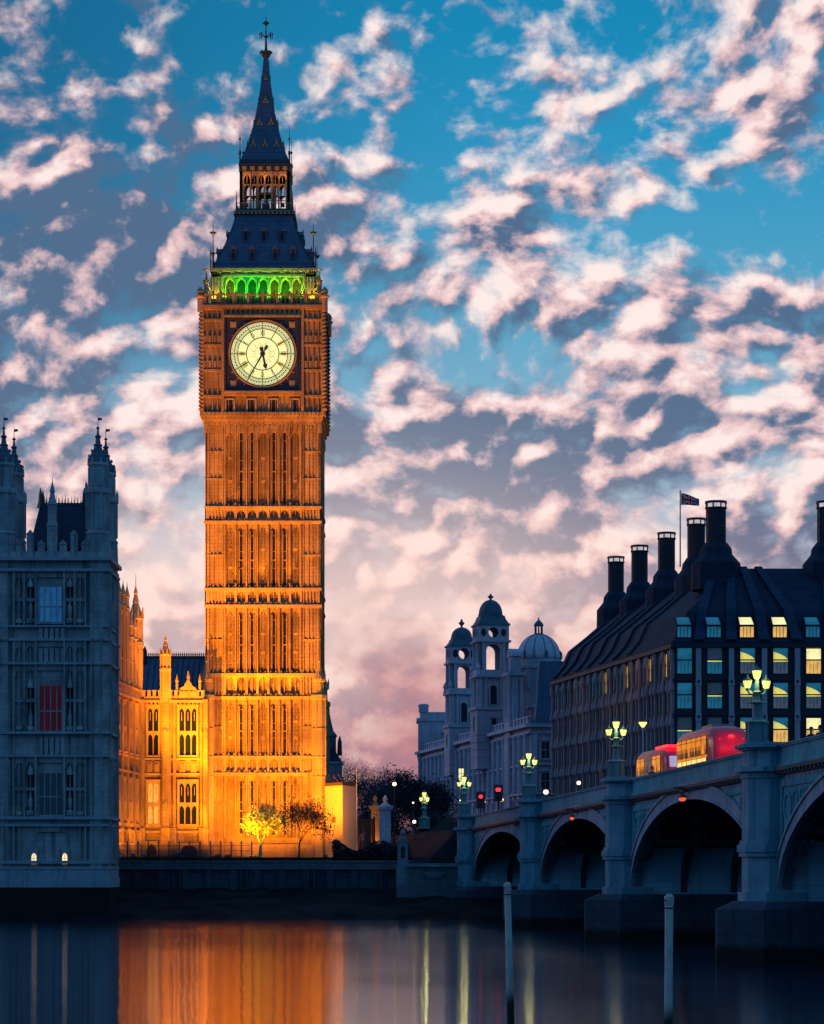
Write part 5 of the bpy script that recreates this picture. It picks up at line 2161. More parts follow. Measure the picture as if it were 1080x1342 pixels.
GRID = [['dim', 'strip', 'lit', 'lit', 'bright', 'lit', 'dim', 'dim', 'lit', 'dim', 'dim', 'dim'],
        ['dim', 'strip', 'lit', 'lit', 'lit', 'dim', 'lit', 'dim', 'dim', 'lit', 'dim', 'dim'],
        ['strip', 'strip', 'half', 'half', 'bright', 'lit', 'dim', 'lit', 'dim', 'dim', 'lit', 'dim'],
        ['dim', 'dim', 'lit', 'dim', 'lit', 'dim', 'dim', 'lit', 'dim', 'dim', 'dim', 'dim'],
        ['dim', 'dim', 'dim', 'lit', 'dim', 'dim', 'dim', 'dim', 'dim', 'dim', 'dim', 'dim']]
for q, row in enumerate(GRID):
    for k, kind in enumerate(row):
        a = 1.06 if k == 0 else 4.5 + 3.77 * (k - 1)
        put_window(kind, OF_ @ Matrix.Translation((a, .0, ZE - .35 - 2.95 - 3.97 * q)))
# attic dormer windows in the lower roof slope
def attic(kind):
    mb = MB()
    lo, up = {'dim': ('blue_pane', 'blue_pane'), 'bright': ('warm_blind', 'ceiling_bright')}[kind]
    mb.box(-.78, .78, -.02, .02, 0, 1.2)
    mb.mi = 1
    mb.add([(-.78, .03, 1.45), (.78, .03, 1.45), (.56, -.75, 2.35), (-.86, -.75, 2.35)], [(0, 1, 2, 3)])
    mb.mi = 2
    for x0, x1 in ((-.92, -.78), (.78, .92)):
        mb.box(x0, x1, -1.6, .08, -.15, 1.45)
    mb.box(-.78, .78, -1.6, .1, 1.2, 1.42)
    mb.box(-.78, .78, -1.0, .1, -.15, 0)
    mb.add([(-.92, .02, 1.43), (.92, .02, 1.43), (.7, -.78, 2.36), (.7, -1.6, 2.36), (-1.0, -.78, 2.36), (-1.0, -1.6, 2.36), (.92, -1.6, 1.43), (-.92, -1.6, 1.43)],
           [(1, 6, 3, 2), (0, 4, 5, 7), (2, 3, 5, 4), (0, 1, 2, 4)])
    for x in (-.4, 0, .4):
        mb.box(x - .03, x + .03, .0, .05, 0, 1.2)
    return mb.build('attic_window', [lo, up, 'bronze_roof'])


ap = {k: attic(k) for k in ('dim', 'bright')}
au = set()
for k in range(12):
    a = 1.0 if k == 0 else 4.4 + 3.77 * (k - 1)
    kind = 'bright' if k in (2, 3, 7) else 'dim'
    M = OF_ @ Matrix.Translation((a, .12, ZE + .85))
    if kind not in au:
        au.add(kind)
        ap[kind].parent = office
        ap[kind].matrix_basis = Matrix.Translation(-OC) @ M
    else:
        inst('attic_window', ap[kind].data, office, M, OC)
# narrow side windows, a few of them lit
sw = {}
for kind, mats in (('dark', ['dim_pane', 'bronze']), ('blue', ['blue_pane', 'bronze']), ('lit', ['amber_strip', 'bronze'])):
    mb = MB()
    mb.box(-.6, .6, 0, .04, 0, 2.6)
    if kind == 'lit':
        mb.v, mb.f, mb.m = [], [], []
        mb.box(-.15, .6, 0, .04, 0, 2.6)
    mb.mi = 1
    for x in (-.66, 0, .66):
        mb.box(x - .05, x + .05, -.01, .12, -.06, 2.66)
    mb.box(-.66, .66, -.01, .1, 1.25, 1.33)
    sw[kind] = mb.build('narrow_window', mats)
su = set()
rnd = random.Random(31)
for q in range(5):
    for k in range(34):
        a = .5 + 1.8 * k + .9
        if a > OLEN - .6 or (q > 2 and k > 20) or (q == 4 and k > 10):
            continue
        if q and k % 2 and k > 16:
            continue
        r = rnd.random()
        kind = 'lit' if r < (.16 if q < 1 else .09) else 'blue' if r < (.5 if q == 0 else .16) else 'dark'
        M = OS_ @ Matrix.Translation((a, 0, ZE - .75 - 2.65 - 3.97 * q))
        if kind not in su:
            su.add(kind)
            sw[kind].parent = office
            sw[kind].matrix_basis = Matrix.Translation(-OC) @ M
        else:
            inst('narrow_window', sw[kind].data, office, M, OC)


def chimney_mb():
    mb = MB()
    mb.lathe([(2.95, -2.2), (2.9, .9), (1.95, 2.0), (1.85, 2.7), (1.35, 3.35), (1.32, 3.4)], 12, rot=PI / 12)
    mb.mi = 1
    mb.lathe([(1.14, 3.3), (1.14, 7.45)], 20)
    for z in (4.3, 5.2, 6.1, 7.0):
        mb.lathe([(1.17, z), (1.19, z + .04), (1.17, z + .1)], 20)
    for k in range(10):
        t = 2 * PI * k / 10
        mb.box(1.13 * math.cos(t) - .05, 1.13 * math.cos(t) + .05, 1.13 * math.sin(t) - .05, 1.13 * math.sin(t) + .05, 3.3, 7.4)
    mb.lathe([(1.28, 7.4), (1.3, 7.55)], 20)
    for k in range(8):
        t = 2 * PI * (k + .5) / 8
        mb.box(1.18 * math.cos(t) - .08, 1.18 * math.cos(t) + .08, 1.18 * math.sin(t) - .08, 1.18 * math.sin(t) + .08, 7.5, 8.05)
    mb.lathe([(1.3, 8.02), (1.3, 8.3), (1.15, 8.32)], 20)
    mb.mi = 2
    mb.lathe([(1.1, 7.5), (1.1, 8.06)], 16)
    return mb.build('chimney', ['bronze_roof', 'bronze', 'cap_sky_glow'], office)


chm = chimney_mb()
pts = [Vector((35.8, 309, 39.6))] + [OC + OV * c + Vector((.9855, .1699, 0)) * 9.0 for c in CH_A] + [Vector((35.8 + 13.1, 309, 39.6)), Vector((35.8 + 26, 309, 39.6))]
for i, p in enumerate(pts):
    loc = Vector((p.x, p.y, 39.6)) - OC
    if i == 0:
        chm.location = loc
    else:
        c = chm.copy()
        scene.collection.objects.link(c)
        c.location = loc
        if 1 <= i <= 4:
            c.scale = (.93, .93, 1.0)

# union flag on a pole above the office roof
FP = P(891.5, 700, 321)
flag = thing('flag', 'wind blown union flag on a dark pole among the office chimneys', 'flag', FP)
mb = MB()
mb.lathe([(.09, -4), (.07, 5.2), (.13, 5.25), (.02, 5.4)], 8)
mb.build('pole', 'iron', flag)


def union(u, v):
    """colour of the union flag at u, v in 0..1 (u along, v up)"""
    x, y = (u - .5) * 2, (v - .5)
    if abs(x) < .10 or abs(y) < .10:
        return 2
    if abs(x) < .165 or abs(y) < .165:
        return 1
    for sgn in (1, -1):
        d = (y - sgn * x * .5) / math.sqrt(1.25)
        side = 1 if x * sgn > 0 else -1
        if abs(d) < .1:
            return 2 if 0 < -d * side * sgn < .066 else 1
    return 0


NU, NV = 44, 26
vs, fs, mi = [], [], []
for j in range(NV + 1):
    for i in range(NU + 1):
        u, v = i / NU, j / NV
        x = .10 + 2.25 * u
        z = 3.55 + 1.5 * v * (1 - .42 * u) - .05 * u + .05 * math.sin(6 * u)
        y = .22 * math.sin(7 * u + 1.4 * v) * u
        vs.append((x, y, z))
for j in range(NV):
    for i in range(NU):
        fs.append((j * (NU + 1) + i, j * (NU + 1) + i + 1, (j + 1) * (NU + 1) + i + 1, (j + 1) * (NU + 1) + i))
        mi.append(union((i + .5) / NU, (j + .5) / NV))
mb = MB()
mb.v, mb.f, mb.m = vs, fs, mi
mb.build('cloth', ['flag_blue', 'flag_white', 'flag_red'], flag, smooth=True)

# ------------------------------------------------------------------ the domed government building up the street
GO = Vector((17.0, 375.0, 8.42))
gov = thing('government_building', 'long pale baroque stone building with two domed belfry towers and a lead dome', 'public building', GO)
GV = Vector((-.1699, .9855, 0))
GF = FR((GO.x, GO.y), GV, (-.9855, -.1699))
GE = FR((GO.x, GO.y), (1, 0), (0, -1))
GL = 92.0
ZM = 24.9
mb = MB(GF)
mb.box(0.3, GL, -24, -.02, 8.42, ZM)
mb.box(9, GL - 1, -22, -3.2, ZM, ZM + 3.6)
mb.M = GE
mb.box(0, 13, -9, -.01, 8.42, ZM + .003)
mb.build('wall', 'portland_stone', gov, GO)
mb = MB(GF)
for z, h, o in ((ZM, .5, .95), (ZM - .9, .3, .4), (ZM - 5.4, .3, .4), (ZM - 9.6, .35, .45), (ZM - 13.0, .3, .3)):
    mb.box(-o, GL, -1, o, z, z + h)
mb.box(9, GL - 1, -4, -2.8, ZM + 3.6, ZM + 4.0)
n = 40
for k in range(n):
    a = 2 + (GL - 3) * k / n
    mb.box(a, a + .9, -.35, .1, ZM + .5, ZM + 1.5)
mb.box(1, GL, -.4, .15, ZM + 1.5, ZM + 1.7)
mb.M = GE
for z, h, o in ((ZM, .5, .7), (ZM - .9, .3, .35), (ZM - 5.4, .3, .35), (ZM - 9.6, .35, .4), (ZM - 13.0, .3, .3)):
    mb.box(.02, 13, -.5, o, z + .004, z + h - .004)
mb.build('cornice', 'portland_trim', gov, GO)
mb = MB(GF)
for k in range(24):
    a = 1.6 + k * 3.8
    mb.box(a - .35, a + .35, -.02, .4, ZM - 9.2, ZM - .9)
    mb.lathe([(.42, ZM - 9.25), (.42, ZM - 9.0), (.33, ZM - 8.8), (.29, ZM - 1.6), (.42, ZM - 1.2), (.45, ZM - .9)], 8, (a, .45))
mb.M = GE
for k in range(4):
    a = .6 + k * 2.9
    mb.box(a - .32, a + .32, -.02, .3, ZM - 9.2, ZM - .9)
mb.build('pilaster', 'portland_trim', gov, GO)
mb = MB()
mb.box(-.6, .6, 0, .04, 0, 2.3)
mb.mi = 1
for x in (-.7, .7):
    mb.box(x - .12, x + .12, -.01, .2, -.1, 2.4)
mb.box(-.58, .58, -.01, .18, 2.3, 2.42)
mb.box(-.9, .9, -.01, .3, -.25, -.1)
mb.prism([(-.95, 2.5), (0, 3.0), (.95, 2.5)], -.01, .3)
mb.box(-.03, .03, .03, .08, 0, 2.3)
mb.box(-.6, .6, .03, .08, 1.1, 1.18)
gw = mb.build('window', ['window_glass', 'portland_trim'], gov, GO * 0)
first = True
for q, zz in enumerate((ZM - 4.4, ZM - 8.8, ZM - 12.6)):
    for k in range(23):
        M = GF @ Matrix.Translation((3.5 + 3.8 * k, 0, zz))
        if first:
            gw.matrix_basis = Matrix.Translation(-GO) @ M
            first = False
        else:
            inst('window', gw.data, gov, M, GO)
    for k in range(3):
        inst('window', gw.data, gov, GE @ Matrix.Translation((2.05 + 2.9 * k, 0, zz)), GO)


def square_band(mb, h0, h1, z0, z1):
    """frustum of a square tower"""
    mb.add([(-h0, -h0, z0), (h0, -h0, z0), (h0, h0, z0), (-h0, h0, z0), (-h1, -h1, z1), (h1, -h1, z1), (h1, h1, z1), (-h1, h1, z1)],
           [(3, 2, 1, 0), (4, 5, 6, 7), (0, 1, 5, 4), (1, 2, 6, 5), (2, 3, 7, 6), (3, 0, 4, 7)])


def belfry(px, Y, lv, hw):
    """lv: photo rows of base, cornice, columns top, arch bottom, arch top, oculus bottom, oculus top, roof flare, dome base, dome top, finial"""
    c = P(px, 1140, Y)
    z = [ZP(v, Y) for v in lv]
    rot = Matrix.Translation((c.x, c.y, 0)) @ Matrix.Rotation(math.atan2(GV.y, GV.x) - PI / 2, 4, 'Z')
    mb = MB(rot)
    square_band(mb, hw * 1.12, hw * 1.12, 20, z[1])
    square_band(mb, hw * 1.24, hw * 1.24, z[1] - .5, z[1])
    square_band(mb, hw * .92, hw * .92, z[1], z[2])
    for k in range(4):
        mb.M = rot @ Matrix.Rotation(k * PI / 2, 4, 'Z')
        for a in (-.86, -.5, .5, .86):
            mb.lathe([(.3, z[1]), (.25, z[1] + .3), (.22, z[2] - .4), (.32, z[2])], 8, (a * hw, -hw * .98))
    mb.M = rot
    square_band(mb, hw * 1.2, hw * 1.2, z[2], z[2] + .35)
    square_band(mb, hw * 1.05, hw * 1.05, z[2] + .35, z[3])
    for k in range(4):
        mb.M = rot @ Matrix.Rotation(k * PI / 2, 4, 'Z')
        h = hw * .95
        for s in (-1, 1):
            mb.box(min(s * h, s * h * .5), max(s * h, s * h * .5), -h, -h + .5, z[3], z[4] - .001)
            mb.lathe([(.2, z[3]), (.17, z[4] - .3), (.24, z[4])], 8, (s * h * .72, -h - .12))
        pts = rounded(h, h * .5, 8)
        zs = z[4] - h * .62
        A = [(-h * .5 + .001, zs)] + [(x, zs + zz) for x, zz in pts] + [(h * .5 - .001, zs)]
        B = [(x, z[4] - .002) for x, zz in A]
        mb.band(A, B, -h + .02, -h + .48)
    mb.M = rot
    square_band(mb, hw * 1.15, hw * 1.15, z[4], z[4] + .3)
    square_band(mb, hw * 1.0, hw * 1.0, z[4] + .3, z[5])
    for k in range(4):
        mb.M = rot @ Matrix.Rotation(k * PI / 2, 4, 'Z')
        h = hw * 1.0
        zc, r = (z[5] + z[6]) / 2, (z[6] - z[5]) * .36
        n = 24
        A, B = [], []
        hh, hz = h - .001, (z[6] - z[5]) / 2
        for i in range(n + 1):
            t = 2 * PI * i / n + PI / 4
            cx, cz = math.cos(t), math.sin(t)
            m = max(abs(cx), abs(cz))
            A.append((r * cx, zc + r * cz))
            B.append((hh * cx / m, zc + hz * cz / m))
        mb.band(A, B, -h, -h + .4)
        for sx_ in (-1, 1):
            mb.mi = 1
            mb.prism([(sx_ * h * .66 + r * .5 * math.cos(2 * PI * i / 12), zc + r * .75 * math.sin(2 * PI * i / 12)) for i in range(12)], -h - .03, -h)
            mb.mi = 0
            mb.box(sx_ * h * .93 - .1, sx_ * h * .93 + .1, -h - .08, -h + .1, z[5], z[6])
        mb.band([(p[0], p[1]) for p in A], [(p[0] * 1.25, zc + (p[1] - zc) * 1.25) for p in A], -h - .1, -h)
    # dark arched lights, keystones and rusticated courses
    for k in range(4):
        mb.M = rot @ Matrix.Rotation(k * PI / 2, 4, 'Z')
        hh = z[2] - z[1]
        mb.mi = 1
        mb.prism([(-.5, z[1] + .4), (.5, z[1] + .4)] + [(x, z[1] + hh * .62 + zz) for x, zz in reversed(rounded(1.0, .5, 8))], -hw * .95, -hw * .925)
        mb.prism([(-.35, z[1] - 3.4), (.35, z[1] - 3.4), (.35, z[1] - 1.9), (-.35, z[1] - 1.9)], -hw * 1.15, -hw * 1.125)
        mb.mi = 0
        for xx in (-.62, .62):
            mb.box(xx - .1, xx + .1, -hw * 1.02, -hw * .92, z[1] + .1, z[1] + hh * .62)
        mb.box(-.85, .85, -hw * 1.2, -hw * 1.12, z[1] - 1.75, z[1] - 1.5)
        mb.box(-.6, .6, -hw * 1.18, -hw * 1.12, z[1] - 3.65, z[1] - 3.4)
        for q in range(4):
            zz = z[1] - 4.4 - q * 1.1
            mb.box(-hw * 1.15, hw * 1.15, -hw * 1.15, -hw * 1.12, zz, zz + .14)
        for q in range(7):
            a = -hw * .9 + q * hw * .3
            mb.box(a - .09, a + .09, -hw * 1.2, -hw * 1.14, z[1] - .62, z[1] - .5)
            mb.box(a - .07, a + .07, -hw * 1.1, -hw * .99, z[2] - .25, z[2])
        for xx in (-1, 1):
            mb.prism([(xx * hw * .62, z[5] - .02), (xx * hw * .98, z[5] - .02), (xx * hw * .98, z[5] + .5), (xx * hw * .8, z[5] + .2)], -hw * .98, -hw * .86)
    mb.M = rot
    tw = mb.build('tower', ['portland_stone', 'dark_opening'], gov, GO)
    mb = MB(rot)
    square_band(mb, hw * 1.12, hw * 1.08, z[6], z[6] + .3)
    square_band(mb, hw * 1.02, hw * .86, z[6] + .3, z[6] + .3 + (z[7] - z[6] - .3) * .5)
    square_band(mb, hw * .86, hw * .78, z[6] + .3 + (z[7] - z[6] - .3) * .5, z[7])
    R0, H = hw * .80, z[8] - z[7]
    mb.lathe([(R0 * 1.05, z[7]), (R0 * 1.05, z[7] + .25)] + [(R0 * math.cos(i * PI / 18), z[7] + .25 + (H - .25) * math.sin(i * PI / 18)) for i in range(9)], 16)
    mb.build('dome', 'copper_lead', tw, GO, smooth=False)
    mb = MB(rot)
    H = z[9] - z[8]
    mb.lathe([(.16, z[8] - .1), (.2, z[8] + H * .2), (.42, z[8] + H * .35), (.5, z[8] + H * .5), (.36, z[8] + H * .62), (.15, z[8] + H * .7), (.24, z[8] + H * .8), (.02, z[9])], 8)
    mb.build('finial', 'copper_lead', tw, GO)
    for sx, sy in ((-1, -1), (-1, 1), (1, -1), (1, 1)):
        mb = MB(rot)
        if True:
            mb.lathe([(.3, z[2] + .3), (.35, z[2] + .7), (.2, z[2] + .9), (.4, z[2] + 1.5), (.05, z[2] + 2.2)], 8, (sx * hw * 1.05, sy * hw * 1.05))
        mb.build('urn', 'portland_trim', tw, GO)


belfry(643, 405, (967, 927, 889, 879, 843, 840, 821, 808, 786, 778), 2.35)
belfry(605, 432, (982, 950, 911, 903, 871, 868, 848, 838, 822, 811), 2.2)
# attic pavilion with segmental pediment in front of the taller tower
mb = MB(GF)
a0 = 14.5
zt = ZP(852, 391)
mb.box(a0 - 2.0, a0 + 2.0, -1.7, .5, 8.42, ZP(946, 391))
mb.box(a0 - 1.75, a0 + 1.75, -1.5, .05, ZP(946, 391), ZP(887, 391))
mb.box(a0 - 2.2, a0 + 2.2, -1.9, .8, ZP(887, 391), ZP(883, 391))
mb.box(a0 - 1.35, a0 + 1.35, -1.4, -.1, ZP(883, 391), ZP(862, 391))
mb.prism([(a0 + x * 1.15, ZP(862, 391) + z) for x, z in rounded(2.9, 1.2, 10)], -1.6, .15)
for x in (-1.6, -.7, .7, 1.6):
    mb.lathe([(.36, ZP(946, 391)), (.3, ZP(943, 391)), (.27, ZP(891, 391)), (.38, ZP(887, 391))], 8, (a0 + x, .4))
for x in (-2, 2):
    mb.lathe([(.3, ZP(883, 391)), (.36, ZP(878, 391)), (.2, ZP(874, 391)), (.05, ZP(866, 391))], 8, (a0 + x, .2))
mb.mi = 1
zl, zh = ZP(942, 391), ZP(897, 391)
mb.prism([(a0 - .45, zl), (a0 + .45, zl)] + [(a0 + x, zh - .8 + z) for x, z in reversed(rounded(.9, .45, 8))], .06, .09)
ec = GO + GV * (a0 - 1.75)
mb.M = FR((ec.x, ec.y), (.9855, .1699), (.1699, -.9855))
mb.mi = 0
for x in (.1, .55, 1.3):
    mb.lathe([(.3, zl - .3), (.26, zl + .1), (.23, zh - .2), (.33, zh + .6)], 8, (x, .22))
for z in (ZP(966, 391), ZP(1020, 391), ZP(981, 391)):
    mb.box(-.55, 1.9, .2, .55, z, z + .3)
for q in range(7):
    mb.box(-.52, 1.75, .24, .3, ZP(968, 391) - .7 * q - .9, ZP(968, 391) - .7 * q - .78)
mb.build('pavilion', ['portland_stone', 'dark_opening'], gov, GO)
# end mansard and dome
mb = MB(GE)
x0, x1 = XP(701, 377) - GO.x, 13
mb.add([(x0, -.8, ZM + .5), (x1, -.8, ZM + .5), (x1, -8, ZM + .5), (x0, -8, ZM + .5), (x0 + .7, -2.6, ZP(866, 377)), (x1, -2.6, ZP(866, 377)), (x1, -6, ZP(866, 377)), (x0 + .7, -6, ZP(866, 377))],
       [(3, 2, 1, 0), (4, 5, 6, 7), (0, 1, 5, 4), (1, 2, 6, 5), (2, 3, 7, 6), (3, 0, 4, 7)])
mb.build('mansard_roof', 'lead_roof', gov, GO)
c = P(706, 1140, 394)
zb = ZP(864, 394)
mb = MB()
mb.lathe([(3.3, ZM), (3.3, zb - 1.6), (3.7, zb - 1.5), (3.7, zb - 1.1), (3.4, zb - 1.0), (3.4, zb - .1), (3.6, zb)], 24, (c.x, c.y))
for k in range(12):
    t = 2 * PI * k / 12
    mb.lathe([(.32, zb - 4.5), (.28, zb - 1.6)], 8, (c.x + 3.4 * math.cos(t), c.y + 3.4 * math.sin(t)))
drum = mb.build('drum', 'portland_stone', gov, GO)
mb = MB()
zd = ZP(831, 394)
prof = [(3.35 * math.cos(i * PI / 24), zb + (zd - zb) * math.sin(i * PI / 24)) for i in range(12)]
mb.lathe(prof, 24, (c.x, c.y))
mb.build('dome', 'dome_lead', drum, GO, smooth=True)
mb = MB()
for k in range(12):
    t = 2 * PI * (k + .5) / 12
    for (r0, z0), (r1, z1) in zip(prof, prof[1:]):
        mb.tube((c.x + r0 * math.cos(t), c.y + r0 * math.sin(t), z0), (c.x + r1 * math.cos(t), c.y + r1 * math.sin(t), z1), .07, .07, 4)
for k in range(6):
    t = 2 * PI * k / 6 - PI / 2 + .3
    mb.lathe([(.3, zb), (.3, zb + .8), (.05, zb + 1.2)], 6, (c.x + 3.3 * math.cos(t), c.y + 3.3 * math.sin(t)))
mb.lathe([(.85, zd - .3), (.8, zd), (.5, zd + .1)], 12, (c.x, c.y))
for k in range(8):
    t = 2 * PI * k / 8
    mb.box(c.x + .55 * math.cos(t) - .08, c.x + .55 * math.cos(t) + .08, c.y + .55 * math.sin(t) - .08, c.y + .55 * math.sin(t) + .08, zd, zd + 1.25)
mb.lathe([(.72, zd + 1.2), (.75, zd + 1.35), (.55, zd + 1.7), (.15, zd + 2.1), (.1, zd + 2.3), (.02, zd + 2.6)], 12, (c.x, c.y))
mb.build('dome_lantern', 'copper_lead', drum, GO)
# the block at the far end with its broad chimney
mb = MB()
c = P(563, 1140, 462)
mb.box(c.x - 2.0, c.x + 9, c.y - 1, c.y + 8, 8, ZP(942, 461))
mb.box(c.x - 2.3, c.x + 9, c.y - 1.3, c.y + 8, ZP(945, 461), ZP(941, 461))
mb.box(c.x - 2.2, c.x + 9, c.y - 1.2, c.y + 8, ZP(990, 461), ZP(986, 461))
mb.box(c.x - 1.7, c.x + 9, c.y - .7, c.y + 8, ZP(941, 461), ZP(933, 461))
mb.box(c.x - 1.9, c.x - .2, c.y - .9, c.y + 1.6, ZP(933, 461), ZP(926, 461))
mb.lathe([(.95, ZP(926, 461)), (1.0, ZP(924, 461)), (.7, ZP(922, 461))], 10, (c.x - 1.05, c.y + .3))
for k in range(4):
    mb.box(c.x - 1.8 + k * 2.2, c.x - 1.5 + k * 2.2, c.y - 1.2, c.y - 1, 8, ZP(945, 461))
mb.build('end_block', 'portland_stone', gov, GO)

# small dark gabled building with a spirelet, right behind the clock tower
HP = P(437, 1120, 372)
hs = thing('turreted_house', 'small dark building with a thin spirelet, just right behind the clock tower', 'house', (HP.x, HP.y, 5.72))
mb = MB()
xl, xr = XP(424, 372), XP(447, 372)
mb.box(xl, xr, 372, 378, 5.7, ZP(1000, 372))
mb.box(xl - .2, xr + .2, 371.7, 378, ZP(1001, 372), ZP(998, 372))
for k in range(3):
    mb.box(xl + .5 + k * .8, xl + .62 + k * .8, 371.8, 372, 8, ZP(1001, 372))
mb.build('wall', 'portland_stone', hs, hs.location)
mb = MB()
mb.prism([(xl - .2, ZP(999, 372)), ((xl + xr) / 2, ZP(978, 372)), (xr + .2, ZP(999, 372))], 371.8, 378)
mb.lathe([(.35, ZP(990, 372)), (.3, ZP(972, 372)), (.05, ZP(964, 372))], 6, (xr - .2, 372.4))
mb.build('roof', 'slate', hs, hs.location)
mb = MB()
cx = XP(432, 372)
mb.lathe([(.95, ZP(1000, 372)), (.95, ZP(966, 372)), (1.1, ZP(965, 372)), (1.1, ZP(963, 372)), (.55, ZP(957, 372)), (.3, ZP(948, 372)), (.12, ZP(941, 372)), (.02, ZP(936, 372))], 8, (cx, 373.2), PI / 8)
mb.build('spirelet', 'copper_lead', hs, hs.location)

# hoarding beside the tower, washed by the floodlights
hx0, hxm, hx1 = XP(426, 299), XP(449, 296), XP(467, 300)
hd = thing('hoarding', 'tall plain boarded hoarding lit yellow beside the tower base', 'hoarding', ((hx0 + hx1) / 2, 299, 5.72))
mb = MB()
mb.hprism([(hx0, 299), (hxm, 296), (hx1, 300), (hx1, 303), (hx0, 303)], 5.6, ZP(1030, 298))
mb.build('panels', 'hoarding_paint', hd, hd.location)
mb = MB()
mb.hprism([(hx0 - .02, 298.9), (hxm, 295.85), (hx1 + .1, 299.9), (hx1 + .1, 303.1), (hx0, 303.1)], ZP(1030, 298), ZP(1026, 298))
for k in range(7):
    t = k / 6
    x, y = hx0 + (hxm - hx0) * t, 299 - 3 * t
    mb.tube((x, y + .3, ZP(1026, 298)), (x + .5 - t, y + .5, ZP(1015, 298) - .3 * (k % 3)), .05, .04, 4)
mb.build('top_rail', 'brown_paint', hd, hd.location)
mb = MB()
mb.box(XP(435, 297), XP(446, 297), 297.15, 297.7, ZP(1078, 297), ZP(1071, 297))
mb.build('sign_board', 'brown_paint', hd, hd.location)
mb = MB()
mb.lathe([(.07, 5.7), (.05, ZP(1008, 299)), (.08, ZP(1007, 299))], 8, (hx1 + .05, 299.6))
mb.build('corner_post', 'pale_metal', hd, hd.location)

# gate between hoarding and road
gp = []
for px, w_, Yg, lab, mt in ((505, .62, 290, 'pale square stone gate pier with a ball finial right of the wooden gate', 'portland_stone'),
                            (492, .46, 296, 'gold lit stone gate pier with small finials behind the wooden gate', 'limestone')):
    c = P(px, 1100, Yg)
    g = thing('gate_pier', lab, 'gate pier', (c.x, c.y, 5.72), group='stone piers of the garden gate')
    mb = MB()
    zt = ZP(1052, Yg)
    mb.box(c.x - w_, c.x + w_, c.y - w_, c.y + w_, 5.7, zt - .8)
    mb.box(c.x - w_ - .12, c.x + w_ + .12, c.y - w_ - .12, c.y + w_ + .12, 5.7, 6.3)
    mb.box(c.x - w_ * .6, c.x + w_ * .6, c.y - w_ - .05, c.y - w_, 6.8, zt - 1.4)
    mb.build('shaft', mt, g, g.location)
    mb = MB()
    mb.box(c.x - w_ - .15, c.x + w_ + .15, c.y - w_ - .15, c.y + w_ + .15, zt - .8, zt - .55)
    mb.box(c.x - w_ - .28, c.x + w_ + .28, c.y - w_ - .28, c.y + w_ + .28, zt - .55, zt - .35)
    mb.lathe([(w_, zt - .35), (w_ * .5, zt - .05), (.16, zt + .1), (.3, zt + .35), (.2, zt + .6), (.05, zt + .85)], 8, (c.x, c.y))
    mb.build('cap', mt, g, g.location)
c0, c1 = XP(471, 292), XP(489, 292)
wg = thing('wooden_gate', 'dark brown boarded gate between the yellow hoarding and the stone gate pier', 'gate', ((c0 + c1) / 2, 292, 5.72))
mb = MB()
for k in range(8):
    x = c0 + (c1 - c0) * k / 8
    mb.box(x + .01, x + (c1 - c0) / 8 - .01, 291.9, 292.0, 5.8, ZP(1073, 292))
mb.build('boards', 'brown_paint', wg, wg.location)
mb = MB()
for z in (6.2, ZP(1076, 292)):
    mb.box(c0, c1, 291.82, 291.9, z, z + .18)
for x in (c0 - .12, c1 + .12):
    mb.box(x - .12, x + .12, 291.8, 292.1, 5.7, ZP(1070, 292))
mb.build('frame', 'brown_paint', wg, wg.location)

# ------------------------------------------------------------------ landing and steps beside the bridge
lw = thing('landing_wall', 'low grey stone landing wall with pale coping under the stair railing', 'wall', (XP(570, 250.5), 250.5, 2))
mb = MB()
mb.box(XP(534, 250.5), XP(602, 250.5), 250.2, 254.0, 1.2, ZP(1136, 250))
mb.box(XP(520, 250), XP(600, 250), 248.6, 250.2, 1.2, ZP(1160, 249))
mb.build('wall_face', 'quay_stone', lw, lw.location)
mb = MB()
mb.box(XP(533, 250), XP(602, 250), 249.9, 254.2, ZP(1136, 250), ZP(1131, 250))
for k in range(9):
    mb.box(XP(555 + k * .6, 250), XP(583 - k * .6, 250), 249.9 + 0.02 * k, 250.2, ZP(1144 + k * .8, 250), ZP(1143.3 + k * .8, 250))
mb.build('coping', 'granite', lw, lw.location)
pd = thing('stone_pedestal', 'pale stone embankment pedestal with a dark niche and a small urn, at the wall end', 'pedestal', (XP(528, 251), 251, 3))
mb = MB()
cx = XP(528, 251)
mb.box(cx - .62, cx + .62, 250.4, 251.8, 1.5, ZP(1133, 251))
mb.box(cx - .5, cx + .5, 250.5, 251.7, ZP(1133, 251), ZP(1103, 251))
mb.box(cx - .62, cx + .62, 250.4, 251.8, ZP(1103, 251), ZP(1100, 251))
mb.lathe([(.4, ZP(1100, 251)), (.36, ZP(1097, 251)), (.14, ZP(1096, 251)), (.3, ZP(1092, 251)), (.2, ZP(1089, 251)), (.06, ZP(1086, 251))], 8, (cx, 251.1))
mb.build('body', 'granite', pd, pd.location)
mb = MB()
mb.prism([(cx - .2, ZP(1124, 251)), (cx + .2, ZP(1124, 251))] + [(cx + x, ZP(1112, 251) + z) for x, z in reversed(rounded(.4, .2, 6))], 250.44, 250.49)
mb.build('niche', 'dark_opening', pd, pd.location)
sr = thing('stair_railing', 'dark iron railing sloping down the bank steps beside the first bridge pier', 'railing', (XP(575, 253.5), 253.5, 5))
xa, xb = XP(541, 253.5), XP(606, 253.5)
mb = MB()
n = 54
for k in range(n + 1):
    x = xa + (xb - xa) * k / n
    px = 541 + 65 * k / n
    zt = ZP(1092 - 36 * max(0, (px - 560) / 46), 253.5)
    mb.box(x - .022, x + .022, 253.45, 253.5, ZP(1130, 253), zt)
mb.build('bars', 'iron', sr, sr.location)
mb = MB()
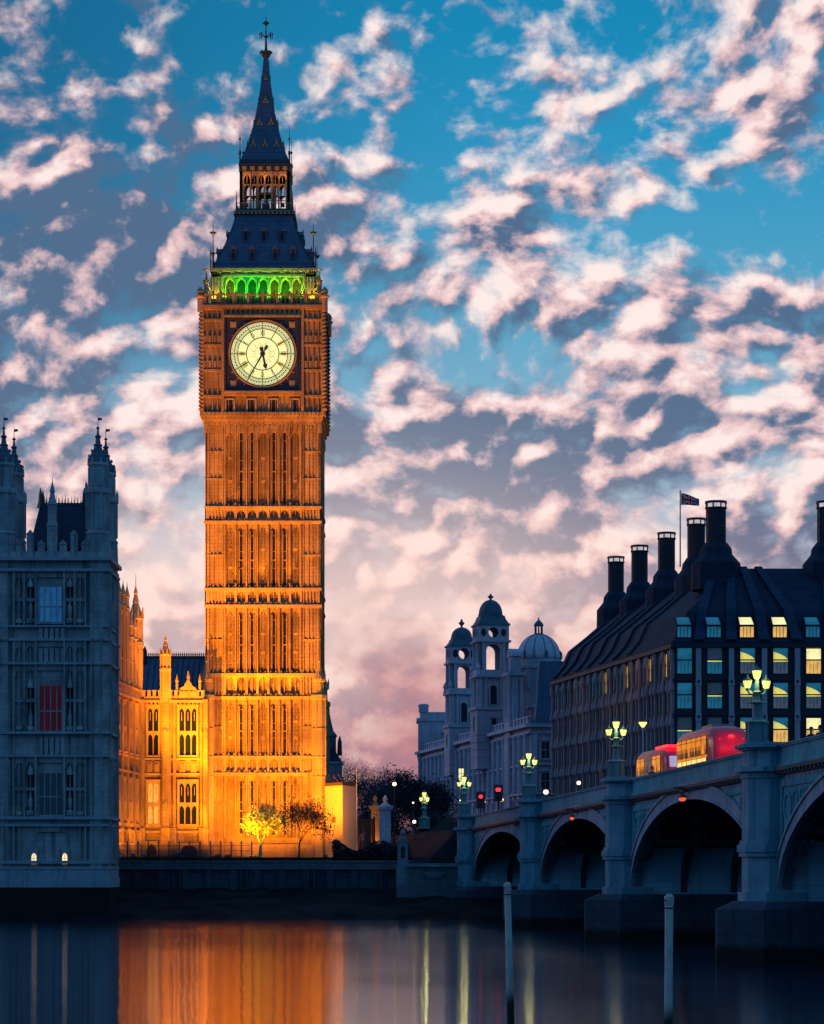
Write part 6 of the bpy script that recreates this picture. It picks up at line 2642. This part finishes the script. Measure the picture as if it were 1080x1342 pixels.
for dz in (0, -.55):
    p = [(XP(541, 253.5), 253.48, ZP(1092, 253.5) + dz), (XP(560, 253.5), 253.48, ZP(1092, 253.5) + dz), (XP(606, 253.5), 253.48, ZP(1056, 253.5) + dz)]
    for a, b in zip(p, p[1:]):
        mb.tube(a, b, .06, .06, 6)
mb.build('handrail', 'iron', sr, sr.location)
mb = MB()
for k in range(12):
    x0 = XP(560 + k * 3.8, 254)
    mb.box(x0, XP(607, 254), 253.6, 257, ZP(1130, 254), 5.6 + k * .27)
mb.build('steps', 'quay_dark', sr, sr.location)

# ------------------------------------------------------------------ mooring posts out in the river
for px, Y, top, wd, lab, lean in ((665, 78, 1158, .10, 'pale weathered mooring post with a spike, nearest the middle bridge pier', .012),
                                  (877, 69, 1174, .108, 'pale weathered mooring post with a notched top, before the largest arch', -.004)):
    c = P(px, 1140, Y)
    mp = thing('mooring_post', lab, 'mooring post', (c.x, c.y, -2), group='mooring posts in the river')
    zt = ZP(top, Y)
    mb = MB()
    prof = [(wd * 1.12, -2), (wd * 1.08, 0), (wd * 1.0, zt * .5), (wd, zt - .25), (wd * 1.15, zt - .2), (wd * 1.15, zt - .02), (wd * .6, zt + .05)]
    vs, fs = [], []
    rnd = random.Random(px)
    n = 10
    for j, (r, z) in enumerate(prof):
        for k in range(n):
            t = 2 * PI * k / n
            rr = r * (1 + rnd.uniform(-.05, .05))
            vs.append((c.x + lean * (zt - z) * 2 + rr * math.cos(t), c.y + rr * math.sin(t), z))
    for j in range(len(prof) - 1):
        for k in range(n):
            fs.append((j * n + k, j * n + (k + 1) % n, (j + 1) * n + (k + 1) % n, (j + 1) * n + k))
    fs.append(tuple((len(prof) - 1) * n + k for k in range(n)))
    mb.add(vs, fs)
    mb.build('post', 'weathered_wood', mp, mp.location)
    mb = MB()
    mb.tube((c.x - wd * .8, c.y - .05, zt - .1), (c.x - wd * .8, c.y - .05, zt + .14), .018, .006, 5)
    mb.tube((c.x - wd * .8, c.y - .1, zt - .15), (c.x - wd * 1.2, c.y - .1, zt - .1), .02, .02, 5)
    mb.build('spike', 'iron', mp, mp.location)
    mb = MB()
    for k in range(10):
        t = 2 * PI * k / 10
        t2 = 2 * PI * (k + 1) / 10
        mb.tube((c.x + wd * 1.12 * math.cos(t), c.y + wd * 1.12 * math.sin(t), zt - .32), (c.x + wd * 1.12 * math.cos(t2), c.y + wd * 1.12 * math.sin(t2), zt - .32), .02, .02, 5)
    mb.build('iron_band', 'iron', mp, mp.location)

# ------------------------------------------------------------------ trees
def grow(tr, cr, p, d, L, r, lvl, rnd, kids, tips, droop=.0):
    p = Vector(p)
    segs = 3 if lvl < 3 else 2
    for s in range(segs):
        d = (d + Vector((rnd.uniform(-.22, .22), rnd.uniform(-.22, .22), rnd.uniform(-.1, .16) - droop * lvl))).normalized()
        q = p + d * (L / segs)
        r2 = r * .82
        (tr if lvl < 2 else cr).tube(p, q, r, r2, 6 if lvl < 2 else 3)
        p, r = q, r2
        if lvl >= 2 and s == 0 and rnd.random() < .6:
            tips.append((p, d))
    if lvl >= kids[1]:
        tips.append((p, d))
        return
    for k in range(kids[0]):
        a = rnd.uniform(0, 2 * PI)
        b = rnd.uniform(.32, .85)
        u = d.cross(Vector((.3, .7, .2))).normalized()
        v = d.cross(u)
        nd = (d * math.cos(b) + (u * math.cos(a) + v * math.sin(a)) * math.sin(b)).normalized()
        grow(tr, cr, p, nd, L * rnd.uniform(.66, .86), r * .72, lvl + 1, rnd, kids, tips, droop)


def tree(name, label, loc, ht, seed, kids, barkm, crownm, leaf=0.0, nleaf=0, group=None, r0=.2, wide=1.0):
    root = thing(name, label, 'tree', loc, group=group)
    rnd = random.Random(seed)
    tr, cr, tips = MB(), MB(), []
    grow(tr, cr, (0, 0, -.2), Vector((rnd.uniform(-.08, .08), 0, 1)), ht * .27, r0, 0, rnd, kids, tips)
    for i in range(nleaf):
        p, d = rnd.choice(tips)
        q = p + Vector((rnd.gauss(0, .45), rnd.gauss(0, .45), rnd.gauss(0, .4)))
        s = leaf * rnd.uniform(.5, 1.3)
        a = Vector((rnd.gauss(0, 1), rnd.gauss(0, 1), rnd.gauss(0, 1))).normalized()
        b = a.cross(Vector((rnd.gauss(0, 1), rnd.gauss(0, 1), rnd.gauss(0, 1)))).normalized()
        cr.add([tuple(q - a * s), tuple(q + b * s * .5), tuple(q + a * s), tuple(q - b * s * .5)], [(0, 1, 2, 3)])
    zm = max(v[2] for v in cr.v)
    k = ht / zm
    for m in (tr, cr):
        m.v = [(x * k * wide, y * k * wide, z * k) for x, y, z in m.v]
    tr.build('trunk', barkm, root)
    cr.build('crown', crownm, root)
    return root


tree('lit_tree', 'small bare tree glowing bright yellow in front of the clock tower', (XP(341, 279), 279, 5.72), 6.4, 11, (4, 4), 'pale_bark', 'pale_bark', .15, 3800, r0=.3, wide=.86)
tree('bare_tree', 'dark bare tree in front of the lower right corner of the clock tower', (XP(391, 277), 277, 5.72), 7.2, 24, (4, 5), 'bark', 'bark', .12, 4200, r0=.17, wide=.8)
sp = [('tallest grey bare tree rising just right of the dark turreted house', 452, 352, 985, 3),
      ('bare tree behind the right edge of the yellow hoarding', 474, 346, 992, 5),
      ('broad dark tree behind the pale gate pier', 497, 356, 1000, 8),
      ('dark tree beneath the lowest dip of the pink sky', 520, 362, 1006, 12),
      ('dark tree just left of the far stone end block', 541, 352, 1004, 15),
      ('dark tree covering the foot of the far stone end block', 566, 372, 1012, 19),
      ('low dark tree behind the lamp on the bank steps', 590, 380, 1032, 22),
      ('low dark tree between the gate and the lamp post', 508, 318, 1052, 27),
      ('low dark tree behind the stair railing top', 572, 330, 1058, 33)]
for lab, px, Y, py, sd in sp:
    tree('park_tree', lab, (XP(px, Y), Y, 5.72), ZP(py, Y) - 5.72, sd, (4 if px > 480 else 5, 5), 'twig', 'dusk_leaf' if px > 480 else 'twig', .17 if px > 480 else .09, 6500 if px > 480 else 2500,
         'dark trees between the clock tower and the stone building', .26)
# clipped dark hedge along the foot of the trees
hg = thing('hedge', 'long dark hedge along the bank between the hoarding and the bridge', 'hedge', (XP(500, 285), 285, 5.7))
mb = MB()
rnd = random.Random(77)
for i in range(5200):
    x = rnd.uniform(XP(436, 285), XP(607, 285))
    top = 7.4 + .5 * math.sin(x * 1.3) + .4 * math.sin(x * .45 + 1)
    q = Vector((x, 285 + rnd.uniform(-.8, .8), rnd.uniform(5.6, top)))
    s = rnd.uniform(.12, .28)
    a = Vector((rnd.gauss(0, 1), rnd.gauss(0, 1), rnd.gauss(0, 1))).normalized()
    b = a.cross(Vector((rnd.gauss(0, 1), rnd.gauss(0, 1), rnd.gauss(0, 1)))).normalized()
    mb.add([tuple(q - a * s), tuple(q + b * s * .6), tuple(q + a * s), tuple(q - b * s * .6)], [(0, 1, 2, 3)])
mb.build('foliage', 'dusk_leaf', hg, hg.location)


# ------------------------------------------------------------------ two double deck buses on the bridge
def make_bus(label, style):
    rb = random.Random(5 + style)
    root = thing('double_deck_bus', label, 'bus', group='double deck buses on the bridge')
    st = [(-5.62, .86, 3.05), (-5.5, 1.05, 3.55), (-5.2, 1.18, 3.95), (-4.6, 1.25, 4.22), (-3.6, 1.27, 4.33), (0, 1.27, 4.36), (4.6, 1.27, 4.36), (5.3, 1.24, 4.25), (5.55, 1.15, 4.0)]
    mb = MB()
    vs, fs = [], []
    nn = 28
    for x, hw, zt in st:
        zc, hh = (.38 + zt) / 2, (zt - .38) / 2
        for k in range(nn):
            t = 2 * PI * k / nn
            c, s = math.cos(t), math.sin(t)
            e = .30 if s < 0 else .42
            vs.append((x, hw * math.copysign(abs(c) ** e, c), zc + hh * math.copysign(abs(s) ** e, s)))
    m = len(st)
    for j in range(m - 1):
        for k in range(nn):
            fs.append((j * nn + k, j * nn + (k + 1) % nn, (j + 1) * nn + (k + 1) % nn, (j + 1) * nn + k))
    fs += [tuple(range(nn)), tuple((m - 1) * nn + k for k in range(nn))]
    mb.add(vs, fs)
    o = mb.build('body', 'bus_red' if style == 0 else 'bus_red', root, smooth=True)
    for side in (1, -1):
        y0, y1 = (1.262, 1.285) if side > 0 else (-1.285, -1.262)
        for k in range(6):
            x0 = -4.1 + k * 1.5
            mb = MB()
            mb.box(x0 + .05, x0 + 1.45, y0, y1, 2.62, 3.72)
            mb.mi = 1
            mb.box(x0 - .02, x0 + .05, y0 - .002, y1 + .012, 2.55, 3.8)
            mb.box(x0 + .05, x0 + 1.45, y0 - .002, y1 + .01, 3.5, 3.54)
            for q in range(3):
                if rb.random() < .75:
                    hx = x0 + .3 + q * .45 + rb.uniform(-.06, .06)
                    mb.prism([(hx - .17, 2.62), (hx + .17, 2.62), (hx + .15, 2.9), (hx + .06, 2.96), (hx + .09, 3.1), (hx, 3.2), (hx - .09, 3.1), (hx - .06, 2.96), (hx - .15, 2.9)], y0 - .003, y1 + .006)
            mb.build('upper_window', ['bus_amber' if not (style and k > 1) else 'bus_grey' if k < 4 else 'bus_amber', 'iron'], root)
            mb = MB()
            mb.box(x0 + .05, x0 + 1.45, y0, y1, 1.45, 2.38)
            mb.mi = 1
            mb.box(x0 - .02, x0 + .05, y0 - .002, y1 + .012, 1.4, 2.42)
            for q in range(3):
                if rb.random() < .6:
                    hx = x0 + .3 + q * .45 + rb.uniform(-.06, .06)
                    mb.box(hx - .13, hx + .13, y0 - .003, y1 + .006, 1.46, 1.8 + rb.uniform(0, .25))
            mb.build('lower_window', ['bus_yellow', 'iron'], root)
        mb = MB()
        ya, yb = (1.258, 1.275) if side > 0 else (-1.275, -1.258)
        mb.box(-4.2, 5.0, ya, yb, 2.42, 2.55)
        mb.build('side_band', 'bus_amber' if style == 0 else 'bus_grey', root)  # on the nearer bus the band's amber light is put in as glow
    # rear
    if style == 0:
        mb = MB()
        mb.prism([(-.9, 2.0), (-.9, 1.3), (.1, 1.2), (.3, 2.0), (.1, 2.3)], -.02, .02)
        mb.M = Matrix(((0, 1, 0, -5.63), (1, 0, 0, 0), (0, 0, 1, 0), (0, 0, 0, 1)))
        mb.v = [tuple(mb.M @ Vector(p)) for p in mb.v]
        mb.build('rear_window', 'window_glass', root)
        mb = MB()
        mb.box(-5.65, -5.3, -.95, .95, .42, .78)
        mb.build('bumper', 'rubber', root)
        mb = MB()
        mb.box(-5.66, -5.6, -.3, .3, .86, 1.0)
        mb.build('number_plate', 'bus_yellow', root)
        mb = MB()
        for z in (1.12, 2.45, 3.15):
            mb.box(-5.60 + (.1 if z > 3 else 0), -5.35, -.98, .98, z, z + .03)
        mb.box(-5.63, -5.5, -.01, .01, 1.15, 2.9)
        mb.build('panel_seam', 'rubber', root)
        mb = MB()
        for k in range(6):
            z = .9 + k * .3
            mb.box(-5.66, -5.52, -1.0 + .02 * k, -.6 + .1 * k * .3, z, z + .22)
        mb.build('stair_window', 'pale_metal', root)
        for y, z, x, s in ((0, 3.62, -5.46, .2), (.72, 3.45, -5.42, .1), (-.72, 3.45, -5.42, .1), (.85, 1.5, -5.6, .13)):
            mb = MB()
            mb.ball((x, y, z), s, 10, 6, .55)
            mb.build('tail_lamp', 'red_lamp', root, smooth=True)
        mb = MB()
        mb.ball((-5.62, -.55, .95), .16, 10, 6)
        mb.build('rear_lamp', 'headlight_white', root)
    else:
        mb = MB()
        mb.box(-5.68, -5.3, -.9, .9, 2.85, 3.6)
        mb.mi = 1
        for k, (a, b) in enumerate(((-.3, -.1), (-.02, .12), (.2, .34))):
            mb.box(-5.70, -5.67, a, b, 3.1 + .04 * (k % 2), 3.4)
        mb.build('rear_panel', ['bus_screen', 'bus_blue'], root)
        mb = MB()
        mb.box(-5.69, -5.5, -.8, .8, 1.3, 2.05)
        mb.build('rear_window', 'bus_blue', root)
        for y in (-.62, .62):
            mb = MB()
            mb.ball((-5.62, y, 2.45), .15, 10, 6)
            mb.build('tail_lamp', 'red_lamp', root, smooth=True)
        mb = MB()
        mb.box(-5.1, -1.0, -.1, 1.0, 4.28, 4.42)
        mb.build('roof_light', 'red_lamp', root)
    for y in (-.7, 0, .7):
        lamp('POINT', (-7.6, y, 3.3), 40 if style == 0 else 20, (1, .02, .06), .3, parent=root)  # added red fill lights floating behind the bus to redden its rear
    mb = MB()
    mb.box(-2.6, .4, -.6, .6, 4.3, 4.52)
    mb.build('roof_unit', 'bus_grey', root)
    for x in (-3.4, 3.3):
        for y in (-1.1, 1.1):
            mb = MB(Matrix(((1, 0, 0, x), (0, 0, 1, y), (0, 1, 0, .48), (0, 0, 0, 1))))
            mb.lathe([(.48, -.14), (.48, .14)], 18)
            wl = mb.build('wheel', 'rubber', root)
            mb = MB(Matrix(((1, 0, 0, x), (0, 0, 1, y), (0, 1, 0, .48), (0, 0, 0, 1))))
            mb.lathe([(.27, -.16), (.27, .16)], 14)
            mb.build('rim', 'pale_metal', wl)
    return root


BA = math.atan2(-BU.y, -BU.x)
b1 = make_bus('red double deck bus with rounded rear and glowing amber windows, nearer of the two', 0)
s1 = (250 - 166.6) / .99495
q = BF @ Vector((s1, -4.95, zp(s1) - 1.2))
b1.location = q
b1.rotation_euler = (-.0086, 0, BA)
b2 = make_bus('red and grey double deck bus with a pale blue rear panel', 1)
s2 = (250 - 189.5) / .99495
b2.location = BF @ Vector((s2, -6.6, zp(s2) - 1.2))
b2.rotation_euler = (-.0086, 0, BA)


# ------------------------------------------------------------------ small lamps, signals and the lit sign
def globe_lamp(label, px, py, Y, zb, r=.28, cat='street lamp', m='white_lamp'):
    c = P(px, py, Y)
    root = thing('globe_lamp', label, cat, (c.x, c.y, zb), group='single globe lamps on the far bank')
    r *= .75
    h = c.z - zb
    mb = MB()
    mb.lathe([(.2, 0), (.2, .3), (.08, .5), (.05, h - r * 1.1), (.12, h - r * 1.05), (.14, h - r * .9)], 8)
    mb.build('post', 'iron', root)
    mb = MB()
    mb.ball((0, 0, h), r, 12, 8)
    mb.build('globe', m, root, smooth=True)
    mb = MB()
    mb.lathe([(r * .5, h + r * .86), (r * .2, h + r * 1.1), (.02, h + r * 1.5)], 8)
    mb.build('cap', 'iron', root)
    return root


for lab, px, py, Y, zb, r in (
        ('tall globe lamp shining alone against the dark trees right of the hoarding', 517, 1027.5, 290, 5.72, .30),
        ('small white globe lamp left of the lamp on the bank steps', 543, 1077, 290, 5.72, .26),
        ('dim small globe lamp just above the white one near the steps', 541.5, 1052, 325, 5.72, .16),
        ('low white lamp directly under the left red traffic light', 634, 1051, 300, 8.42, .27),
        ('larger white lamp directly under the right red traffic light', 657, 1048, 300, 8.42, .33),
        ('bright warm lamp above the parapet between the second and third bridge lamps', 715.5, 1038, 300, 8.42, .38),
        ('warm lamp at the foot of the office block left of the third bridge lamp', 758.5, 1026, 298, 8.42, .31),
        ('tiny white lamp at the top of the stair railing', 603.5, 1049, 300, 8.42, .13)):
    globe_lamp(lab, px, py, Y, zb, r)
c = P(842.5, 949, 262)
fl = thing('street_lamp', 'tall street lamp with a pale cone head between the third bridge lamp and the buses', 'street lamp', (c.x, c.y, 8.42))
mb = MB()
mb.lathe([(.16, 0), (.12, 1.2), (.07, c.z - 8.42 - .3)], 8)
mb.build('post', 'pale_metal', fl)
mb = MB()
mb.lathe([(.12, c.z - 8.42 - .32), (.42, c.z - 8.42 + .12), (.38, c.z - 8.42 + .2)], 10)
mb.build('lantern', 'lamp_glass', fl)
mb = MB()
mb.lathe([(.5, c.z - 8.42 + .19), (.2, c.z - 8.42 + .34), (.03, c.z - 8.42 + .4)], 10)
mb.build('lantern_cap', 'iron', fl)
for px, py, lab, r in ((630, 1044, 'dimmer red traffic light at the bridge end, left of the pair', .2), (653, 1035, 'brighter red traffic light at the bridge end, right of the pair', .26)):
    c = P(px, py, 268)
    tl = thing('traffic_light', lab, 'traffic light', (c.x, c.y, 8.42), group='traffic lights at the bridge end')
    h = c.z - 8.42
    mb = MB()
    mb.lathe([(.1, 0), (.07, h + .3)], 8)
    mb.build('post', 'iron', tl)
    mb = MB()
    mb.box(-.34, .34, -.3, -.05, h - 1.1, h + .42)
    mb.box(-.46, .46, -.06, -.03, h - 1.2, h + .52)
    for k in range(3):
        z = h - k * .42
        mb.lathe([(.24, z + .16), (.24, z + .24)], 10, (0, -.36))
    hd_ = mb.build('signal_head', 'iron', tl)
    mb = MB(Matrix(((1, 0, 0, 0), (0, 0, 1, -.3), (0, 1, 0, h), (0, 0, 0, 1))))
    mb.lathe([(r, -.05), (r, .02)], 14)
    mb.build('red_lamp', 'red_lamp', hd_)
    for k in (1, 2):
        mb = MB(Matrix(((1, 0, 0, 0), (0, 0, 1, -.3), (0, 1, 0, h - k * .42), (0, 0, 0, 1))))
        mb.lathe([(.15, -.03), (.15, .02)], 12)
        mb.build('unlit_lamp', 'dark_opening', hd_)
c = P(604.5, 1018, 264)
sg = thing('lit_sign', 'square yellow lit lantern sign on a post left of the first pier lamp', 'sign', (c.x, c.y, 8.42))
mb = MB()
h = c.z - 8.42
mb.lathe([(.09, 0), (.06, h - .8)], 8)
mb.box(-.28, .28, -.16, .16, h + .82, h + .9)
mb.box(-.28, .28, -.16, .16, h - .9, h - .8)
for z in (-.25, .27):
    mb.box(-.27, .27, -.17, -.14, h + z, h + z + .05)
mb.box(-.02, .02, -.17, -.14, h - .8, h + .82)
mb.build('frame', 'iron', sg)
mb = MB()
mb.box(-.25, .25, -.14, .14, h - .8, h + .82)
mb.build('panel', 'ceiling_bright', sg)


# ------------------------------------------------------------------ people behind the parapet
def person_material(name, coat, legs):
    m = bpy.data.materials.new(name)
    m.use_nodes = True
    t = NT(m.node_tree)
    bs = m.node_tree.nodes['Principled BSDF']
    tc = t.n.new('ShaderNodeTexCoord')
    sp_ = t.n.new('ShaderNodeSeparateXYZ')
    t.l.new(tc.outputs['Object'], sp_.inputs[0])
    z = sp_.outputs[2]
    n = t.noise(tc.outputs['Object'], 14.0, 3.0, .6)
    cc = t.mix(t.math('MULTIPLY', n, .5), coat, tuple(x * .5 for x in coat))
    col = t.mix(t.math('GREATER_THAN', z, .82), legs, cc)
    col = t.mix(t.math('GREATER_THAN', z, 1.47), col, (.42, .26, .19))
    t.l.new(col, bs.inputs['Base Color'])
    bs.inputs['Roughness'].default_value = .85
    MATS[name] = m


person_material('dark_clothes', (.02, .022, .03), (.03, .032, .045))
person_material('grey_clothes', (.10, .10, .12), (.02, .02, .03))
person_material('blue_clothes', (.03, .05, .10), (.025, .025, .03))


def person(label, s, y, rz, mat_, hair, swing=.22):
    root = thing('person', label, 'person', BF @ Vector((s, y, zp(s) - 1.08)), rz, 'people walking on the bridge footway')
    V, E, Rr = [], [], []

    def chain(pts, start=None):
        prev = start
        for x, yy, z, r in pts:
            V.append((x, yy, z))
            Rr.append(r)
            if prev is not None:
                E.append((prev, len(V) - 1))
            prev = len(V) - 1
        return prev

    pel = chain([(0, 0, .95, .13)])
    chest = chain([(0, .0, 1.12, .125), (0, 0, 1.30, .145)], pel)
    neck = chain([(0, 0, 1.45, .075), (0, .0, 1.53, .058)], chest)
    chain([(0, .015, 1.60, .085), (0, .0, 1.68, .10), (0, -.005, 1.745, .075)], neck)
    for sg_ in (-1, 1):
        sw = swing * sg_
        chain([(sg_ * .09, 0, .88, .095), (sg_ * .1, sw * .6, .48, .065), (sg_ * .1, sw * .55 - (.12 if sw < 0 else 0), .10, .045), (sg_ * .1, sw * .55 + .12, .045, .035), (sg_ * .1, sw * .55 + .2, .035, .028)], pel)
        h = chain([(sg_ * .17, 0, 1.40, .065), (sg_ * .225, -sw * .3, 1.14, .05), (sg_ * .23, -sw * .8 + .06, .90, .036)], chest)
        palm = chain([(sg_ * .225, -sw * .9 + .08, .83, .03)], h)
        for f, (dx_, ln) in enumerate(((-.024, .075), (-.008, .085), (.008, .08), (.024, .06))):
            chain([(sg_ * .225 + dx_ * .4, -sw * .9 + .08 + dx_, .80 - ln * .4, .009), (sg_ * .218 + dx_ * .4, -sw * .9 + .095 + dx_, .80 - ln, .008)], palm)
        chain([(sg_ * .21, -sw * .9 + .125, .82, .01), (sg_ * .205, -sw * .9 + .14, .79, .009)], palm)
    me = bpy.data.meshes.new('body')
    me.from_pydata(V, E, [])
    me.materials.append(MATS[mat_])
    o = bpy.data.objects.new('body', me)
    scene.collection.objects.link(o)
    o.parent = root
    sk = o.modifiers.new('skin', 'SKIN')
    sk.use_smooth_shade = True
    for i, r in enumerate(Rr):
        me.skin_vertices[0].data[i].radius = (r, r * (.8 if i < 3 else 1))
    me.skin_vertices[0].data[0].use_root = True
    ss = o.modifiers.new('sub', 'SUBSURF')
    ss.levels = ss.render_levels = 2
    mb = MB()
    mb.ball((0, -.02, 1.705), .108, 12, 8, 1.05)
    mb.v = [(x, yy - (.02 if z < 1.70 else 0), max(z, 1.66)) for x, yy, z in mb.v]
    mb.build('hair', hair, root, smooth=True)
    mb = MB()
    for sx in (-.035, .035):
        mb.ball((sx, .085, 1.675), .012, 6, 4)
    mb.ball((0, .108, 1.65), .016, 6, 4, 1.4)
    mb.box(-.022, .022, .088, .098, 1.612, 1.62)
    for sx in (-.1, .1):
        mb.ball((sx, 0, 1.665), .022, 6, 4, 1.5)
    mb.build('face', 'skin', root)
    return root


face_u = math.atan2(BU.y, BU.x) - PI / 2
person('person in a dark coat walking just right of the lamp beside the buses', 124.5, -.9, face_u, 'dark_clothes', 'hair')
person('person in grey clothes walking behind the one in the dark coat', 125.8, -1.0, face_u + PI, 'grey_clothes', 'hair', -.2)
person('person in a blue jacket furthest right on the bridge, at the frame edge', 131.6, -.75, face_u, 'blue_clothes', 'hair')
person('person with a dark coat by the third bridge lamp', 84.5, -.9, face_u, 'dark_clothes', 'hair', -.2)
person('person in dark clothes right of the second bridge lamp', 44.5, -.85, face_u + PI, 'dark_clothes', 'hair', .2)

# ------------------------------------------------------------------ floodlights
ORANGE = (1.0, .262, .0)
DEEP = (1.0, .20, .0)


def floodlight(label, loc, target, power, col, spot=70, blend=.8, group='floodlights on the palace lawn', lens='flood_lens', kind='SPOT', radius=.25):
    root = thing('floodlight', label, 'floodlight', loc, group=group)
    d = (Vector(target) - Vector(loc))
    rz = math.atan2(d.y, d.x)
    tilt = math.atan2(d.z, math.hypot(d.x, d.y))
    mb = MB(Matrix.Rotation(rz, 4, 'Z') @ Matrix.Translation((0, 0, .22)) @ Matrix.Rotation(-tilt, 4, 'Y'))
    mb.box(-.16, .1, -.2, .2, -.14, .14)
    mb.box(.1, .14, -.22, .22, -.16, .16)
    mb.mi = 1
    mb.box(.14, .15, -.18, .18, -.12, .12)
    mb.build('housing', ['iron', lens], root)
    mb = MB(Matrix.Rotation(rz, 4, 'Z'))
    mb.box(-.06, .06, -.26, -.21, 0, .3)
    mb.box(-.06, .06, .21, .26, 0, .3)
    mb.box(-.1, .1, -.26, .26, -.02, .02)
    mb.build('yoke', 'iron', root)
    off = Vector((0, 0, .22)) + d.normalized() * .45
    lo = lamp('SPOT', off, power, col, radius, off + d, spot, blend, parent=root)
    return root


G = 5.75
# wash on the clock tower from the lawn, mostly from the left
floodlight('floodlight left on the lawn aimed at the middle of the clock tower', (TX - 11.0, 284, G), (TX - 1, 300, 36), 175000, ORANGE, 58)
floodlight('floodlight near the wing aimed up the left of the tower shaft', (TX - 8.0, 277, G), (TX - 2.5, 300, 52), 165000, ORANGE, 40)
floodlight('floodlight on the lawn right of the tower aimed at its lower stages', (TX + 7.5, 289, G), (TX + 1.5, 300, 21), 32000, ORANGE, 105)
floodlight('floodlight at the foot of the tower aimed at its lower stages', (TX - 3.0, 288, G), (TX - 1, 300, 19), 36000, ORANGE, 110)
floodlight('floodlight by the river wall aimed at the clock stage', (TX - 6.0, 259, G), (TX, 300, 62), 32000, DEEP, 26)
floodlight('floodlight by the lit tree', (TX - 3.2, 273.5, G), (XP(337, 279), 279, 9.3), 26000, (1.0, .54, .0), 40)
# uplights on the tower's ledges
for z, pw in ((TZ(910), 520), (TZ(765), 260), (TZ(660), 60)):
    for a in (-3.1, 0.0, 3.1):
        p = FACE[0] @ Vector((a, 7.35, z))
        floodlight('small uplight on a ledge of the clock tower', p, p + Vector((0, .75, 5)), pw * (1.7 if a == 0 else 1.0), ORANGE, 130, 1.0, 'uplights on the tower ledges')
# wing
for x, y, pw in ((WB.x + 2.6, 292, 1500), (WB.x + 5.4, 291.5, 1150)):
    floodlight('floodlight on the lawn aimed at the wing front', (x, y, G), (x, 297, 15), pw * .85, ORANGE, 125)
for k, pw in enumerate((3200, 2800, 2200)):
    p = WS @ Vector((9 + 6.5 * k, 3.2, G))
    q = WS @ Vector((2 + 6.5 * k, 0, 17))
    floodlight('floodlight on the lawn aimed at the long wing side', p, q, pw, ORANGE, 125)
p = WS @ Vector((14, 12, G))
floodlight('floodlight on the lawn aimed at the wing parapet', p, WS @ Vector((8, -1, 31)), 22000, DEEP, 60)
# narrow uplights close under the buttresses make the brightest stripes
for px, yb, tx, pw, lab in ((219, 294.6, 218, 1500, 'narrow uplight under the turreted buttress of the wing'), (190, 294.8, 188, 700, 'narrow uplight in the corner of the wing'),
                            (330, 297.4, 331, 1300, 'narrow uplight at the tower foot behind the lit tree'), (283, 297.2, 281, 800, 'narrow uplight at the left corner of the tower foot')):
    floodlight(lab, (XP(px, yb), yb, G), (XP(tx, 297), 298.2, 17), pw, (1.0, .34, .0), 46, .9)
# hoarding and gate
floodlight('floodlight in front of the yellow hoarding', (XP(458, 291), 291, G), (XP(452, 297), 297, 10), 1300, (1.0, .30, .0), 125)
floodlight('floodlight at the gold lit gate pier', (XP(489, 294.2), 294.2, G), (XP(492, 296), 296, 9), 300, ORANGE, 110)
# the belfry: green lamps on the left, greenish yellow on the right
GRN = [(.30, 1, .02), (.02, 1, .03), (.01, 1, .03), (.02, 1, .03), (.30, 1, .02), (.12, 1, .02), (.45, 1, .02)]
w7 = 8.9 / 7
for i in range(7):
    a = -4.45 + w7 * (i + .5)
    p = FACE[0] @ Vector((a, 6.45, TZ(400)))
    floodlight('small coloured uplight behind the belfry balustrade', p, p + Vector((0, .9, 4)), 900, GRN[i], 130, 1.0, 'coloured uplights in the belfry', 'flood_green', radius=.1)
for s in (-1, 1):
    p = FACE[0] @ Vector((s * 5.6, 6.5, TZ(400)))
    floodlight('small yellow uplight at a belfry corner', p, p + Vector((0, .7, 4)), 260, (1, .72, .05), 120, 1.0, 'coloured uplights in the belfry', radius=.1)
    p = FACE[1] @ Vector((s * 3, 6.45, TZ(400)))
    floodlight('small coloured uplight behind the belfry balustrade', p, p + Vector((-.9, 0, 4)), 330, GRN[5], 130, 1.0, 'coloured uplights in the belfry', 'flood_green', radius=.1)
# lantern: warm light under its eaves and at its foot
for a in (-2.1, 0, 2.1):
    p = FACE[0] @ Vector((a, 3.6, TZ(272)))
    floodlight('small warm uplight at the foot of the lantern', p, p + Vector((0, .5, 3.5)), 26, (1, .36, .04), 120, 1.0, 'warm uplights round the lantern', radius=.1)
    p = FACE[0] @ Vector((a, 3.3, TZ(232)))
    o = lamp('POINT', p - TC, 24, (1, .33, .03), .1, parent=tower)
